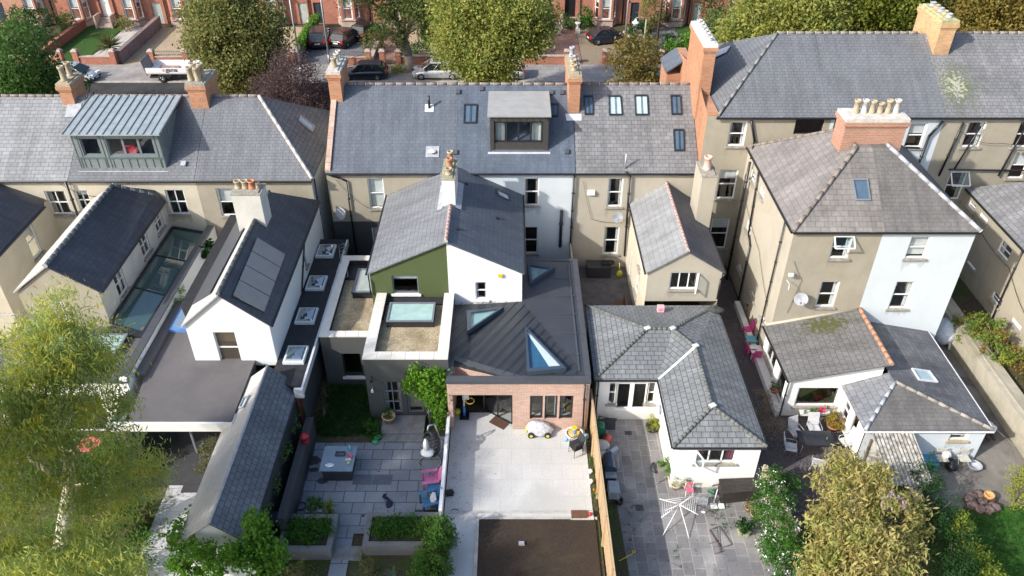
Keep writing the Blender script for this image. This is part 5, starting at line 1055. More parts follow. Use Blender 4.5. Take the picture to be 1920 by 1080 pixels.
# patio edging and steps
m = MB(); m.box(-2.85, 3.4, 21.6, 21.72, .02, .058); m.box(-1.5, 3.55, 21.24, 21.34, .035, .12); m.box(-1.5, -1.37, 12, 21.23, .035, .12); tag(m.build('patio_edging', CONCR), kind='structure')
m = MB(); m.box(-6.1, -4.1, 26.0, 27.15, 0, .22); m.box(-6.1, -4.1, 25.6, 26.0, 0, .1); tag(m.build('garden_steps', plain('step_stone', (.2, .2, .2), .8, var=.25)), 'two grey stone steps below the charcoal house door', 'steps')
m = MB(); m.box(-14.3, -12.2, 22.7, 23.1, -.02, .06); tag(m.build('terrace_step', STEP), kind='structure')
# ================================================================ houses across the street
FY = 85.5
X0_ = lambda u, v=45: Yp(u, v, FY).x
BSTONE = plain('bay_stone', (.42, .33, .28), .9, var=.2, scale=3)
DCOL = {'white': WHITE, 'dark': plain('dark_blue_door', (.03, .04, .06), .4), 'pale': plain('sage_door', (.4, .45, .42), .5), 'black': BLACKP}
def villa(x0, x1, bays, doors, label, mat=B_RED, steps=()):
    h = House('brick_villa', ((x0 + x1) / 2, FY, 0), label, 'house', 'red brick houses across the street')
    wins = []
    for (dx, col, z0, w_) in doors: wins.append(dict(r=(dx - x0 - w_ / 2, dx - x0 + w_ / 2, max(.03, z0), z0 + 2.2), k='opening'))
    for bx in bays: wins.append(dict(r=(bx - x0 - .5, bx - x0 + .5, 4.6, 6.3), k='sash'))
    h.wy(mat, FY, x0, x1, 0, 7.2, wins)
    for (dx, col, z0, w_) in doors:
        m = MB(); m.box(dx - w_ / 2, dx + w_ / 2, FY + .14, FY + .2, max(.03, z0), z0 + 2.2); o = h.part('door', m, DCOL[col])
        q = MB(); 
        for a, b in ((-.3, .1), (.08, .3)):
            for c, d in ((.2, .9), (1.05, 1.9)): q.box(dx + a * w_, dx + b * w_ - .04, FY + .125, FY + .139, z0 + c, z0 + d)
        q.build('door_panel', DCOL[col], h.root).parent = o
        if z0 > .3:
            m = MB(); n = 4
            for i in range(n): m.box(dx - w_ * .7, dx + w_ * .7, FY - .3 * (n - i) - .2, FY - .3 * (n - i - 1) - .2 + .0, 0, z0 * (i + 1) / n - .01)
            m.box(dx - w_ * .7, dx + w_ * .7, FY - .2, FY + .12, 0, z0); h.part('steps', m, BSTONE)
            m = MB(); m.box(dx - w_ * .9, dx - w_ * .72, FY - 1.5, FY - .01, 0, z0 + .5); m.box(dx + w_ * .72, dx + w_ * .9, FY - 1.5, FY - .01, 0, z0 + .5); h.part('step_wall', m, BSTONE)
            m = MB(); m.box(dx - w_ * .9, dx - w_ * .55, FY - .16, FY - .004, z0, z0 + 3); m.box(dx + w_ * .55, dx + w_ * .9, FY - .16, FY - .004, z0, z0 + 3); h.part('pilaster', m, B_RED)
    for bx in bays:
        f, s_, d = .72, 1.25, .95
        for a, b, ws in (((bx - s_, FY), (bx - f, FY - d), [dict(r=(.2, .9, .75, 3.0), k='sash', sill=0, fw=.09, c=(BLINDW, .3))]), ((bx - f, FY - d), (bx + f, FY - d), [dict(r=(.22, 1.22, .75, 3.0), k='sash', sill=0, fw=.1, dr=BLINDW, c=(BLINDW, .45))]), ((bx + f, FY - d), (bx + s_, FY), [dict(r=(.2, .9, .75, 3.0), k='sash', sill=0, fw=.09, c=(BLINDW, .3))])):
            h.wall(mat, a, b, .5, 3.6, ws)
        m = MB(); m.slab([(bx - s_ - .05, FY - .01, .5), (bx - f - .03, FY - d - .06, .5), (bx + f + .03, FY - d - .06, .5), (bx + s_ + .05, FY - .01, .5)], .5); m.slab([(bx - s_ - .06, FY - .01, .74), (bx - f - .04, FY - d - .1, .74), (bx + f + .04, FY - d - .1, .74), (bx + s_ + .06, FY - .01, .74)], .1); h.part('bay_base', m, BSTONE)
        m = MB(); m.slab([(bx - s_ - .1, FY - .01, 3.75), (bx - f - .1, FY - d - .15, 3.75), (bx + f + .1, FY - d - .15, 3.75), (bx + s_ + .1, FY - .01, 3.75)], .2); h.part('bay_roof', m, LEAD)
    h.roof(SL_GREY, [[(x0, FY - .3, 7.2), (x1, FY - .3, 7.2), (x1, FY + 5, 10.2), (x0, FY + 5, 10.2)], [(x0, FY + 5, 10.2), (x1, FY + 5, 10.2), (x1, FY + 10, 7.2), (x0, FY + 10, 7.2)]])
    top = [(FY, 7.15), (FY + 5, 10.1), (FY + 10, 7.15)]
    h.wx(mat, x0 + .01, FY, FY + 10, 0, 0, tops=top, face=-1); h.wx(mat, x1 - .01, FY, FY + 10, 0, 0, tops=top); h.wy(mat, FY + 10, x0, x1, 0, 7.1, face=1)
    h.pipe([(x1 - .25, FY - .1, 7), (x1 - .25, FY - .1, 0)], .06)
    return h
px2 = lambda u: X0_(u)
vv = [(-60, 112, [75], [(8, 'dark', .03, 1.1)], 'pink brick villa at the far left of the street behind shrubs'),
      (113, 222, [158], [(207, 'white', .75, 1.0)], 'red brick villa with white front door above stone steps'),
      (223, 322, [256], [(301, 'pale', .03, 1.0)], 'red brick villa with bay window and sage green low door'),
      (323, 478, [345, 440], [(405, 'dark', .7, 1.0)], 'red brick villa mostly hidden by the tall olive green tree'),
      (479, 588, [519], [(572, 'pale', .03, .9)], 'red brick villa between the olive tree and two parked cars'),
      (589, 700, [658], [(601, 'dark', .03, 1.0)], 'red brick villa with dark blue door behind two parked cars'),
      (701, 860, [745, 820], [(780, 'black', .7, 1.0)], 'red brick villa behind the forked street tree'),
      (861, 1035, [915, 985], [(950, 'black', .7, 1.0)], 'red brick villa hidden behind the large yellow green tree'),
      (1036, 1170, [1133], [(1068, 'black', .75, 1.1)], 'red brick villa with black doorway and white urns on its steps'),
      (1171, 1292, [1262], [(1188, 'dark', .03, .9)], 'red brick villa behind the street lamp and round clipped bush'),
      (1293, 1420, [1380], [(1304, 'pale', .03, .8)], 'red brick villa with narrow pale door at the right of the street'),
      (1421, 1560, [1470], [(1530, 'dark', .7, 1)], 'red brick villa behind the row of yellow green trees'),
      (1561, 1760, [1620, 1700], [(1660, 'dark', .7, 1)], 'red brick villa behind the trees left of the lichened chimney'),
      (1761, 2000, [1820, 1900], [(1860, 'dark', .7, 1)], 'red brick villa behind the orange tinted trees')]
for i, (a, b, bays, drs, lab) in enumerate(vv):
    villa(px2(a), px2(b), [px2(q) for q in bays], [(px2(q[0]),) + q[1:] for q in drs], lab, B_RED if i else unit_mat('pale_red_brick', (.45, .2, .13), (.5, .26, .17), (.3, .22, .18), .24, .086, .009, rough=.9))
# front gardens
yg = 73.6
def GX(u): return Yp(u, 118, yg).x
def gpatch(name, u0, u1, mat, y0=yg, y1=84.6, z=-.02, u0b=None, u1b=None): return ground(name, [(GX(u0), y0), (GX(u1), y0), (GX(u1), y1), (GX(u0), y1)], z, mat)
gpatch('lawn', 62, 148, LAWN, yg + .5); gpatch('path', 152, 190, CONCR); gpatch('lawn', 192, 218, LAWN, yg + 4, 84)
gpatch('driveway', 228, 405, GRVB); gpatch('driveway', 470, 548, GRVB); gpatch('driveway', 556, 690, speckle('grey_drive', (.13, .13, .14), (.19, .19, .2), 20)); gpatch('path', 692, 745, BLOCK)
gpatch('driveway', 750, 880, GRVB, z=-.03); gpatch('path', 1010, 1092, BLOCK); gpatch('driveway', 1093, 1170, speckle('brown_drive', (.2, .16, .11), (.3, .24, .17), 20)); gpatch('driveway', 1232, 1300, MATS['grey_drive'], yg, 84.5); gpatch('lawn', 1302, 1420, LAWN)
# boundary walls with piers
def pier(u, h=1.25, w=.5, lab=None, dy=0):
    x = GX(u); t = empty('gate_pier', (x, yg + dy, 0), lab, 'gate pier', 'brick gate piers along the pavement')
    m = MB(); m.box(x - w / 2, x + w / 2, yg - w / 2 + dy, yg + w / 2 + dy, -.05, h); m.build('pier_shaft', B_RED, t)
    m = MB(); m.lathe([(w * .8, h), (w * .85, h + .08), (w * .6, h + .2), (.001, h + .26)], (x, yg + dy, 0), 4, False)
    m.v = [((p[0] - x) * .707 - (p[1] - yg - dy) * .707 + x, (p[0] - x) * .707 + (p[1] - yg - dy) * .707 + yg + dy, p[2]) for p in m.v]; m.build('pier_cap', BSTONE, t)
names = ['left of the arched gate near the silver car', 'right of the gate beside the silver car', 'at the foot of the diagonal garden wall', 'left of the railings above the white truck', 'in the middle of the railings above the truck', 'beside the olive tree above the truck', 'with grey cap left of the parked dark cars', 'left of the brick path with dark railings', 'between the two narrow brick gateways', 'at the foot of the forked tree', 'by the brick drive at the end of the white cap chimney', 'right of the brown gravel drive', 'behind the dark timber pole']
for u, n in zip((117, 147, 216, 288, 351, 382, 551, 692, 718, 748, 1063, 1132, 1238), names): pier(u, lab='red brick pier ' + n)
def bwall(u0, u1, lab, h=.75, rail=False, mat=B_RED):
    x0, x1 = GX(u0) + .25, GX(u1) - .25; t = empty('boundary_wall', ((x0 + x1) / 2, yg, 0), lab, 'wall'); m = MB(); m.box(x0, x1, yg - .14, yg + .14, -.05, h); m.build('brickwork', mat, t)
    m = MB(); m.box(x0, x1, yg - .2, yg + .2, h, h + .09); m.build('coping', BSTONE, t)
    if rail:
        m = MB(); n = int((x1 - x0) / .16)
        for i in range(n): x = x0 + .1 + i * .16; m.tube((x, yg, h + .09), (x, yg, h + .6), .014, n=4)
        m.tube((x0, yg, h + .5), (x1, yg, h + .5), .018, n=4); m.tube((x0, yg, h + .2), (x1, yg, h + .2), .018, n=4); m.build('railing', BLACKP, t)
bwall(147, 216, 'low red brick wall below the spiky plant'); bwall(288, 351, 'red brick wall with railings above the white truck', rail=True); bwall(351, 382, 'short brick wall with railings beside the olive tree', rail=True)
bwall(635, 692, 'brick wall with dark scrolled railings above the dark hatchback', .7, True); bwall(748, 905, 'long brick wall with railings behind the silver car', .8, True); bwall(1132, 1238, 'brick wall with railings below the parked black car', .7, True); bwall(-40, 117, 'brick wall behind the dark green tree at the left'); bwall(905, 1063, 'brick wall beneath the yellow green tree', .8); bwall(1238, 1500, 'brick wall behind the olive bush', .8); bwall(382, 551, 'brick wall behind the olive green street tree', .7)
def dwall(u, lab, mat=B_GREY, h=1.1, y1=84.5):
    x = GX(u); m = MB(); m.box(x - .18, x + .18, yg + .3, y1, -.05, h); m.box(x - .22, x + .22, yg + .3, y1, h, h + .08); tag(m.build('garden_wall', mat), lab, 'wall')
dwall(224, 'dark stone wall between the lawn and the gravel drive', unit_mat('purple_stone', (.2, .14, .14), (.26, .2, .19), (.12, .1, .1), .3, .15, .02, rough=.9)); dwall(66, 'low brick wall left of the front lawn', B_RED2, .8); dwall(553, 'dark garden wall under the long narrow hedge', B_GREY, .9); dwall(1216, 'low stone garden wall behind the green pole', B_GREY, .8); dwall(694, 'pale stone edging wall beside the herringbone path', BSTONE, .4, 79)
# ---------------------------------------------------------------- vehicles
TYRE = plain('tyre', (.02, .02, .021), .85, var=.2); ALLOY = plain('alloy', (.45, .46, .48), .3, .7, var=.1); CARGL = plain('car_glass', (.018, .024, .028), .08, var=.3, scale=1, spec=.9); TAIL = plain('tail_light', (.4, .02, .02), .25); HEADL = plain('head_light', (.75, .77, .78), .15); PLATE = plain('number_plate', (.75, .75, .7), .5); TRIMB = plain('black_trim', (.02, .02, .022), .6)
def carpaint(name, col):
    m, t, b, o = nodes(name); b.inputs['Base Color'].default_value = c4(col); b.inputs['Metallic'].default_value = .35; b.inputs['Roughness'].default_value = .3; b.inputs['Coat Weight'].default_value = .8
    n = ramp(t, rgbnoise(t, 2.5, 5, texco(t, 'Object')), .4, .7, .3, .42); t.links.new(n, b.inputs['Roughness']); return m
def wheel(t, x, y, r=.32, w=.21):
    s = 1 if y > 0 else -1; m = MB(); n = 18; prof = [(r * .62, w / 2), (r * .95, w / 2), (r, w * .3), (r, -w * .3), (r * .95, -w / 2), (r * .62, -w / 2)]
    vs = [(x + a * math.cos(2 * math.pi * i / n), y + b, r + a * math.sin(2 * math.pi * i / n)) for a, b in prof for i in range(n)]
    m.add(vs, [(j * n + i, (j + 1) * n + i, (j + 1) * n + (i + 1) % n, j * n + (i + 1) % n) for j in range(len(prof) - 1) for i in range(n)], True); o = m.build('wheel', TYRE, t)
    q = MB(); q.tube((x, y - w * .42 * s, r), (x, y + w * .42 * s, r), r * .2, n=8); q.tube((x, y + w * .1 * s, r), (x, y + w * .14 * s, r), r * .6, n=16)
    for i in range(5): a = i * 2 * math.pi / 5; q.tube((x, y + w * .36 * s, r), (x + r * .6 * math.cos(a), y + w * .4 * s, r + r * .6 * math.sin(a)), r * .09, n=5)
    q.build('rim', ALLOY, t).parent = o
def car(name, col, label, L=4.2, W=1.76, H=1.48, style='hatch', cat='car'):
    """nose towards +X, wheels on z=0, origin under the middle"""
    t = empty(name, (0, 0, 0), label, cat, 'parked cars'); P_ = carpaint(label[:24], col); h = L / 2; w = W / 2
    belt = H * .62; st = [(-h, .82, .42, belt * .78), (-h + .08, .92, .26, belt * .98), (-h + .5, .99, .2, belt * 1.02), (-h + 1.4, 1, .18, belt), (.2, 1, .18, belt * .97), (h - 1.25, .99, .18, belt * .9), (h - .6, .96, .2, belt * .8), (h - .12, .86, .26, belt * .66), (h, .74, .36, belt * .5)]
    m = MB(); k = 10; vs = []
    for x, wf, zb, zt in st:
        ww = w * wf
        ring = [(-ww * .9, zb), (-ww, zb + .12), (-ww, zt * .72), (-ww * .97, zt - .05), (-ww * .84, zt), (ww * .84, zt), (ww * .97, zt - .05), (ww, zt * .72), (ww, zb + .12), (ww * .9, zb)]
        vs += [(x, y, z) for y, z in ring]
    fs = [(j * k + i, j * k + (i + 1) % k, (j + 1) * k + (i + 1) % k, (j + 1) * k + i) for j in range(len(st) - 1) for i in range(k)] + [tuple(range(k))[::-1], tuple((len(st) - 1) * k + i for i in range(k))]
    m.add(vs, fs, True); body = m.build('body', P_, t)
    bx = {'hatch': (-h + .1, -h + .55, .3, 1.05), 'mpv': (-h + .08, -h + .35, .55, 1.4), 'suv': (-h + .1, -h + .5, .35, 1.05), 'coupe': (-h + .35, -h + 1.1, .1, 1.0)}[style]
    a0, a1, a2, a3 = bx; wb, wr = w * .9, w * .72; zb = belt - .02; zt = H - .05
    m = MB(); vs = [(a0, -wb, zb), (a3, -wb, zb), (a3, wb, zb), (a0, wb, zb), (a1, -wr, zt), (a2, -wr, zt), (a2, wr, zt), (a1, wr, zt)]; m.add(vs, [(0, 1, 5, 4), (1, 2, 6, 5), (2, 3, 7, 6), (3, 0, 4, 7)]); m.build('windows', CARGL, t)
    m = MB(); m.slab([(a1 - .04, -wr - .02, H - .02), (a2 + .05, -wr - .02, H - .02), (a2 + .05, wr + .02, H - .02), (a1 - .04, wr + .02, H - .02)], .05); m.slab([(a1 + .15, -wr + .12, H + .01), (a2 - .1, -wr + .12, H + .01), (a2 - .1, wr - .12, H + .01), (a1 + .15, wr - .12, H + .01)], .03)
    for i in range(4): m.tube(vs[i], vs[i + 4], .04, n=5)
    for s_ in (-1, 1):
        for f in (.36, .68): m.tube((a0 + (a3 - a0) * f, wb * s_, zb), (a1 + (a2 - a1) * f, wr * s_, zt), .03, n=4)
        m.rbox((a3 - .25, (w + .08) * s_, belt + .06), (.14, .18, .13))
    m.build('roof', P_, t)
    if style == 'mpv': m = MB(); m.slab([(-.5, -.4, H + .03), (.35, -.4, H + .03), (.35, .4, H + .03), (-.5, .4, H + .03)], .02); m.build('sunroof', CARGL, t)
    m = MB(); m.box(-h + .5, h - .5, -w * .985, w * .985, .16, .3); m.box(h - .1, h + .015, -w * .6, w * .6, .3, .42); m.box(-h - .015, -h + .1, -w * .6, w * .6, .3, .45); m.build('trim', TRIMB, t)
    for s_ in (-1, 1):
        m = MB(); m.rbox((h - .2, w * .66 * s_, belt * .68), (.3, .36, .14), rz=-.5 * s_); m.build('headlight', HEADL, t)
        m = MB(); m.rbox((-h + .06, w * .76 * s_, belt * .86), (.16, .26, .3)); m.build('tail_light', TAIL, t)
    m = MB(); m.box(-h - .02, -h + .05, -.26, .26, .55, .67); m.build('number_plate', PLATE, t); m = MB(); m.box(h - .03, h + .022, -.26, .26, .32, .43); m.build('number_plate', PLATE, t)
    for x in (-L * .31, L * .32):
        for y in (-w + .08, w - .08): wheel(t, x, y, .33 if style in ('suv', 'mpv') else .31)
    return t
def at(u, v, z=-.03): p = G(u, v, z); return (p.x, p.y, z)
place(car('parked_car', (.5, .56, .6), 'silver blue hatchback at the kerb beside the dark green tree', 3.9), at(146, 150), R(-4))
place(car('parked_car', (.02, .03, .045), 'dark blue hatchback parked at the kerb behind the middle houses', 4.2), at(684, 146), math.pi)
place(car('parked_car', (.55, .57, .58), 'silver people carrier with sunroof parked at the kerb', 4.5, 1.8, 1.6, 'mpv'), at(821, 145), math.pi)
place(car('parked_car', (.72, .73, .74), 'white car half hidden by the yellow green tree', 4.2), at(941, 146), math.pi)
place(car('parked_car', (.035, .04, .05), 'charcoal estate car on the drive beside the narrow hedge', 4.5, 1.85, 1.6, 'suv'), at(600, 80, 0), R(96))
place(car('parked_car', (.02, .018, .02), 'black hatchback with red tail lights on the grey drive', 4.3, 1.78, 1.45, 'hatch'), at(652, 80, 0), R(68))
place(car('parked_car', (.02, .02, .022), 'second black car nose to the bay window behind the hatchback', 4.2), (at(668, 62, 0)[0] + 1.2, 81.8, 0), R(70))
place(car('parked_car', (.012, .016, .03), 'glossy black car on the brown gravel drive', 4.3, 1.8, 1.42, 'coupe'), at(1140, 78, 0), R(14))
# flatbed truck
t = empty('flatbed_truck', (0, 0, 0), 'white flatbed truck with open grey tail ramp parked at the kerb', 'truck'); TW = plain('truck_white', (.8, .8, .82), .35, var=.03)
m = MB(); m.box(-3.2, 1.4, -1.0, 1.0, .85, .95); m.box(-3.2, 1.4, -1.04, -.99, .951, 1.4); m.box(-3.2, 1.4, .99, 1.04, .951, 1.4); m.box(1.35, 1.4, -.98, .98, .951, 1.7); m.build('flatbed', TW, t)
m = MB(); m.box(-3.1, 3.0, -.45, .45, .5, .84); m.box(-3.0, -1.2, -.95, .95, .45, .6); m.box(-2.2, -1.0, -1.0, -.9, .62, .84); m.build('chassis', TRIMB, t)
m = MB(); m.rbox((-3.35, 0, 1.35), (.06, 1.9, 1.25), ry=-.25); 
for y in (-.95, .95): m.tube((-3.2, y, .7), (-3.5, y, 2.0), .035, n=5)
m.tube((-3.5, -.95, 2.0), (-3.5, .95, 2.0), .035, n=5); m.build('tail_ramp', plain('ramp_mesh', (.2, .2, .21), .7, .3), t)
m = MB(); prof = [(1.5, .5), (3.35, .5), (3.35, 1.1), (3.05, 1.35), (2.6, 2.15), (1.7, 2.2), (1.5, 2.1)]; n = len(prof)
m.add([(x, -.95, z) for x, z in prof] + [(x, .95, z) for x, z in prof], [tuple(range(n)), tuple(range(2 * n - 1, n - 1, -1))] + [(i, n + i, n + (i + 1) % n, (i + 1) % n) for i in range(n)]); m.build('cab', TW, t)
m = MB(); m.add([(3.06, -.85, 1.38), (3.06, .85, 1.38), (2.66, .82, 2.1), (2.66, -.82, 2.1)], [(0, 1, 2, 3)]); 
for s_ in (-1, 1): m.add([(1.75, .957 * s_, 1.35), (2.95, .957 * s_, 1.35), (2.55, .957 * s_, 2.02), (1.75, .957 * s_, 2.05)], [(0, 1, 2, 3) if s_ < 0 else (3, 2, 1, 0)])
m.build('windows', CARGL, t)
for x in (-1.9, 2.4):
    for y in (-.85, .85): wheel(t, x, y, .36, .26)
m = MB(); m.box(3.34, 3.37, -.8, -.5, .75, .95); m.build('headlight', HEADL, t); m = MB(); m.box(3.34, 3.37, .5, .8, .75, .95); m.build('headlight', HEADL, t)
m = MB(); m.box(-2.4, -.6, .1, .5, .96, 1.1); m.box(-2.8, -1.4, -.5, -.1, .96, 1.05); m.build('load', plain('timber_load', (.3, .2, .17), .8, var=.3), t)
m = MB(); m.ball((-1.62, -1.045, 1.2), .13, 10, 6, (1, .05, 1)); m.build('pink_mark', plain('pink_mark', (.75, .4, .42), .5), t)
fc = bpy.data.curves.new('lettering', 'FONT'); fc.body = 'gama'; fc.size = .52; fc.extrude = .004; fc.offset = .012
fo = bpy.data.objects.new('lettering', fc); COL.objects.link(fo); bpy.context.view_layer.update()
me = bpy.data.meshes.new_from_object(fo.evaluated_get(bpy.context.evaluated_depsgraph_get())); bpy.data.objects.remove(fo); me.materials.clear(); me.materials.append(plain('dark_lettering', (.06, .06, .07), .5))
lo = bpy.data.objects.new('lettering', me); COL.objects.link(lo); lo.parent = t; lo.rotation_euler = (R(90), 0, 0); lo.location = (-1.4, -1.048, 1.08)
place(t, at(353, 148), 0)
# ---------------------------------------------------------------- poles and lamps
def pole(name, u0, v0, lab, h, r0, r1, mat, y=None, cat='pole', lean=(0, 0), extra=None):
    p = G(u0, v0, 0) if y is None else Yp(u0, v0, y); b = Vector((p.x, p.y, 0)); t = empty(name, b, lab, cat); m = MB(); m.tube(b, b + Vector((lean[0], lean[1], h)), r0, r1, 10); m.tube(b, b + Z * .8, r0 * 1.25, n=10); m.build('shaft', mat, t)
    if extra: extra(t, b + Vector((lean[0], lean[1], h)))
    return t
GALV = plain('galvanised', (.36, .38, .4), .5, .5, var=.15)
def lamp(t, p):
    m = MB(); m.path([p, p + Vector((0, -.5, .35)), p + Vector((0, -1.2, .45))], .05, 6); m.build('lamp_arm', GALV, t); m = MB(); m.rbox(p + Vector((0, -1.5, .42)), (.3, .75, .14)); m.build('lamp_head', GALV, t)
pole('street_lamp', 566, 142, 'grey street lamp post in front of the dark red shrub', 8.5, .1, .06, GALV, cat='street lamp', extra=lamp)
pole('telegraph_pole', 618, 118, 'thin grey pole in front of the two cars on the drive', 8, .08, .06, GALV, cat='pole')
pole('street_lamp', 1170, 98, 'slim grey lamp column with a small box beside the black car', 8.5, .1, .06, GALV, cat='street lamp', extra=lamp)
pole('telegraph_pole', 1229, 105, 'dark timber pole right of the hanging lantern', 8.5, .13, .1, plain('dark_timber', (.06, .045, .035), .9, var=.3))
def lantern(t, p):
    m = MB(); m.path([p, p + Vector((-.5, 0, .25)), p + Vector((-1.0, 0, .15))], .03, 5); m.build('lamp_arm', GALV, t)
    m = MB(); m.lathe([(.001, .5), (.08, .42), (.12, .3), (.35, .15), (.38, .1), (.25, 0), (.2, -.18), (.001, -.22)], p + Vector((-1.0, 0, -.4)), 12); m.build('lantern', WHITE, t)
pole('lantern_post', 1206, 96, 'pale green timber post carrying a white hanging lantern', 3.1, .09, .08, plain('green_timber', (.28, .31, .22), .9, var=.2), cat='lantern post', extra=lantern)
m = MB(); p = G(582, 66, 0); m.box(p.x - .3, p.x + .3, p.y - .3, p.y + .3, 0, .9); m.lathe([(.45, .9), (.4, 1.0), (.3, 1.1), (.18, 1.4), (.001, 1.6)], (p.x, p.y, 0), 10); tag(m.build('stone_finial', MORTAR), 'white finial on a pier beside the charcoal estate car', 'finial')
for u, lab in ((1026, 'white urn at the left end of the steps'), (1048, 'white urn in the middle beside the brick path'), (1083, 'white urn nearest the brown gravel drive')):
    p = G(u, 62, 0); m = MB(); m.lathe([(.2, 0), (.12, .1), (.1, .25), (.3, .5), (.34, .6), (.2, .62), (.001, .6)], (p.x, p.y, .5), 10); m.box(p.x - .22, p.x + .22, p.y - .22, p.y + .22, 0, .5); tag(m.build('stone_urn', MORTAR), lab, 'urn', 'urns by the black doorway')
p0, p1 = Vector((13.6, 73, 6.2)), Vector((20.5, 73.3, 3.3)); q0 = Vector((8, 82, 9)); 
for i, (a, b, lab) in enumerate(((p0 + Vector((0, 0, 2)), Vector((15.6, 74.2, 3.2)), 'thin overhead wire dropping to the green lantern post'), )):
    m = MB(); pts = [a.lerp(b, k / 8) - Z * (math.sin(math.pi * k / 8) * .5) for k in range(9)]; m.path(pts, .015, 4); tag(m.build('overhead_wire', BLACKP), lab, 'wire')
pts = [Vector((18.4, 12, 9)).lerp(Vector((20.9, 24.4, 2.2)), k / 14) - Z * math.sin(math.pi * k / 14) * .35 for k in range(15)]; m = MB(); m.path(pts, .007, 4); tag(m.build('overhead_wire', GALV), 'thin wire crossing above the lawn to the blue outbuilding', 'wire')
# ================================================================ walls and fences between the gardens
WGREY = render_mat('patio_wall_grey', (.2, .2, .205), .3)
m = MB(); m.box(-2.98, -2.9, 21.0, 26.6, 0, .9); m.box(-3.0, -2.86, 21.0, 26.6, .9, .96); m.box(-3.0, -2.86, 24.3, 24.9, .95, 1.1); tag(m.build('garden_wall', W_WHITE), 'thin white wall between the grey patio and the pale patio', 'wall')
def fence(x0, y0, x1, y1, h, lab, mat=WOODT, bw=.14, step=0, posts=2.4):
    a, b = Vector((x0, y0, 0)), Vector((x1, y1, 0)); L = (b - a).length; d = (b - a) / L; n = Vector((d.y, -d.x, 0)); t = empty('timber_fence', a.lerp(b, .5), lab, 'fence'); m = MB(); k = int(L / bw); ang = math.atan2(d.y, d.x)
    for i in range(k): p = a + d * (bw * (i + .5)); m.rbox(p + Z * (h / 2), (bw * .94, .022 + (i % 2) * .012, h), rz=ang)
    m.rbox(a.lerp(b, .5) + Z * (h + .02), (L, .1, .035), rz=ang); m.build('boards', mat, t)
    q = 0
    while q <= L: m = MB(); m.rbox(a + d * q + Z * (h / 2 + .02) + n * .06, (.09, .09, h + .06), rz=ang); m.build('fence_post', mat, t); q += posts
fence(3.66, 27.2, 3.74, 16.5, 1.85, 'long pale timber fence beside the white patio')
fence(10.75, 22.9, 11.15, 19.5, 1.5, 'short weathered fence behind the black storage box', unit_mat('grey_timber', (.42, .36, .27), (.5, .43, .33), (.2, .17, .13), .12, 4, .006))
m = MB(); m.box(-9.32, -9.05, 20.3, 25.9, 0, 1.3); m.box(-9.36, -9.0, 20.3, 25.9, 1.3, 1.36); tag(m.build('garden_wall', W_CHAR2), 'dark wall between the slated shed and the grey patio', 'wall')
m = MB(); m.box(23.1, 24.0, 18, 39.5, 0, 1.35); m.box(23.35, 23.45, 18, 39.5, 1.35, 1.4); tag(m.build('boundary_wall', render_mat('lichened_wall', (.4, .37, .3), .8, (.2, .18, .12))), 'thick pale boundary wall at the right edge topped with shrubs', 'wall')
ground('bank', rect(24.0, 25.8, 18, 39.5), .9, SOIL, th=.9)
m = MB(); m.box(-17.4, -16.9, 12, 24, 0, .1); 
m = MB(); m.box(3.42, 3.5, 32.5, 39.8, 0, 1.8); tag(m.build('yard_fence', MATS['grey_timber']), 'tall weathered fence between the small yard and the metal roof', 'fence')
# raised planters
def planter(x0, x1, y0, y1, h, lab, w=.22, mat=None, soil=True):
    t = empty('raised_planter', ((x0 + x1) / 2, (y0 + y1) / 2, 0), lab, 'planter', 'grey raised planters'); m = MB()
    m.box(x0, x1, y0, y0 + w, -.4, h); m.box(x0, x1, y1 - w, y1, 0, h); m.box(x0, x0 + w, y0 + w, y1 - w, 0, h); m.box(x1 - w, x1, y0 + w, y1 - w, 0, h); m.build('planter_wall', mat or WGREY, t)
    m = MB(); m.box(x0 + w, x1 - w, y0 + w, y1 - w, h - .25, h - .12); m.build('planter_soil', SOIL, t)
planter(-9.3, -7.15, 19.4, 21.15, .55, 'grey raised planter at the left corner of the grey patio'); planter(-5.95, -2.95, 19.6, 21.25, .55, 'grey raised planter beside the clipped hedge')
m = MB(); m.box(-7.1, -6.0, 18.7, 19.35, -.4, -.12); m.box(-7.1, -6.0, 19.35, 20.0, -.4, 0.002); tag(m.build('garden_steps', MATS['step_stone']), 'dark steps between the two raised planters', 'steps')
# ================================================================ garden furniture
def P0(u, v, z=0): return G(u, v, z)
CHARC = plain('charcoal_panel', (.035, .037, .042), .5, var=.2)
# fire table
p = P0(631, 884); cx, cy = -7.63, 24.0
t = empty('garden_table', (cx, cy, 0), 'square grey topped table with solid dark base on the grey patio', 'table'); m = MB(); m.box(cx - .62, cx + .62, cy - .62, cy + .62, 0, .66); m.box(cx - .05, cx + .05, cy - .64, cy - .621, 0, .66); m.build('base', CHARC, t); m = MB(); m.box(cx - .72, cx + .72, cy - .72, cy + .72, .68, .74); m.build('table_top', plain('slate_table_top', (.2, .27, .33), .35, var=.1), t)
def blob(name, x, y, z, sx, sy, sz, mat, lab, cat, jit=.15, grp=None):
    m = MB(); m.ball((x, y, z + sz), 1, 10, 7, (sx, sy, sz), jit); return tag(m.build(name, mat), lab, cat, grp)
COLr = lambda n, c, r=.5: plain(n, c, r, var=.15, scale=6)
m = MB(); 
for i in range(4): a = [(-.2, -.12), (.2, -.12), (.2, .12), (-.2, .12)]; m.tube((cx + .05 + a[i][0], cy + .22 + a[i][1], .78), (cx + .05 + a[(i + 1) % 4][0], cy + .22 + a[(i + 1) % 4][1], .78), .018, n=4)
for i in range(5): m.tube((cx - .1 + i * .08, cy + .1, .77), (cx - .08 + i * .08, cy + .34, .77), .012, n=4)
tag(m.build('wire_rack', BLACKP), 'black wire rack on the grey garden table', 'rack')
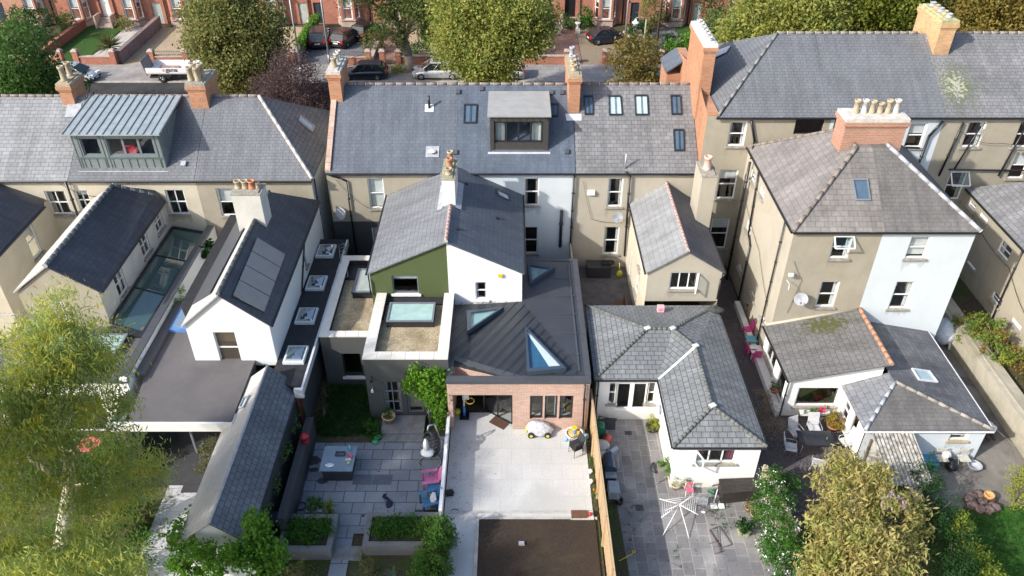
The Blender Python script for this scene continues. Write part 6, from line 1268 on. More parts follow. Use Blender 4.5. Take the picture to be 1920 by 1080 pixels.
blob('paper_towel', cx - .32, cy - .42, .745, .2, .14, .02, COLr('white_paper', (.75, .77, .8)), 'crumpled white paper on the grey garden table', 'paper')
m = MB(); m.lathe([(.05, 0), (.06, .02), (.05, .2), (.02, .24), (.02, .3), (.001, .3)], (cx + .42, cy + .5, .745), 8); tag(m.build('spray_bottle', COLr('mint_plastic', (.2, .6, .5))), 'mint green bottle on the grey garden table', 'bottle')
m = MB(); m.rbox((cx + .5, cy + .12, .79), (.3, .12, .08), rz=-.7); tag(m.build('toy_brick', COLr('pink_plastic', (.6, .12, .2))), 'pink toy block on the grey garden table', 'toy')
m = MB(); m.rbox((cx + .45, cy - .1, .77), (.25, .1, .05), rz=.2); tag(m.build('toy_brick', COLr('cream_plastic', (.7, .7, .6))), 'cream toy block on the grey garden table', 'toy')
m = MB(); m.ball((cx + .5, cy - .32, .8), .08, 8, 6); tag(m.build('small_ball', COLr('lime_plastic', (.5, .65, .25))), 'pale lime ball on the grey garden table', 'ball')
# green toy, pot, lantern, stains
p = P0(704, 829); m = MB(); m.lathe([(.001, .16), (.1, .14), (.16, .08), (.18, .02), (.001, 0)], p, 9); m.rbox(p + Vector((.1, .1, .2)), (.3, .12, .1), rz=.6); tag(m.build('toy_turtle', COLr('green_plastic', (.05, .3, .14))), 'green plastic toy at the edge of the lawn', 'toy')
def pot(u, v, r, h, mat, lab, plant=None, pl=(.25, .3), z=0, leaf=.1, n=40, grp=None, square=False, aspect=.4, spread=.06):
    p = P0(u, v, z); t = empty('plant_pot', p, lab, 'potted plant', grp); m = MB()
    if square: m.add([(p.x + a * r * .75, p.y + b * r * .75, z) for a, b in ((-1, -1), (1, -1), (1, 1), (-1, 1))] + [(p.x + a * r, p.y + b * r, z + h) for a, b in ((-1, -1), (1, -1), (1, 1), (-1, 1))], [(0, 1, 5, 4), (1, 2, 6, 5), (2, 3, 7, 6), (3, 0, 4, 7), (3, 2, 1, 0)]); m.box(p.x - r * .95, p.x + r * .95, p.y - r * .95, p.y + r * .95, z + h - .06, z + h - .03)
    else: m.lathe([(r * .7, 0), (r * .95, h * .8), (r * 1.08, h * .82), (r * 1.08, h), (r * .9, h), (r * .85, h * .85), (.001, h * .85)], (p.x, p.y, z), 14)
    m.build('pot', mat, t)
    if plant: leafmesh('foliage', plant, blob_centers([(p.x, p.y, z + h + pl[1] * .7, pl[0], pl[0], pl[1])], 14), leaf, n, spread, t, aspect)
    return t
LF_G = leaf_mat('leaf_green', (.03, .1, .012), (.08, .2, .03)); LF_B = leaf_mat('leaf_bright', (.07, .18, .02), (.16, .31, .045)); LF_D = leaf_mat('leaf_dark', (.015, .05, .012), (.04, .1, .025)); LF_Y = leaf_mat('leaf_yellow_green', (.2, .24, .03), (.36, .36, .06)); LF_O = leaf_mat('leaf_olive', (.11, .12, .04), (.2, .19, .07))
LF_H = leaf_mat('leaf_hedge', (.035, .1, .015), (.1, .22, .035), (.1, .17, .03)); 
pot(730, 790, .3, .38, COLr('clay_pot', (.45, .3, .2)), 'clay pot with succulents on the charcoal house steps', LF_G, (.25, .1), z=.22)
p = Vector((-9.05, 24.4, 1.4)); m = MB(); m.lathe([(.001, .5), (.05, .45), (.2, .36), (.22, .28), (.16, .25), (.16, .05), (.2, 0), (.001, 0)], p, 12); tag(m.build('red_lantern', COLr('red_enamel', (.28, .02, .03), .35)), 'red lantern hanging beside the slated shed', 'lantern')
WET = plain('wet_stain', (.04, .045, .055), .5, var=.3, scale=5)
for i, (u, v, a, b) in enumerate(((586, 863, .42, .3), (588, 881, .22, .15), (606, 901, .32, .2), (741, 828, .1, .1), (681, 967, .08, .08), (765, 972, .14, .07), (710, 884, .06, .04))):
    p = P0(u, v, .006); m = MB(); n = 16; m.poly([(p.x + a * math.cos(k * .3927) * random.uniform(.7, 1.1), p.y + b * math.sin(k * .3927) * random.uniform(.7, 1.1), .006) for k in range(n)]); tag(m.build('damp_patch', WET), kind='structure')
for i, (u, v) in enumerate(((680, 899), (717, 899))):
    p = P0(u, v, .004); m = MB(); m.box(p.x - .42, p.x + .42, p.y - .28, p.y + .28, -.01, .006); tag(m.build('dark_paving_slab', plain('dark_slab', (.1, .115, .14), .6, var=.15)), kind='structure')
# clothing lying on the patio
p = P0(728, 940); m = MB(); m.path([p + Vector((-.2, .35, .03)), p + Vector((-.22, .2, .04)), p + Vector((-.05, .12, .04)), p + Vector((.05, 0, .04))], .06, 6); m.ball(p + Vector((.05, -.18, .04)), .2, 10, 6, (.8, 1.1, .22), .2); tag(m.build('dark_jacket', COLr('navy_cloth', (.015, .022, .045), .9)), 'dark navy garment lying crumpled on the grey patio', 'clothing')
# square planter and yucca
pot(594, 962, .34, .5, COLr('grey_planter', (.27, .28, .29), .7), 'square grey planter with leafy herbs on the grey patio', LF_G, (.32, .3), square=True, n=60, leaf=.09)
p = P0(620, 966); t = empty('spiky_plant', p, 'spiky yellow green cordyline in a dark pot', 'potted plant'); m = MB(); m.lathe([(.13, 0), (.17, .22), (.001, .2)], p, 10); m.tube(p + Z * .2, p + Z * .55, .035, n=6); m.build('pot', CHARC, t)
def spikes(name, c, n, L, w, mat, parent, up=.35):
    m = MB(); c = Vector(c)
    for i in range(n):
        a = random.uniform(0, 6.283); e = random.uniform(up - .5, 1.3); d = Vector((math.cos(a) * math.cos(e), math.sin(a) * math.cos(e), math.sin(e))); s_ = d.cross(Z).normalized() * w / 2; k = L * random.uniform(.7, 1.1)
        m.add([c - s_ * .7, c + s_ * .7, c + d * k * .5 + s_, c + d * k - Z * .08 * k, c + d * k * .5 - s_], [(0, 1, 2, 3, 4)])
    return m.build(name, mat, parent)
spikes('foliage', p + Z * .55, 60, .5, .035, LF_Y, t, .1)
p = P0(565, 950); m = MB(); 
for k in range(12): a = k * .5236; m.tube(p + Vector((.2 * math.cos(a), .2 * math.sin(a), .04)), p + Vector((.2 * math.cos(a + .52), .2 * math.sin(a + .52), .04)), .03, n=5)
m.tube(p + Z * .02, p + Vector((0, 0, .35)), .015, n=5); tag(m.build('parasol_foot', CHARC), 'black ring shaped stand beside the square planter', 'stand')
p = P0(529, 985); m = MB(); m.lathe([(.25, 0), (.28, .05), (.3, .5), (.001, .52)], p, 12); m.rbox(p + Vector((0, 0, .55)), (.7, .5, .05)); tag(m.build('storage_tub', COLr('navy_plastic', (.04, .05, .08))), 'dark blue tub below the shed by the planter', 'tub')
m = MB(); p = P0(546, 975); m.lathe([(.1, 0), (.13, .22), (.1, .22), (.001, .1)], p + Z * .3, 9); tag(m.build('white_jug', WHITE), 'small white jug on the dark blue tub', 'jug')
# hanging egg chair
p = P0(806, 868); t = empty('egg_chair', p, 'black woven egg chair with white cushion against the white wall', 'chair'); m = MB(); n = 20
for k in range(n): a = 2 * math.pi * k / n; b = 2 * math.pi * (k + 1) / n; m.tube(p + Vector((.5 * math.cos(a), .42 * math.sin(a), .03)), p + Vector((.5 * math.cos(b), .42 * math.sin(b), .03)), .03, n=5)
m.path([p + Vector((.35, .4, .03)), p + Vector((.42, .55, 1.2)), p + Vector((.3, .45, 2.0)), p + Vector((.05, .2, 2.15)), p + Vector((0, .1, 1.95))], .035, 6); m.build('stand', GALV, t)
m = MB(); nu, nv = 22, 12; W_ = lambda i, j: Vector((.42 * math.sin(math.pi * j / nv) * math.cos(-1.2 + 3.9 * i / nu) + .1, .4 * math.sin(math.pi * j / nv) * math.sin(-1.2 + 3.9 * i / nu) + .15, 1.05 + .72 * math.cos(math.pi * j / nv)))
for i in range(nu + 1): m.path([p + W_(i, j) for j in range(nv + 1)], .016, 4)
for j in range(1, nv): m.path([p + W_(i, j) for i in range(nu + 1)], .016, 4)
m.build('woven_shell', CHARC, t); m = MB(); m.ball(p + Vector((-.05, -.02, .72)), .33, 12, 8, (1, .85, .4)); m.ball(p + Vector((-.12, .1, 1.05)), .3, 12, 8, (.45, .8, 1.2)); m.build('cushion', WHITE, t)
# adirondack chairs
def adirondack(mat, lab, grp='slatted garden armchairs'):
    t = empty('garden_armchair', (0, 0, 0), lab, 'chair', grp)
    m = MB(); 
    for i in range(5): m.rbox((-.02 + 0, .25 - i * .11, .3 + .05 * (i == 0) - (4 - i) * .02 * 0 + i * .012), (.5, .1, .02), rx=-.1)
    m.build('seat', mat, t); m = MB()
    for i in range(5): m.rbox((-.22 + i * .11, .42 - 0, .62 - abs(i - 2) * .02), (.1, .02, .7 - abs(i - 2) * .05), rx=-.35)
    m.build('backrest', mat, t)
    for s_ in (-1, 1):
        m = MB(); m.rbox((.33 * s_, .0, .55), (.14, .72, .025)); m.build('armrest', mat, t)
        m = MB(); m.rbox((.3 * s_, -.3, .28), (.04, .09, .55)); m.build('leg', mat, t); m = MB(); m.rbox((.27 * s_, .25, .2), (.04, .5, .1), rx=-.35); m.rbox((.3 * s_, .3, .3), (.04, .08, .5), rx=.1); m.build('leg', mat, t)
    return t
place(adirondack(COLr('pink_wood', (.46, .14, .3), .5), 'pink slatted garden armchair against the white wall'), P0(808, 909), R(-80)); place(adirondack(COLr('blue_wood', (.05, .17, .33), .5), 'blue slatted garden armchair with white cushion'), P0(806, 950), R(-70), scale=1.05)
m = MB(); p = P0(812, 935, .6); m.rbox(p, (.12, .4, .36), rz=.2, ry=.4); tag(m.build('cushion', WHITE), 'white cushion on the blue garden armchair', 'cushion')
p = P0(813, 928); t = empty('side_table', p, 'small blue slatted table beside the blue armchair', 'table'); m = MB()
for i in range(6): m.box(p.x - .26, p.x + .22, p.y - .25 + i * .085, p.y - .18 + i * .085, .42, .45)
m.build('table_top', MATS['blue_wood'], t)
for a in (-.22, .18):
    for b in (-.2, .2): m = MB(); m.box(p.x + a, p.x + a + .04, p.y + b - .02, p.y + b + .02, 0, .42); m.build('leg', MATS['blue_wood'], t)
m = MB(); p = P0(797, 966); m.box(-4.1, -3.05, p.y - .18, p.y + .22, 0, .08); tag(m.build('deck_board', CHARC), 'dark slatted deck strip below the blue armchair', 'decking')
p = P0(822, 800); m = MB(); m.tube((-3.75, 25.9, 0), (-3.75, 25.9, 1.9), .04, n=8); tag(m.build('timber_post', CHARC), 'grey post beside the climbing plant and doors', 'post')
# ---- pale patio
p = P0(858, 776, .05); m = MB(); m.ball(p + Z * .16, .16, 12, 9); tag(m.build('yellow_ball', COLr('yellow_ball', (.62, .6, .03))), 'yellow green ball under the brick porch', 'ball')
p = P0(871, 782, .05); t = empty('toy_hoop', p, 'blue toy basketball stand with yellow hoop in the porch', 'toy'); m = MB(); m.box(p.x - .22, p.x + .22, p.y - .2, p.y + .25, .05, .14); m.build('base', BLACKP, t); m = MB(); m.tube(p + Z * .1, p + Z * .75, .06, n=8); m.build('pole', COLr('blue_plastic', (.04, .22, .6)), t)
m = MB(); m.tube(p + Z * .75, p + Vector((.03, 0, 1.5)), .045, n=8); m.box(p.x - .05, p.x + .25, p.y - .02, p.y + .02, 1.2, 1.5); m.build('backboard', WHITE, t); m = MB()
for k in range(12): a = k * .5236; m.tube(p + Vector((.3 + .2 * math.cos(a), -.12 + .2 * math.sin(a), 1.18)), p + Vector((.3 + .2 * math.cos(a + .52), -.12 + .2 * math.sin(a + .52), 1.18)), .03, n=5)
m.build('hoop', MATS['yellow_plastic'], t)
p = P0(936, 793, .05); m = MB(); m.rbox(p + Z * .012, (.85, .5, .02), rz=-.62); tag(m.build('doormat', COLr('coir', (.09, .045, .028), .95)), 'brown doormat below the brick porch doors', 'doormat')
p = P0(1011, 812, .05); t = empty('toy_tractor', p, 'ride-on toy with yellow wheels under a silver cover', 'toy'); SILV = plain('silver_cover', (.62, .63, .66), .28, .25, var=.25, scale=7, bmp=.8, bs=9)
m = MB(); nu, nv = 26, 9; vs = []
for j in range(nv):
    f = j / (nv - 1)
    for i in range(nu):
        a = 2 * math.pi * i / nu; k = 1 + .08 * math.sin(a * 7 + j) + random.uniform(-.03, .03); rr = (1.0, 1.02, .98, .9, .8, .66, .5, .3, .02)[j]
        x = .62 * rr * k * math.cos(a); y = .3 * rr * k * math.sin(a); z = .12 + .62 * (1 - (1 - f) ** 1.6) * (1 + .35 * max(0, -x / .6) - .15 * max(0, x))
        vs.append((p.x + x, p.y + y, z + .05))
m.add(vs, [(j * nu + i, j * nu + (i + 1) % nu, (j + 1) * nu + (i + 1) % nu, (j + 1) * nu + i) for j in range(nv - 1) for i in range(nu)], True); m.build('cover', SILV, t)
for a, b in ((-.38, -.3), (.38, -.3), (-.38, .3), (.38, .3)):
    m = MB(); m.tube(p + Vector((a, b - .05, .15)), p + Vector((a, b + .05, .15)), .15, n=14); o = m.build('wheel', TYRE, t); q = MB(); q.tube(p + Vector((a, b - .056, .15)), p + Vector((a, b + .056, .15)), .075, n=10); q.build('rim', MATS['yellow_ball'], t).parent = o
m = MB(); m.rbox(p + Vector((-.6, -.05, .3)), (.08, .3, .16)); m.build('bumper', MATS['yellow_ball'], t)
p = P0(1076, 825, .05); t = empty('water_table', p, 'round white and yellow sand and water play table', 'toy'); m = MB(); m.lathe([(.25, 0), (.3, .3), (.4, .42), (.42, .5), (.36, .5), (.34, .4), (.001, .38)], p, 16); m.build('base', WHITE, t); m = MB(); m.lathe([(.001, .44), (.35, .44), (.35, .42)], p, 16); m.build('sand', COLr('sand', (.5, .38, .16)), t)
m = MB(); m.lathe([(.14, .62), (.12, .5), (.1, .45), (.001, .46)], p + Vector((.02, .2, 0)), 10); m.lathe([(.1, .55), (.08, .48), (.001, .46)], p + Vector((.2, -.05, 0)), 10); m.build('cup', MATS['yellow_plastic'], t); m = MB(); m.lathe([(.07, .58), (.06, .44), (.001, .44)], p + Vector((.03, .0, 0)), 8); m.build('cup', MATS['blue_plastic'], t)
m = MB(); q = P0(1061, 826, .05); m.lathe([(.09, 0), (.07, .2), (.001, .22)], q, 8); tag(m.build('toy_cup', COLr('sky_plastic', (.25, .5, .8))), 'light blue cup on the ground beside the play table', 'toy')
def stackchair(mat, z):
    t = empty('stacking_chair', (0, 0, 0), 'x', 'chair', 'stacked black garden chairs'); m = MB(); m.rbox((0, 0, .42), (.46, .44, .02)); m.build('seat', mat, t)
    m = MB(); m.rbox((0, .26, .68), (.44, .025, .4), rx=-.25); m.build('backrest', mat, t)
    for a in (-1, 1):
        m = MB(); m.path([(.23 * a, -.22, 0), (.23 * a, -.2, .62), (.23 * a, .2, .64)], .014, 5); m.build('leg', mat, t); m = MB(); m.path([(.22 * a, .26, 0), (.22 * a, .2, .45), (.22 * a, .32, .88)], .014, 5); m.build('leg', mat, t)
    return t
p = P0(1079, 850, .05)
for i, l in enumerate(('lowest', 'second from bottom', 'third from bottom', 'topmost')): place(stackchair(CHARC, 0), p + Vector((.0, .0 - .02 * i, .1 * i)), R(-62), l + ' black chair of the stack beside the play table')
for u, v in ((843, 927),): p = P0(u, v, .05); m = MB(); m.rbox(p + Z * .1, (.3, .22, .2), rz=.2); m.rbox(p + Vector((.14, 0, .14)), (.12, .1, .1)); tag(m.build('black_box', BLACKP), 'small black box on the pale patio near the white wall', 'box')
p = P0(853, 958, .05); m = MB(); m.path([p + Vector((.15 * math.cos(k * .45), .08 * math.sin(k * .45), .02)) for k in range(8)], .012, 4); tag(m.build('garden_hose', BLACKP), 'short loop of black cable at the patio edge', 'cable')
p = P0(1091, 968, .06); t = empty('planter_box', p, 'narrow stone trough with rusty grille at the patio edge', 'trough'); m = MB(); m.box(p.x - .48, p.x + .48, p.y - .22, p.y + .22, .05, .16); m.build('slab', MORTAR, t); m = MB(); m.box(p.x - .45, p.x + .2, p.y - .18, p.y + .18, .161, .24); m.build('grille', COLr('rusty_brown', (.12, .06, .035), .8), t)
m = MB(); m.lathe([(.07, 0), (.08, .1), (.04, .14), (.001, .15)], p + Vector((.33, -.02, .11)), 9); tag(m.build('red_candle_jar', COLr('red_glass', (.5, .02, .02), .2)), 'red candle jar on the stone trough', 'jar')
p = P0(978, 1020, .1); m = MB(); m.rbox(p + Z * .04, (.24, .16, .08)); m.rbox(p + Z * .09, (.2, .12, .02)); tag(m.build('vent_cover', COLr('grey_plastic', (.35, .36, .38))), 'small grey vent box on the brown pad', 'vent')
for i, (u, v, l) in enumerate(((1107, 883, 'white globe light by the fence, upper of two'), (1108, 902, 'white globe light by the fence, lower of two'))): p = P0(u, v, .25); m = MB(); m.ball(p, .1, 12, 8); m.tube(p - Z * .2, p - Z * .08, .03, n=6); tag(m.build('globe_light', WHITE), l, 'garden light', 'globe garden lights')
p = P0(1099, 818, .5); m = MB(); m.ball(p, .14, 12, 8); m.tube(p - Z * .45, p - Z * .1, .02, n=6); tag(m.build('glass_ball', COLr('blue_glass', (.15, .3, .38), .15)), 'bluish garden ball beside the stacked chairs', 'garden ornament')
p = P0(1115, 921, .1); m = MB(); m.ball(p + Z * .1, .09, 8, 6, (1, 1, .8), .2); m.ball(p + Vector((.05, -.2, .1)), .07, 8, 6, (1, 1, .8), .2); tag(m.build('orange_flower', COLr('orange_petals', (.75, .18, .03))), 'orange flowers at the foot of the fence', 'flower')
ground('flower_bed', rect(3.4, 3.64, 16, 27), .02, SOIL); ground('flower_bed', [(3.8, 14), (4.75, 14), (4.45, 22.5), (3.8, 22.5)], .02, SOIL)
# ---- weathered patio on the right
p = P0(1142, 782); t = empty('closed_parasol', p, 'closed dark parasol on a round base beside the french doors', 'parasol'); m = MB(); m.lathe([(.4, 0), (.38, .06), (.1, .1), (.001, .12)], p, 18); m.build('parasol_base', CHARC, t); m = MB(); m.tube(p, p + Vector((.1, .0, 2.1)), .025, n=8); m.tube(p + Vector((.05, 0, 1.0)), p + Vector((.1, 0, 2.0)), .09, .04, 9); m.build('parasol_pole', COLr('green_grey', (.06, .08, .08)), t)
pot(1222, 806, .3, .28, CHARC, 'yellow green bushy plant in a dark pot by the white wall', LF_Y, (.32, .3), n=50, leaf=.09)
p = Xp(1237, 768, 6.8); m = MB(); m.lathe([(.001, .06), (.2, .03), (.24, 0), (.2, 0), (.001, .03)], (0, 0, 0), 14); m.v = [(p.x - z_, p.y + x_, p.z + y_) for x_, y_, z_ in m.v]; tag(m.build('wall_ornament', COLr('blue_china', (.3, .36, .5))), 'blue and white plate hung on the conservatory side wall', 'plate')
GB = COLr('green_fabric', (.02, .16, .08), .6)
# clutter along the fence
m = MB(); p = P0(1122, 815); m.rbox(p + Z * .3, (.5, .55, .55), rz=.1); m.ball(p + Vector((0, 0, .6)), .28, 9, 6, (1, 1, .5), .25); tag(m.build('garden_bag', GB), 'green garden bag against the fence, upper of two', 'bag', 'green garden bags')
m = MB(); p = P0(1134, 864); m.ball(p + Z * .2, .28, 9, 6, (.9, .8, .8), .2); tag(m.build('garden_bag', GB), 'green garden bag beside the blue barbecue, lower of two', 'bag', 'green garden bags')
blob('red_bag', P0(1138, 829).x, P0(1138, 829).y, 0, .2, .28, .2, COLr('red_plastic', (.5, .08, .06)), 'red bag spilling from the green bag', 'bag', .25)
m = MB(); p = P0(1128, 846); m.lathe([(.28, 0), (.32, .4), (.34, .42), (.3, .46), (.1, .5), (.001, .5)], p, 16); tag(m.build('lidded_bucket', COLr('grey_lid', (.5, .5, .48))), 'grey bucket with round lid, upper of two', 'bucket', 'grey buckets by the fence')
m = MB(); p = P0(1126, 861); m.lathe([(.24, 0), (.28, .35), (.3, .38), (.1, .42), (.001, .42)], p, 16); tag(m.build('lidded_bucket', MATS['grey_lid']), 'grey bucket with round lid, lower of two', 'bucket', 'grey buckets by the fence')
m = MB(); p = P0(1148, 857); m.rbox(p + Z * .3, (.42, .16, .6), rz=.7, rx=.25); tag(m.build('compost_sack', COLr('patterned_sack', (.35, .42, .5))), 'blue and white patterned sack leaning by the buckets', 'sack')
m = MB(); p = P0(1143, 868); m.rbox(p + Z * .15, (.4, .05, .3), rz=.9, rx=.3); tag(m.build('white_board', WHITE), 'white board beside the patterned sack', 'board')
m = MB(); p = P0(1137, 803); m.rbox(p + Z * .25, (.05, .8, .5), rz=1.5, rx=.0, ry=.4); m.path([p + Vector((-.4, 0, 0)), p + Vector((-.4, 0, .8)), p + Vector((.3, 0, .6))], .02, 5); tag(m.build('folding_table', CHARC), 'dark folded table by the closed parasol', 'table')
# barbecue
p = P0(1140, 905); p = Vector((4.3, 23.7, 0)); t = empty('barbecue', p, 'blue lidded barbecue against the timber fence', 'barbecue'); m = MB(); m.box(p.x - .3, p.x + .22, p.y - .45, p.y + .4, 0, .75); m.build('cabinet', COLr('navy_enamel', (.025, .05, .09), .35), t); m = MB()
vs = []; n = 8
for i in range(n + 1): a = math.pi * i / n; vs += [(p.x - .04 - .28 * math.cos(a), p.y - .45, .76 + .3 * math.sin(a)), (p.x - .04 - .28 * math.cos(a), p.y + .4, .76 + .3 * math.sin(a))]
m.add(vs, [(2 * i, 2 * i + 1, 2 * i + 3, 2 * i + 2) for i in range(n)] + [tuple(2 * i for i in range(n + 1)), tuple(2 * i + 1 for i in range(n, -1, -1))]); m.build('lid', MATS['navy_enamel'], t); m = MB(); m.tube((p.x + .32, p.y - .4, .9), (p.x + .32, p.y + .35, .9), .02, n=6); m.box(p.x - .28, p.x + .2, p.y - .8, p.y - .46, .7, .74); m.build('handle', GALV, t)
p = P0(1145, 935); t = empty('side_rack', Vector((4.35, 22.4, 0)), 'grey metal rack shelf below the blue barbecue', 'rack'); m = MB()
for z in (.3, .7): m.box(4.1, 4.55, 22.1, 22.75, z, z + .03)
for a in (4.1, 4.55):
    for b in (22.1, 22.75): m.tube((a, b, 0), (a, b, .75), .015, n=5)
m.build('rack_frame', GALV, t)
m = MB(); p = P0(1161, 942); m.lathe([(.16, 0), (.17, .2), (.14, .2), (.001, .05)], p, 12); tag(m.build('black_bowl', BLACKP), 'black pot on the patio beside the soil strip', 'bowl')
m = MB(); p = P0(1199, 952); m.box(p.x - .16, p.x + .16, p.y - .15, p.y + .15, 0, .012); tag(m.build('drain_cover', CHARC), 'square dark drain cover in the weathered patio', 'drain cover'); 
m = MB(); p = P0(1178, 812); m.box(p.x - .16, p.x + .16, p.y - .12, p.y + .12, 0, .012); tag(m.build('drain_cover', CHARC), 'small square drain cover below the french doors', 'drain cover')
m = MB(); a, b = P0(1160, 1052, .05), P0(1187, 1038, .05); m.tube(a, b, .02, n=6); m.tube(b, b + Vector((.12, .1, 0)), .018, n=5); m.tube(b, b + Vector((-.02, .15, 0)), .018, n=5); m.tube(b + Vector((.12, .1, 0)), b + Vector((-.02, .15, 0)), .018, n=5); tag(m.build('garden_spade', MATS['yellow_plastic']), 'yellow handled garden tool lying on the weathered patio', 'garden tool')
# green planter on legs and pots beside the conservatory
p = P0(1243, 897); t = empty('planter_stand', p, 'raised grey planter of herbs against the white wall', 'planter'); m = MB(); m.box(p.x - .28, p.x + .28, p.y - .3, p.y + .3, .5, .75)
for a in (-.26, .24):
    for b in (-.28, .26): m.box(p.x + a, p.x + a + .04, p.y + b, p.y + b + .04, 0, .5)
m.build('stand', COLr('grey_wicker', (.2, .19, .17), .8), t); leafmesh('foliage', LF_B, blob_centers([(p.x, p.y, .9, .28, .3, .16)], 20), .09, 30, .05, t, .4)
blob('sack', P0(1226, 880).x, P0(1226, 880).y, 0, .16, .3, .14, CHARC, 'dark watering can beside the raised herb planter', 'watering can', .2)
pot(1266, 915, .2, .25, COLr('clay_pale', (.5, .42, .34)), 'flowering plant in pot below the white conservatory corner', leaf_mat('leaf_speckled', (.2, .25, .08), (.5, .5, .35)), (.28, .3), n=50, leaf=.07)
pot(1286, 915, .2, .28, MATS['clay_pale'], 'clay pot with small shrub leaning on the white wall', LF_G, (.2, .2), n=40, leaf=.07)
m = MB(); p = P0(1284, 900); m.lathe([(.001, .05), (.28, .02), (.3, 0), (.001, 0)], (0, 0, 0), 14); m.v = [(p.x + x_, p.y + .25 - z_, p.z + y_ + .3) for x_, y_, z_ in m.v]; tag(m.build('round_tray', WHITE), 'round white tray leaning on the wall behind the pots', 'tray')
# rotary airer
p = P0(1270, 968); t = empty('clothes_airer', p, 'white folding clothes airer standing open on the weathered patio', 'clothes airer'); m = MB(); A = [p + Vector(q) for q in ((-.8, .22, .85), (.7, .4, .95), (.66, -.55, .8), (-.86, -.68, .8))]; C_ = p + Vector((0, 0, .75))
for q in A: m.tube(C_, q, .018, n=6)
m.tube(C_, p + Vector((-.75, -.95, 0)), .018, n=6); m.tube(C_, p + Vector((.3, -1.1, 0)), .018, n=6); m.tube(C_, p + Vector((-.45, .3, 0)), .018, n=6); m.tube(C_, p + Vector((.45, .3, 0)), .018, n=6); m.build('frame', WHITE, t)
m = MB()
for (a, b, c, d_) in ((0, 3, 0, 3),):
    for k in range(1, 9): 
        f = k / 9; m.tube(C_.lerp(A[0], f), C_.lerp(A[3], f), .008, n=4); m.tube(C_.lerp(A[1], f), C_.lerp(A[2], f), .008, n=4)
        if k % 2: m.tube(C_.lerp(A[0], f), C_.lerp(A[1], f), .008, n=4)
m.build('lines', WHITE, t)
# small aluminium stool, dustpan, pink seat
def smallchair(mat, lab, name='folding_chair', seat=None, back=True, s=1.0, cat='chair', grp=None):
    t = empty(name, (0, 0, 0), lab, cat, grp); m = MB(); m.rbox((0, 0, .42 * s), (.4 * s, .36 * s, .03)); m.build('seat', seat or mat, t)
    for a in (-1, 1): m = MB(); m.tube((.2 * a * s, -.2 * s, 0), (.18 * a * s, .05, .45 * s), .016, n=5); m.tube((.2 * a * s, .24 * s, 0), (.2 * a * s, .16 * s, (.8 if back else .45) * s), .016, n=5); m.build('leg', mat, t)
    if back: m = MB(); m.rbox((0, .17 * s, .7 * s), (.4 * s, .025, .16 * s)); m.build('backrest', seat or mat, t)
    return t
place(smallchair(GALV, 'low grey metal chair beside the clothes airer', seat=COLr('grey_mesh', (.3, .31, .32))), P0(1311, 952), R(180), scale=1.1)
place(smallchair(WHITE, 'white child chair with pink seat behind the clothes airer', seat=MATS['pink_plastic']), P0(1291, 928), R(0), scale=.8)
m = MB(); p = P0(1338, 950); m.rbox(p + Z * .05, (.28, .3, .03)); m.tube(p + Vector((0, .1, .05)), p + Vector((.12, .3, .75)), .018, n=6); m.rbox(p + Vector((.32, 0, .04)), (.24, .24, .06)); tag(m.build('dustpan', WHITE), 'long handled white dustpan beside the black storage box', 'dustpan'); m = MB(); m.rbox(P0(1332, 928) + Z * .2, (.3, .08, .25), rz=-.6, rx=.4); tag(m.build('green_dustpan', GB), 'green plastic scoop behind the white dustpan', 'scoop')
m = MB(); m.tube(P0(1335, 912), P0(1337, 905, .8), .03, n=8); m.rbox(P0(1334, 912) + Z * .05, (.2, .1, .08)); tag(m.build('broom', WHITE), 'short white broom standing against the white wall', 'broom')
blob('tennis_ball', P0(1317, 952).x, P0(1317, 952).y - .25, 0, .1, .05, .03, WHITE, 'white cloth scrap on the patio below the metal chair', 'cloth')
# black storage box
c0, c1, c2, c3 = P0(1351, 945), P0(1417, 938), P0(1418, 915), P0(1345, 918); t = empty('storage_box', (c0 + c2) / 2, 'large black plastic garden storage box by the white flowers', 'storage box'); BXM = unit_mat('black_box_boards', (.035, .03, .028), (.05, .043, .04), (.015, .013, .012), .5, .09, .012, rough=.6)
m = MB(); m.slab([q + Z * .62 for q in (c0, c1, c2, c3)], .62); m.build('box_body', BXM, t); cc = (c0 + c1 + c2 + c3) / 4; m = MB(); m.slab([cc + (q - cc) * 1.05 + Z * .68 for q in (c0, c1, c2, c3)], .06); m.build('lid', BXM, t)
pot(1392, 1000, .24, .42, COLr('pale_green_glaze', (.32, .35, .22), .6), 'square pale green planter with leafy plant', LF_D, (.3, .22), square=True, n=50, leaf=.12, aspect=.6)
pot(1417, 970, .26, .26, COLr('tan_clay', (.42, .3, .17)), 'round tan pot beside the white flowering hedge'); pot(1402, 957, .16, .24, MATS['clay_pot'], 'small brown pot behind the round tan pot', LF_O, (.18, .2), n=30, leaf=.08)
# folding frame lying on the patio
t = empty('metal_table_base', P0(1350, 1010), 'thin rusty folding table frame lying on the weathered patio', 'metal frame'); m = MB(); Q = [P0(u, v, .05) for u, v in ((1330, 993), (1349, 987), (1372, 1021), (1352, 1027))]
for i in range(4): m.tube(Q[i], Q[(i + 1) % 4], .014, n=5)
m.tube(P0(1345, 990, .1), P0(1350, 1036, .05), .014, n=5); m.tube(P0(1330, 1019, .04), P0(1347, 1014, .04), .014, n=5); m.tube(P0(1340, 1038, .04), P0(1358, 1033, .04), .014, n=5); m.tube(Q[0], P0(1350, 1026, .05), .012, n=5); m.build('frame', COLr('rusty_tube', (.1, .06, .05), .7), t)
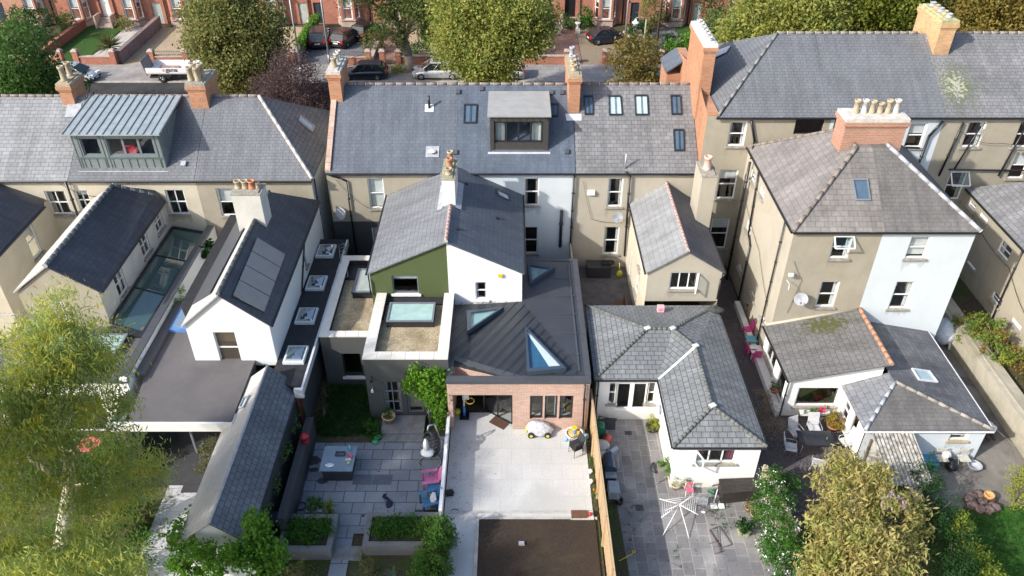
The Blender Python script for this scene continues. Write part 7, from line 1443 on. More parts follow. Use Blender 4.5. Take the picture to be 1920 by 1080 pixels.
# things in the small yard of the beige house
m = MB(); m.box(4.45, 5.85, 38.7, 39.5, 0, .75); tag(m.build('coal_bunker', CHARC), 'dark bunker below the lower window in the small yard', 'bunker')
for u, v, l in ((1132, 493, 'dark bowl'), (1146, 494, 'dark wreath')): p = P0(u, v, .76); m = MB(); m.lathe([(.14, 0), (.22, .1), (.2, .14), (.1, .06), (.001, .06)], (p.x, 39.1, .76), 12); tag(m.build('bowl', BLACKP), l + ' on top of the dark bunker', 'bowl')
m = MB(); p = P0(1161, 520); m.ball(p + Z * .25, .25, 10, 7, (.7, .5, 1)); m.tube(p + Z * .3, p + Vector((-.05, .05, 1.0)), .02, n=6); tag(m.build('garden_sprayer', COLr('sprayer_yellow', (.6, .55, .03))), 'yellow and black garden sprayer by the drainpipe', 'sprayer')
t = empty('garden_bench', (6.1, 35.2, 0), 'dark wooden bench in the shaded small yard', 'bench'); m = MB(); m.box(5.8, 6.3, 34.4, 36.0, .4, .46); m.build('seat', MATS['rusty_brown'], t); m = MB(); m.box(6.26, 6.32, 34.4, 36.0, .46, .95); m.build('backrest', MATS['rusty_brown'], t); m = MB(); m.box(5.85, 6.28, 34.5, 34.58, 0, .4); m.build('leg', MATS['rusty_brown'], t); m = MB(); m.box(5.85, 6.28, 35.82, 35.9, 0, .4); m.build('leg', MATS['rusty_brown'], t)
blob('grill_cover', 6.2, 33.4, 0, .4, .5, .55, CHARC, 'dark covered grill at the foot of the beige return', 'grill', .1)
p = G(1238, 583, 2.95); t = empty('step_stool', p, 'pink plastic step stool standing on the slate roof', 'stool'); m = MB(); m.rbox(p + Z * .28, (.34, .28, .04)); m.rbox(p + Vector((0, -.12, .14)), (.32, .03, .26)); m.rbox(p + Vector((-.15, 0, .14)), (.03, .24, .28)); m.rbox(p + Vector((.15, 0, .14)), (.03, .24, .28)); m.build('stool', COLr('pale_pink_plastic', (.75, .42, .45)), t); m = MB(); m.rbox(p + Vector((0, -.137, .16)), (.16, .01, .07)); m.build('slot', MATS['pink_plastic'], t)
# ---- side passage: children's furniture
PK = COLr('magenta_plastic', (.6, .07, .24))
def kchair(lab):
    t = empty('child_chair', (0, 0, 0), lab, 'chair', 'pink child chairs in the side passage'); m = MB(); m.rbox((0, 0, .3), (.34, .32, .04)); m.build('seat', PK, t); m = MB(); m.rbox((0, .17, .5), (.32, .03, .36), rx=-.15); m.build('backrest', PK, t)
    for a in (-1, 1):
        for b in (-1, 1): m = MB(); m.rbox((.14 * a, .13 * b, .14), (.05, .05, .28)); m.build('leg', PK, t)
    return t
place(kchair('pink child chair at the far end of the two small tables'), P0(1401, 627), R(-75), scale=1.25); place(kchair('pink child chair tucked under the near end of the white table'), P0(1416, 676), R(178), scale=1.25); place(kchair('pink child chair on the left side of the white table'), P0(1404, 664), R(95), scale=1.2)
def ktable(u, v, mat, lab, w=.55):
    p = P0(u, v); t = empty('child_table', p, lab, 'table', 'child tables in the side passage'); m = MB(); m.rbox(p + Z * .48, (w, w, .035)); m.build('table_top', mat, t)
    for a in (-1, 1):
        for b in (-1, 1): m = MB(); m.rbox(p + Vector((a * w * .42, b * w * .42, .23)), (.045, .045, .46)); m.build('leg', mat, t)
ktable(1406, 649, COLr('teal_plastic', (.12, .33, .42)), 'blue child table against the white plinth'); ktable(1415, 668, WHITE, 'white child table with dark drawings beside the pink chairs', .6)
m = MB(); p = P0(1413, 656, .5); m.path([p + Vector((-.12 + .05 * k, .04 * math.sin(k * 2.5), .02)) for k in range(7)], .022, 5); tag(m.build('toy_figures', BLACKP), 'small dark toys lying on the white child table', 'toy')
m = MB(); p = P0(1433, 712); m.ball(p + Z * .16, .17, 10, 7, (1, 1, .9), .12); tag(m.build('green_toy', GB), 'green watering toy in the gravel passage', 'toy')
m = MB(); m.box(12.55, 12.84, 27.3, 36, 0, .35); tag(m.build('plinth_wall', W_WHITEC), 'low white plinth along the side passage wall', 'wall')
for i, (u, v) in enumerate(((1404, 585), (1425, 630), (1446, 690))): 
    pot(u, v, .16, .25, TERRA, ('window plant pot furthest along the white plinth', 'triangular green planter in the middle of the plinth', 'dark leaved pot on the near end of the plinth')[i], (LF_G, LF_Y, LF_D)[i], (.2, .2), z=.35, n=40, leaf=.08)
# ---- gravel courtyard table and chairs
p = P0(1523, 842); t = empty('patio_table', p, 'dark glass topped rectangular table in the gravel courtyard', 'table'); m = MB(); m.rbox(p + Z * .72, (1.55, .9, .03), rz=-.03); m.build('table_top', plain('dark_table_glass', (.03, .032, .04), .12, var=.2), t); m = MB(); 
for a in (-.7, .7):
    for b in (-.38, .38): m.tube(p + Vector((a, b, 0)), p + Vector((a * .95, b * .95, .7)), .022, n=6)
m.build('table_frame', GALV, t)
def sling(lab):
    t = empty('garden_chair', (0, 0, 0), lab, 'chair', 'pale garden chairs in the gravel courtyard'); mt = COLr('pale_sling', (.52, .52, .53), .6); m = MB(); m.rbox((0, 0, .42), (.52, .5, .03)); m.build('seat', mt, t); m = MB(); m.rbox((0, .33, .75), (.52, .03, .62), rx=-.3); m.build('backrest', mt, t)
    for a in (-1, 1): m = MB(); m.path([(.27 * a, -.25, 0), (.27 * a, -.22, .62), (.27 * a, .25, .64), (.27 * a, .3, 0)], .017, 5); m.build('leg', GALV, t)
    return t
for (u, v, rz, l) in ((1489, 822, 20, 'pale garden chair at the far left corner of the table'), (1523, 815, 0, 'pale garden chair behind the dark glass table'), (1480, 850, 75, 'pale garden chair at the near left end of the table'), (1583, 840, -70, 'pale garden chair at the right end beside the potted shrub'), (1530, 880, 160, 'pale garden chair pushed away below the table')): place(sling(l), P0(u, v), R(rz))
pot(1560, 805, .28, .3, TERRA, 'rust and green shrub in a pot by the white lean-to', leaf_mat('leaf_rust', (.25, .1, .03), (.3, .3, .06)), (.42, .32), n=60, leaf=.1)
p = Yp(1527, 771, 27.25); t = empty('window_box', p, 'window box of pink and red flowers below the lean-to window', 'window box'); m = MB(); m.box(p.x - .7, p.x + .7, 27.05, 27.3, p.z - .12, p.z + .05); m.build('trough', WHITE, t); leafmesh('foliage', LF_G, blob_centers([(p.x, 27.1, p.z + .15, .6, .18, .16)], 18), .09, 22, .05, t, .5); leafmesh('flower', leaf_mat('petal_pink', (.7, .03, .08), (.8, .12, .3), rough=.5), blob_centers([(p.x + .1, 27.05, p.z + .25, .5, .15, .12)], 6), .09, 12, .04, t, .9)
pot(1451, 735, .2, .2, TERRA, 'hanging basket plant with red flowers on the white side wall', LF_D, (.22, .25), z=.6, n=40, leaf=.08)
# ---- right hand yard
for (u, v, l) in ((1760, 873, 'folding metal chair by the blue wall, left of two'), (1801, 873, 'folding metal chair by the blue wall, right of two')): place(smallchair(GALV, l, seat=COLr('bone_seat', (.5, .48, .42)), grp='folding chairs by the blue wall'), P0(u, v), R(0), scale=1.15)
p = P0(1735, 872); m = MB(); m.box(p.x - .4, p.x + .4, p.y - .28, p.y + .28, 0, .3); m.box(p.x - .43, p.x + .43, p.y - .31, p.y + .31, .3, .34); tag(m.build('blue_crate', COLr('crate_blue', (.06, .32, .5))), 'bright blue crate beside the corrugated lean-to', 'crate')
blob('white_bag', P0(1769, 866).x, P0(1769, 866).y, .3, .22, .2, .2, WHITE, 'white bag on the left folding chair', 'bag', .2); blob('black_bag', P0(1781, 880).x, P0(1781, 880).y, 0, .25, .3, .25, BLACKP, 'black bag between the folding chairs', 'bag', .3)
p = P0(1825, 878); m = MB(); m.lathe([(.25, 0), (.3, .22), (.32, .24), (.28, .24), (.24, .05), (.001, .05)], p, 18); tag(m.build('metal_basin', LEAD), 'round grey metal basin on the stained concrete', 'basin')
p = P0(1840, 946)
t = empty('rock_pile', p, 'heap of brown rocks around an orange pot on the concrete', 'rocks')
for i in range(9): m = MB(); a = i * .7; m.ball((p.x + .5 * math.cos(a) * (i > 0), p.y + .38 * math.sin(a) * (i > 0), .15), .27, 7, 5, (1, .9, .7), .22); m.build('rock', plain('brown_rock', (.13, .09, .08), .9, var=.35, scale=3), t)
p = P0(1853, 932, .25); m = MB(); m.lathe([(.18, 0), (.22, .18), (.19, .2), (.15, .1), (.001, .1)], p, 12); tag(m.build('orange_pot', COLr('orange_clay', (.6, .33, .12))), 'orange pot on top of the brown rock heap', 'pot')
p = P0(1838, 755); t = empty('lounger_frame', P0(1812, 730), 'dark slatted timber stack beside the outbuilding roof', 'timber stack'); 
for i in range(4): m = MB(); x = 21.3 + i * .25; m.box(x, x + .12, 25.5, 29.2, .15 + .03 * i, .25 + .03 * i); m.build('timber', MATS['dark_timber'], t)
m = MB(); m.ball((21.6, 26.4, .45), .3, 10, 7, (2.0, .7, .35), .25); m.ball((22.2, 26.2, .42), .3, 10, 7, (.9, .9, .5), .25); tag(m.build('white_cloth', WHITE), 'white cloth draped over the dark timber stack', 'cloth')
m = MB(); p = P0(1783, 650); m.rbox(p + Z * .5, (.75, .04, 1.0), rz=.5, rx=-.25); tag(m.build('white_board', WHITE), 'white panel leaning in the passage by the blue house', 'panel')
blob('white_tarp', P0(1762, 640).x, P0(1762, 640).y, 0, .6, .8, .7, COLr('pale_tarp', (.55, .6, .66)), 'pale covered heap against the blue house corner', 'tarpaulin', .1)
p = Vector((25.2, 27.4, .9)); t = empty('wheelie_bin', p, 'green bin behind the thick boundary wall', 'bin'); m = MB(); m.rbox(p + Z * .5, (.55, .6, 1.0)); m.build('bin_body', GB, t); m = MB(); m.rbox(p + Z * 1.04, (.6, .68, .08)); m.build('lid', GB, t)
# ---- left gardens
p = P0(172, 842, .4); t = empty('bird_bath', Vector((p.x, p.y, 0)), 'coral red dish on a stand among the eucalyptus branches', 'bird bath'); m = MB(); m.lathe([(.15, 0), (.06, .1), (.06, .6), (.45, .68), (.5, .75), (.42, .72), (.001, .66)], (p.x, p.y, 0), 16); m.build('dish', COLr('coral_enamel', (.5, .13, .1)), t); m = MB(); m.ball((p.x, p.y, .76), .1, 8, 6); m.build('knob', COLr('brown_clay', (.25, .12, .1)), t)
m = MB(); p = P0(253, 1002); m.rbox(p + Z * .3, (.15, 1.6, .6), rz=-.35); tag(m.build('rusty_edging', MATS['rusty_brown']), 'rusty brown edging panel beside the pale path', 'edging')
tag(leafmesh('leaf_litter', leaf_mat('litter', (.05, .04, .03), (.12, .1, .07), trans=0), np.array([[-2.8 + abs(random.gauss(0, .9)), random.uniform(21.8, 26), .062] for i in range(60)] + [[random.uniform(4.6, 9), random.uniform(18, 26.5), .02] for i in range(160)] + [[random.uniform(-9, -3.2), random.uniform(20.8, 25.9), .015] for i in range(90)]), .05, 2, (.1, .1, .002), aspect=.8, up=6), kind='stuff')
def cable(pts, lab, sag=.15, r=.012):
    P_ = [Vector(p) for p in pts]; m = MB(); out = []
    for a, b in zip(P_, P_[1:]): out += [a.lerp(b, i / 6) - Z * math.sin(math.pi * i / 6) * sag * (b - a).length * .2 for i in range(6)]
    m.path(out + [P_[-1]], r, 4); tag(m.build('wall_cable', BLACKP), lab, 'cable')
cable([(12.93, 38.5, 5.2), (12.93, 35.0, 4.4), (12.93, 32.2, 2.9)], 'black cable sagging along the sunlit wall beside the side passage')
cable([(13.3, 31.25, 6.3), (13.9, 31.25, 5.2), (13.6, 31.25, 3.2)], 'thin cable dropping from the security light on the beige return', .3, .009)
cable([(4.0, 39.82, 5.9), (4.6, 39.82, 3.4), (6.4, 39.82, 3.2)], 'cable crossing the beige wall left of its windows', .3, .01)
cable([(24.2, 39.82, 8.9), (26.8, 39.82, 8.2), (29.5, 39.82, 8.6)], 'cable looping across the tall beige wall at the right edge', .5, .012)
cable([(25.66, 38.6, 4.6), (25.66, 34, 4.0), (25.66, 30.5, 2.6)], 'cable along the shaded wall of the far right return', .3, .012)
cable([(-9.9, 39.82, 6.0), (-8.2, 39.82, 4.1), (-7.4, 39.82, 4.3)], 'cable on the beige wall above the dark painted wall', .4, .01)
cable([(-25.1, 39.3, 6.0), (-23.4, 39.3, 5.2), (-21.8, 39.3, 6.1)], 'cable looping under the gutter of the cream house', .5, .012)
# satellite dishes and aerials
def dish(p, d, r, lab, arm=.35):
    t = empty('satellite_dish', p, lab, 'satellite dish'); p = Vector(p); d = Vector(d).normalized(); q = Vector((0, 0, 1)).rotation_difference(d); m = MB(); m.lathe([(.001, 0), (r * .5, .03), (r, .1), (r * 1.02, .1), (r * .5, .015), (.001, -.01)], (0, 0, 0), 16); m.v = [tuple(p + q @ Vector(v)) for v in m.v]; m.build('dish', LEAD, t)
    m = MB(); m.tube(p, p + d * .45 - Z * .1, .012, n=5); m.rbox(p + d * .45 - Z * .1, (.08, .08, .08)); m.tube(p, p - d * arm - Z * .1, .02, n=5); m.build('feed_arm', GALV, t)
dish(Yp(641, 400, 39.5), (-.5, -.8, .3), .36, 'satellite dish on the drainpipe of the charcoal house'); dish(Yp(1157, 407, 39.4), (.1, -.9, .3), .32, 'satellite dish between the windows of the beige wall'); dish(Yp(1502, 560, 31.0), (-.3, -.9, .3), .33, 'satellite dish beside the lower beige window')
m = MB(); p = Yp(30, 590, 30.2); m.tube(p + Vector((-.9, 0, 0)), p + Vector((.7, 0, .05)), .02, n=5)
for k in range(7): m.tube(p + Vector((-.8 + k * .22, -.15, 0)), p + Vector((-.8 + k * .22, .15, 0)), .01, n=4)
m.tube(p + Vector((.7, 0, .05)), p + Vector((1.4, .4, .3)), .02, n=5); tag(m.build('tv_aerial', GALV), 'television aerial on the beige gable at the left edge', 'aerial')
m = MB(); p = Yp(1475, 525, 31.1); m.path([p, p + Vector((.1, -.2, -.1)), p + Vector((.05, -.35, -.35))], .02, 5); m.rbox(p + Vector((.15, 0, .3)), (.22, .15, .15)); tag(m.build('security_light', LEADL), 'small security light on the corner of the beige return', 'security light')
t = empty('ladder', (-9.3, 36.3, 2.8), 'grey ladder leaning beside the black side roof', 'ladder'); m = MB(); a, b = Vector((-9.75, 37.8, 2.9)), Vector((-9.0, 34.6, 2.9)); sd_ = Vector((.3, .05, .1)); m.tube(a, b, .025, n=5); m.tube(a + sd_, b + sd_, .025, n=5)
for k in range(11): m.tube(a.lerp(b, k / 10), a.lerp(b, k / 10) + sd_, .018, n=5)
m.build('ladder_frame', GALV, t)
# ================================================================ street trees
L_OL = leaf_mat('leaf_street_olive', (.13, .155, .045), (.25, .27, .09), (.26, .23, .085)); L_YG = leaf_mat('leaf_street_yellow', (.22, .25, .055), (.4, .4, .11), (.18, .23, .06)); L_MG = leaf_mat('leaf_mid_green', (.04, .1, .02), (.11, .2, .05)); L_PU = leaf_mat('leaf_purple', (.085, .05, .055), (.16, .105, .11), (.12, .09, .08)); L_OR = leaf_mat('leaf_orange', (.2, .15, .035), (.32, .26, .07), (.15, .15, .04)); L_EU = leaf_mat('leaf_eucalyptus', (.22, .28, .065), (.37, .44, .14), (.52, .49, .08), trans=.6); L_GR = leaf_mat('leaf_plane', (.06, .1, .03), (.15, .19, .06), (.19, .19, .06)); L_BR = leaf_mat('leaf_tan_green', (.31, .28, .095), (.5, .42, .17), (.29, .32, .09), trans=.5); L_VINE = leaf_mat('leaf_vine', (.07, .18, .015), (.18, .34, .035))
T = dict(leaf=.26, per=46, dens=2.0, spread=.42)
def tp(u, v, y): p = Yp(u, v, y); return p
def streettree(u, v, y, r, lab, mat, h=9, extra=(), trunk=.25, name='street_tree', bark=None, dz=0, **k):
    p = tp(u, v, y); q = dict(T); q.update(k); return tree(name, p.x, y, h, [(0, 0, max(1.2, p.z + dz), r, r, r * 1.15)] + list(extra), mat, lab, trunk_r=trunk, bark=bark, **q)
streettree(40, 118, 60, 2.5, 'dark green tree at the left edge behind the pale slate roof', L_MG, 7, [(-1.5, .5, 3, 2, 2, 2), (1.6, .5, 3.2, 1.7, 1.8, 2.0), (-2.6, 0, 4.6, 1.6, 1.6, 1.6)])
streettree(445, 85, 63, 3.0, 'tall olive green street tree overlapping the white truck', L_OL, 10, [(0, 0, 8.5, 2.6, 2.6, 3.2), (-1.6, 0, 4.2, 2, 2, 2.2), (1.6, 0, 4.4, 2.0, 2, 2.4), (.5, 0, 2.2, 2.2, 2, 1.7), (2.3, 0, 6.8, 1.6, 1.8, 2), (-2.2, 0, 7.2, 1.5, 1.8, 2)], name='street_tree', dens=2.6)
streettree(548, 160, 58.5, 2.1, 'dark purple leaved shrub behind the slated hip roof', L_PU, 4.5, [(-1.5, .4, 3.2, 1.6, 1.5, 1.4), (1.4, .4, 2.8, 1.5, 1.5, 1.3), (2.0, 0, 1.9, 1.2, 1.2, 1.2)], name='purple_tree', leaf=.2, per=60, spread=.32, dens=2.6, aspect=.3)
# forked plane tree
p = G(771, 138, 0); t = tree('street_tree', p.x, p.y, 9, [(-4.2, 1, 7.4, 2.0, 2.0, 1.3), (-1.6, .8, 7.8, 2.0, 2.2, 1.8), (.6, -.3, 6.2, 1.7, 1.7, 1.5), (2.0, .3, 6.6, 1.5, 1.6, 1.8), (-1.4, 0, 5.2, 1.0, 1.2, 1.2), (1.9, 0, 4.4, .8, .9, 1.1), (0, 1, 9.4, 3.6, 3, 1.8), (-.9, 0, 3.6, .7, .8, .9)], L_GR, 'forked street tree with pale trunk between two parked cars', bark=plain('bark_grey', (.32, .27, .22), .9, var=.35, scale=3, bmp=.5, bs=8), trunk_r=.42, lean=(-.5, .3), leaf=.25, per=40, dens=2.2, spread=.38)
streettree(925, 60, 63, 3.3, 'large yellow green street tree in front of the white car', L_YG, 11, [(-2.6, 0, 5.6, 1.9, 2, 2), (2.4, 0, 6.4, 2.0, 2, 1.8), (0, 0, 9, 3.4, 3.2, 2.6), (-.3, .2, 3.4, 1.8, 1.8, 2.0), (-.3, 0, 2.2, 1.4, 1.4, 1.6), (-1.4, 0, 3.8, 1.4, 1.6, 1.6), (3.2, 0, 7.4, 1.8, 1.8, 2), (-3.0, 0, 7.6, 1.6, 1.8, 2)], dens=2.6)
streettree(1200, 130, 58.5, 1.9, 'olive and gold bush behind the slate ridge of the middle houses', leaf_mat('leaf_gold_olive', (.12, .11, .03), (.26, .2, .06)), 4, [(-1.5, .3, 3.1, 1.3, 1.4, 1.0), (1.6, .3, 3.4, 1.4, 1.4, 1.1), (.4, .4, 2.4, 2.0, 1.6, 1.1)], name='garden_bush', leaf=.26, spread=.32, dens=2.2)
for (u, v, y, r, lab, mt, ex) in ((1430, 20, 60, 2.4, 'yellow green tree at the left of the group behind the tall slate roof', L_YG, [(-1.6, 0, 6.5, 1.6, 1.8, 1.8), (1.5, 0, 8.5, 2, 2, 2)]), (1520, 18, 59, 2.7, 'bright yellow green tree in the middle of the group behind the slate roof', L_YG, [(-1.8, 0, 7.2, 1.8, 2, 2), (1.7, 0, 7.2, 1.8, 2, 2), (0, 0, 10.5, 2.6, 2.4, 2)]), (1625, 18, 60, 2.8, 'green and gold tree at the right of the group left of the lichened chimney', leaf_mat('leaf_gold_green', (.12, .16, .02), (.28, .28, .05), (.1, .14, .02)), [(-1.9, 0, 7, 1.9, 2, 2), (1.9, 0, 7.4, 1.9, 2, 2), (0, 0, 10.5, 2.8, 2.5, 2.2), (3, 0, 9, 2, 2, 2)]), (1800, 15, 62, 2.6, 'dark olive tree behind the lichened chimney', L_OL, [(-1.9, 0, 8, 1.9, 2, 2), (1.8, 0, 9, 1.9, 2, 2)]), (1885, 18, 59, 3.0, 'orange tinted autumn tree at the top right corner', L_OR, [(-2.2, 0, 7.4, 2, 2, 2), (2.2, 0, 8, 2.2, 2, 2.2), (0, 0, 10.8, 3, 2.6, 2.2)])):
    streettree(u, v, y, r, lab, mt, 10, ex, dens=2.4)
def bush(u, v, y, r, lab, mt=None, rz=1.0, k=1.0, name='garden_shrub', **kw):
    p = Yp(u, v, y); q = dict(leaf=.2, per=16, dens=5, spread=.16); q.update(kw); return shrub(name, [(p.x, y, max(p.z, r * .8), r * k, r, r * rz)], mt or L_MG, lab, **q)
bush(60, 40, 80, 1.3, 'dark rounded shrub in the far left front garden', LF_D, k=1.7); bush(122, 42, 82.5, .8, 'pale shrub against the brick villa left of the white door', L_MG, 1.3); bush(26, 60, 80, 1.4, 'shrub under the pink brick villa windows', L_OL, 1)
p = Yp(206, 90, 76.5); t = empty('spiky_plant', (p.x, 76.5, 0), 'large spiky cordyline beside the front path', 'shrub'); spikes('foliage', (p.x, 76.5, .7), 130, 1.7, .09, LF_O, t, .4); m = MB(); m.tube((p.x, 76.5, -.05), (p.x, 76.5, .7), .12, n=7); m.build('stem', BK, t)
bush(232, 45, 83.5, .7, 'shrub between the bay windows of the brick villa', L_OL); bush(700, 90, 77, 1.0, 'feathery shrub between the brick gateways', LF_O, 1.2); bush(712, 62, 81, .9, 'shrub right of the herringbone path', L_MG); bush(812, 56, 80, 1.3, 'large leaved green shrub left of the yellow green tree', LF_G, 1, 1.2, leaf=.3); bush(786, 88, 76.2, .9, 'low grassy shrub behind the forked tree', L_MG, .6, 1.5)
m = MB(); x = GX(556); t = empty('hedge', (x, 79, 0), 'long narrow clipped hedge left of the parked cars', 'hedge'); leafmesh('foliage', LF_B, np.array([[x + random.uniform(-.3, .3), random.uniform(75, 84), random.uniform(.9, 1.6)] for i in range(260)]), .16, 26, .12, t, .6); m.box(x - .2, x + .2, 75, 84, .9, 1.4); m.build('stem', BK, t)
bush(1065, 50, 84, .8, 'shrub left of the black doorway steps', L_MG); bush(1098, 38, 84, .9, 'leafy shrub between the doorway and the bay window', LF_G, 1.2); bush(1197, 62, 80.5, 1.1, 'dark shrub behind the lantern post', LF_D, 1.2); bush(1222, 20, 83, 1.2, 'tall dark conifer beside the bay window', L_OL, 2.2); bush(1253, 86, 76, .75, 'slim dark cypress in front of the drive', LF_D, 1.9)
bush(1340, 40, 80, 1.0, 'round clipped pale green bush on the front lawn', leaf_mat('leaf_sage', (.14, .19, .06), (.22, .28, .1)), 1, dens=8); bush(1262, 88, 75, .7, 'bright leafy shrub behind the olive bush', LF_B, .9, leaf=.25); bush(1295, 78, 75.5, .9, 'bright green shrub left of the orange chimney', LF_B, .9, leaf=.28); bush(1345, 15, 82, 1.6, 'dark conifer behind the round clipped bush', LF_D, 1.8); bush(1390, 55, 76, 1.3, 'mixed green shrub right of the round clipped bush', L_MG, 1.1); bush(1395, 25, 79, 1.6, 'tall loose shrub at the right of the front lawn', L_OL, 1.2)
bush(1248, 34, 84, .5, 'clipped dark bush below the right bay window', LF_D, 1, 1.6); bush(685, 118, 72.5, .5, 'tuft of pale grass on the verge beside the forked tree', LF_Y, .5); bush(745, 139, 71.5, .6, 'tuft of yellow grass at the foot of the forked tree', LF_Y, .6, 1.4)
# ================================================================ big eucalyptus at the front left
ex, ey = -17.2, 20.0; eb = []
for (u, v, z, r) in ((105, 610, 10.0, 1.25), (60, 660, 9.4, 1.3), (165, 655, 8.8, 1.15), (25, 720, 8.6, 1.3), (110, 705, 8.3, 1.3), (195, 690, 7.6, .9), (150, 770, 7.3, 1.2), (55, 790, 7.6, 1.2), (215, 765, 6.5, .9), (0, 860, 7.0, 1.3), (120, 830, 6.2, 1.0), (240, 850, 5.0, 1.0), (190, 890, 5.4, 1.0), (290, 885, 3.8, .75), (25, 940, 6.0, 1.2), (150, 935, 4.8, .9), (235, 925, 4.0, .8), (100, 905, 5.8, .8), (20, 1030, 6.6, 1.3), (105, 1050, 6.2, 1.2), (190, 1010, 4.6, 1.0), (170, 1065, 6.6, 1.3), (215, 1075, 5.8, .8), (60, 1160, 8.2, 1.4), (160, 1150, 7.6, 1.4), (245, 1150, 6.6, 1.2), (-20, 1190, 8.6, 1.4), (120, 1230, 8.2, 1.4), (210, 1220, 7.2, 1.3), (300, 1210, 6.2, 1.1), (50, 1090, 7, 1.3), (0, 770, 8.3, 1.1)):  # lowest blobs lie below the view, added to shade the grey patio
    q = G(u, v, z); eb.append((q.x, q.y, z, r, r, r * .8))
eb_shade = [(x_, y_, 11.8 + .25 * ((i_ * 7) % 5 - 2), 1.45, 1.4, .95) for i_, (x_, y_) in enumerate(((-24.4, 11.6), (-22, 11.2), (-19.8, 11.6), (-24.6, 14), (-22.3, 13.6), (-20, 14), (-18.6, 12.8), (-24, 16.4), (-21.8, 16), (-19.8, 16.4), (-18.4, 15)))]  # extra crown blobs added out of view to shade the grey patio
t = empty('eucalyptus_tree', (ex, ey, 0), 'large airy eucalyptus with pale bark filling the lower left corner', 'tree'); m = MB(); base = Vector((ex - .6, 18.6, -.1)); k1 = Vector((-17.0, 20.4, 3.2)); k2 = Vector((-16.8, 21.3, 6.2)); k3 = Vector((-16.2, 20.9, 8.2))
m.tube(base, k1, .34, .26, 10); m.tube(k1, k2, .25, .16, 9); m.tube(k2, k3, .16, .08, 8); k1b = Vector((-17.9, 20.2, 5.2)); m.tube(k1, k1b, .18, .12, 8); m.tube(k1b, Vector((-18, 20.6, 8)), .12, .05, 7)
nodes_ = [k1, k1.lerp(k2, .5), k2, k3, k1b, Vector((-18, 20.6, 8))]
for b in eb[:26]:
    if random.random() < .3: continue
    e = Vector(b[:3]); s_ = min(nodes_, key=lambda q: (q - e).length + (1.5 if q.z > e.z else 0)); 
    if (s_ - e).length > 3.6: continue
    w1 = s_.lerp(e, .35) + Vector((random.uniform(-.3, .3), random.uniform(-.3, .3), random.uniform(0, .5))); w2 = s_.lerp(e, .7) + Vector((random.uniform(-.3, .3), random.uniform(-.3, .3), random.uniform(-.2, .3))); m.tube(s_, w1, .055, .04, 6); m.tube(w1, w2, .04, .028, 6); m.tube(w2, e, .028, .015, 5)
    for i in range(7): q = Vector(RNG.normal(0, 1, 3)).normalized(); f1 = e + q * b[3] * .55 + Vector((0, 0, .1)); m.tube(e, f1, .02, .012, 4); m.tube(f1, f1 + (q + Vector((0, 0, -.5))) * b[3] * .5, .012, .006, 4)
m.tube((-21.3, 14, -.1), (-21.6, 14, 6.5), .3, .2, 9)  # stem added to carry the unseen shading blobs
for b in eb_shade: m.tube((-21.6, 14, 6.5), b[:3], .1, .03, 5)
m.build('trunk', MATS['bark_pale'], t)
leafmesh('crown', L_EU, blob_centers([(a, b, c, d * 1.1, e * 1.1, f * 1.1) for a, b, c, d, e, f in eb + eb_shade], 4.0, .5), .25, 30, .22, t, .17, droop=1.6)
# ================================================================ near plants
def cl(pts, r, jit=.1): return [(G(u, v, z).x, G(u, v, z).y, z, rr, rr, rr * .85) for (u, v, z, rr) in pts]
def cy(pts): return [(Yp(u, v, y).x, y, Yp(u, v, y).z, r, r * .8, r) for (u, v, y, r) in pts]
shrub('leafy_shrub', cy([(350, 1030, 17.9, .45), (340, 1060, 17.9, .5), (385, 1040, 17.7, .5), (415, 1055, 17.6, .5), (370, 1085, 17.6, .6), (430, 1035, 17.7, .35), (345, 990, 19.2, .4), (368, 958, 20.4, .3), (335, 1010, 18.6, .4)]), L_VINE, 'bright green shrub around the white end of the shed', leaf=.13, per=26, dens=9, spread=.11, aspect=.7)
shrub('leafy_shrub', cy([(485, 990, 18.3, .5), (470, 1020, 18.0, .5), (505, 1030, 18.0, .5), (450, 1045, 17.7, .45), (490, 1065, 17.7, .55), (520, 1050, 17.8, .4), (480, 975, 18.6, .35)]), LF_B, 'broad leaved bright shrub below the shed at the planter', leaf=.16, per=24, dens=9, spread=.11, aspect=.75)
shrub('climbing_plant', [(-4.3, 26.95, 2.9, .4, .25, .5), (-3.7, 26.8, 3.0, .55, .3, .5), (-3.45, 26.75, 2.3, .6, .35, .6), (-3.4, 26.7, 1.6, .55, .35, .6), (-3.35, 26.6, .9, .45, .35, .6), (-4.7, 27.0, 2.3, .35, .2, .3), (-4.0, 26.9, 2.2, .4, .25, .5)], L_VINE, 'bright green climber on the charcoal extension beside the porch', 'climbing plant', leaf=.15, per=26, dens=12, spread=.11, aspect=.6)
shrub('clipped_hedge', [(-3.0, 19.9, .8, .7, .55, .85), (-3.0, 19.0, .8, .7, .6, .85), (-3.0, 18.1, .8, .72, .6, .85), (-2.95, 17.2, .8, .75, .6, .85), (-2.95, 16.4, .8, .75, .6, .85)], LF_H, 'dense clipped hedge beside the brown pad', 'hedge', leaf=.11, per=46, dens=16, spread=.1, aspect=.45)
shrub('herb_bed', [(-8.7, 20.3, .65, .4, .45, .25), (-8.0, 20.2, .65, .4, .5, .3), (-7.6, 20.4, .7, .3, .4, .3)], LF_G, 'mixed herbs growing in the left raised planter', 'plants', leaf=.11, per=34, dens=16, spread=.13, aspect=.45)
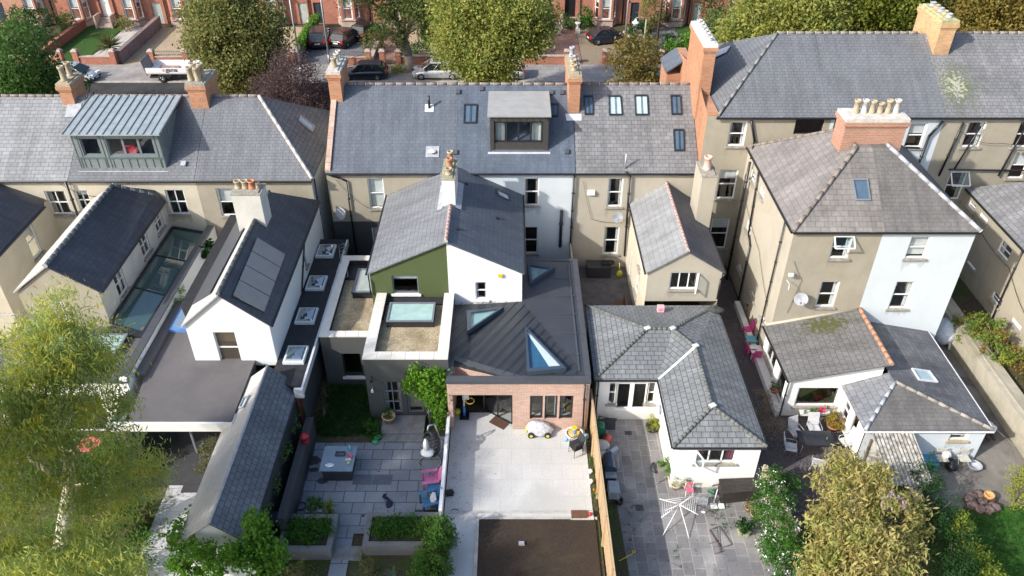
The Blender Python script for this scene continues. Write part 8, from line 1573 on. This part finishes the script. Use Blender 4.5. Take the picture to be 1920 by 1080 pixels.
shrub('herb_bed', [(-5.3, 20.4, .65, .4, .45, .25), (-4.6, 20.4, .65, .4, .45, .28), (-4.0, 20.4, .7, .4, .4, .3)], LF_G, 'mixed herbs growing in the right raised planter', 'plants', leaf=.11, per=34, dens=16, spread=.13, aspect=.45); t = empty('ornamental_grass', (-3.7, 20.5, .5), 'tuft of straw coloured grass in the right raised planter', 'grass'); spikes('foliage', (-3.75, 20.5, .45), 160, .5, .015, leaf_mat('straw', (.3, .24, .12), (.4, .33, .18)), t, .4)
shrub('garden_shrub', [(-8.6, 18.4, .3, .6, .5, .5), (-7.9, 18.2, .4, .5, .5, .5), (-9.3, 18, .5, .7, .5, .6)], LF_O, 'brownish shrub in front of the left raised planter', leaf=.09, per=20, dens=7, spread=.1)
shrub('garden_shrub', [(-5.6, 18.7, .4, .35, .4, .6), (-5.9, 18.9, .7, .2, .2, .4)], LF_O, 'loose seed head plant between the raised planters', leaf=.08, per=18, dens=7, spread=.09)
t = empty('artichoke_plant', (-4.6, 18.3, 0), 'silvery spiky artichoke plant below the right planter', 'plant'); 
m = MB()
for i in range(22):
    a = random.uniform(0, 6.28); e = random.uniform(.2, 1.1); d = Vector((math.cos(a) * math.cos(e), math.sin(a) * math.cos(e), math.sin(e))); o_ = Vector((-4.6, 18.4, .05)); s_ = d.cross(Z).normalized(); L = random.uniform(.5, .85)
    for k in range(1, 9):
        c = o_ + d * L * k / 9 - Z * .02 * k * k * .25
        for sg in (-1, 1): q = c + s_ * sg * .13 * (1 - k / 12) + d * .05; m.add([c, c + d * .05, q], [(0, 1, 2)])
m.build('foliage', leaf_mat('leaf_silver', (.1, .17, .12), (.2, .28, .2)), t)
ground('flower_bed', rect(-9.4, -3.2, 14, 19.4), -.38, SOIL); ground('lawn_edge', rect(-9.3, -6.4, 25.6, 26.0), .012, SOIL)
shrub('garden_shrub', [(-9.0, 28.5, .5, .35, .8, .5), (-9.0, 27.2, .4, .3, .7, .4)], LF_O, 'dry twiggy shrub in the corner of the shaded lawn', leaf=.07, per=14, dens=8, spread=.12, aspect=.3)
shrub('garden_shrub', [(-6.6, 26.2, .35, .3, .35, .35), (-6.3, 25.9, .2, .25, .2, .2)], LF_G, 'small leafy plant beside the charcoal house steps', leaf=.12, per=20, dens=10, spread=.08)
gl_ = np.array([[random.uniform(-9.2, -6.5), random.uniform(26.0, 29.4), .06] for i in range(1500)]); tag(leafmesh('grass_blades', leaf_mat('grass_shade_toned', (.015, .05, .01), (.04, .1, .02)), gl_, .13, 10, (.06, .06, .03), aspect=.16, up=0), kind='stuff')  # blades darkened, the lawn's shade is put into their colour
shrub('wall_creeper', [(-9.6, 25.2, 1.6, .15, .5, .25), (-9.65, 23.5, 1.6, .12, .9, .2), (-9.7, 22, 1.5, .15, .5, .2), (-9.75, 20.6, 1.6, .15, .5, .25)], LF_B, 'creeper along the dark wall under the shed eave', 'creeper', leaf=.08, per=14, dens=10, spread=.06)
shrub('rose_bush', cl([(385, 850, 1.3, .35), (378, 880, 1.0, .35), (392, 830, 1.5, .3)], 1), LF_O, 'pink tinged rose bush beside the dark terrace', leaf=.09, per=22, dens=9, spread=.09)
shrub('bamboo', cl([(330, 565, 3.0, .35), (327, 585, 2.8, .3), (335, 545, 3.1, .3)], 1), LF_B, 'bamboo like plant behind the white garden wall', leaf=.14, per=22, dens=9, spread=.09, aspect=.25)
shrub('large_leaf_plant', cl([(395, 460, 3.0, .4), (390, 475, 2.9, .35)], 1), LF_D, 'dark large leaved plant by the glazed side roof', leaf=.32, per=10, dens=6, spread=.1, aspect=.6)
shrub('clipped_hedge', cl([(205, 860, 1.2, .7), (222, 830, 1.3, .6), (190, 900, 1.0, .7)], 1), LF_H, 'clipped hedge behind the eucalyptus beside the white wall', 'hedge', leaf=.1, per=26, dens=9, spread=.1)
# weathered patio weeds
tag(leafmesh('patio_weeds', LF_G, np.array([[G(u + random.gauss(0, 6), v + random.gauss(0, 9), .05).x, G(u, v + random.gauss(0, 14), .05).y, .05] for (u, v) in ((1182, 958), (1180, 1005), (1358, 965), (1360, 985), (1270, 1040), (1335, 968)) for i in range(9)]), .07, 7, (.05, .05, .02)), kind='stuff')
shrub('fence_plants', [(4.05, 21.4, .3, .2, .5, .3), (3.55, 22.6, .3, .12, .4, .25), (3.55, 24, .25, .1, .4, .2)], LF_G, 'low plants at the foot of the timber fence', 'plants', leaf=.08, per=14, dens=9, spread=.08)
# white flowering hedge
wb = cl([(1445, 900, 1.5, .55), (1455, 940, 1.6, .7), (1460, 985, 1.7, .75), (1475, 1030, 1.7, .8), (1490, 1070, 1.7, .85), (1430, 960, .9, .4), (1450, 1020, 1.0, .5)], 1); t = shrub('flowering_hedge', wb, LF_G, 'green hedge dotted with small white flowers', 'hedge', leaf=.1, per=34, dens=8, spread=.13)
leafmesh('flower', leaf_mat('petal_white', (.65, .66, .6), (.8, .8, .76), trans=.2), blob_centers([(a, b, c, d * 1.05, e * 1.05, f * 1.1) for a, b, c, d, e, f in wb], 5.5, .95), .06, 5, .05, t, .9)
shrub('garden_shrub', cl([(1470, 890, 1.0, .35), (1485, 905, 1.0, .3), (1495, 915, .8, .3)], 1), LF_G, 'small dark shrub between flowering hedge and courtyard', leaf=.1, per=20, dens=8, spread=.09)
shrub('dry_shrub', cl([(1435, 765, .9, .5), (1450, 800, .8, .5), (1430, 740, .8, .35)], 1), leaf_mat('twig_tan', (.2, .14, .09), (.32, .24, .16)), 'bare tan twiggy bush in the gravel passage', leaf=.3, per=14, dens=9, spread=.12, aspect=.06)
# tan green shrub
yb_ = cl([(1590, 880, 2.6, .7), (1560, 900, 2.3, .6), (1640, 900, 2.7, .75), (1600, 950, 2.9, .9), (1550, 980, 2.5, .8), (1650, 960, 2.8, .9), (1700, 950, 2.2, .6), (1560, 1040, 2.8, .9), (1620, 1030, 3.0, 1.0), (1680, 1020, 2.4, .8), (1600, 1080, 2.9, 1.0), (1680, 1080, 2.4, .7), (1530, 1070, 2.4, .7), (1720, 985, 1.7, .4)], 1)
p = G(1620, 1000, 1); t = shrub('leafy_tree', yb_, L_BR, 'large drooping tan and green leaved tree at the front right', 'tree', leaf=.24, per=30, dens=5, spread=.18, aspect=.3, droop=1.2)
leafmesh('flower', leaf_mat('petal_lilac', (.5, .33, .48), (.65, .5, .62)), np.array([[G(u, v, 3.3).x, G(u, v, 3.3).y, 3.3] for u, v in ((1669, 930), (1662, 945), (1693, 940), (1690, 948))]), .12, 26, .1, t, .9)
shrub('hedge_bank', cl([(1745, 900, 1.8, .6), (1760, 950, 1.6, .7), (1775, 1000, 1.5, .75), (1790, 1050, 1.5, .8), (1810, 1090, 1.5, .8), (1735, 870, 1.5, .35), (1730, 980, 1.2, .6)], 1), LF_D, 'dark green hedge beside the lawn at the front right', 'hedge', leaf=.09, per=34, dens=8, spread=.13)
shrub('hedge_bank', cl([(1800, 980, 1.7, .4), (1825, 1040, 1.5, .55), (1850, 1085, 1.3, .6), (1805, 1000, 1.5, .4)], 1), leaf_mat('leaf_hedge_gold', (.1, .15, .02), (.24, .28, .04)), 'yellow green hedge next to the lawn at the lower right', 'hedge', leaf=.1, per=34, dens=8, spread=.12)
shrub('pyracantha', [(24.3, 31.6, 1.8, .7, 1.0, .6), (24.1, 30.4, 1.8, .8, .9, .6), (24.7, 29.3, 1.8, .5, .8, .5), (23.5, 32, 1.6, .5, .8, .6)], leaf_mat('leaf_rust_green', (.09, .16, .03), (.2, .28, .05), (.26, .14, .05)), 'green and rust coloured shrub on the thick boundary wall', leaf=.14, per=26, dens=6, spread=.12)
shrub('flowering_shrub', [(24.8, 28.0, 1.7, .45, .7, .4), (25.0, 26.6, 1.6, .45, .7, .4), (25.1, 25.4, 1.6, .4, .6, .4)], LF_B, 'white flecked shrub behind the thick boundary wall', leaf=.12, per=26, dens=7, spread=.1)
shrub('yellow_shrub', [(24.0, 29.4, 1.75, .25, .3, .25)], LF_Y, 'small yellow shrub hanging over the boundary wall', leaf=.11, per=26, dens=9, spread=.08)
shrub('conifer', cl([(1915, 890, .8, .5), (1912, 930, .7, .5)], 1), LF_Y, 'yellow green conifer at the right edge of the concrete yard', leaf=.09, per=26, dens=9, spread=.1)
gl_ = np.array([[random.uniform(-23, -14.4), random.uniform(14, 22.9), .02] for i in range(4000)]); tag(leafmesh('grass_blades', leaf_mat('grass_left', (.05, .1, .02), (.12, .18, .04)), gl_, .12, 8, (.08, .08, .02), aspect=.16, up=0), kind='stuff')
gl_ = np.array([[random.uniform(17.4, 22.1), random.uniform(15, 21.9), .02] for i in range(5000)]); tag(leafmesh('grass_blades', leaf_mat('grass_right', (.02, .09, .012), (.06, .17, .03)), gl_, .09, 10, (.06, .06, .02), aspect=.16, up=0), kind='stuff')
shrub('undergrowth', cl([(150, 880, .5, .9), (60, 900, .5, 1.0), (120, 1000, .5, 1.0), (230, 980, .5, .9), (250, 1040, .6, .8), (30, 820, .5, 1.0)], 1), LF_G, 'mixed planting beneath the eucalyptus', 'plants', leaf=.13, per=22, dens=5, spread=.14)
# the eucalyptus shade blobs stand out of view
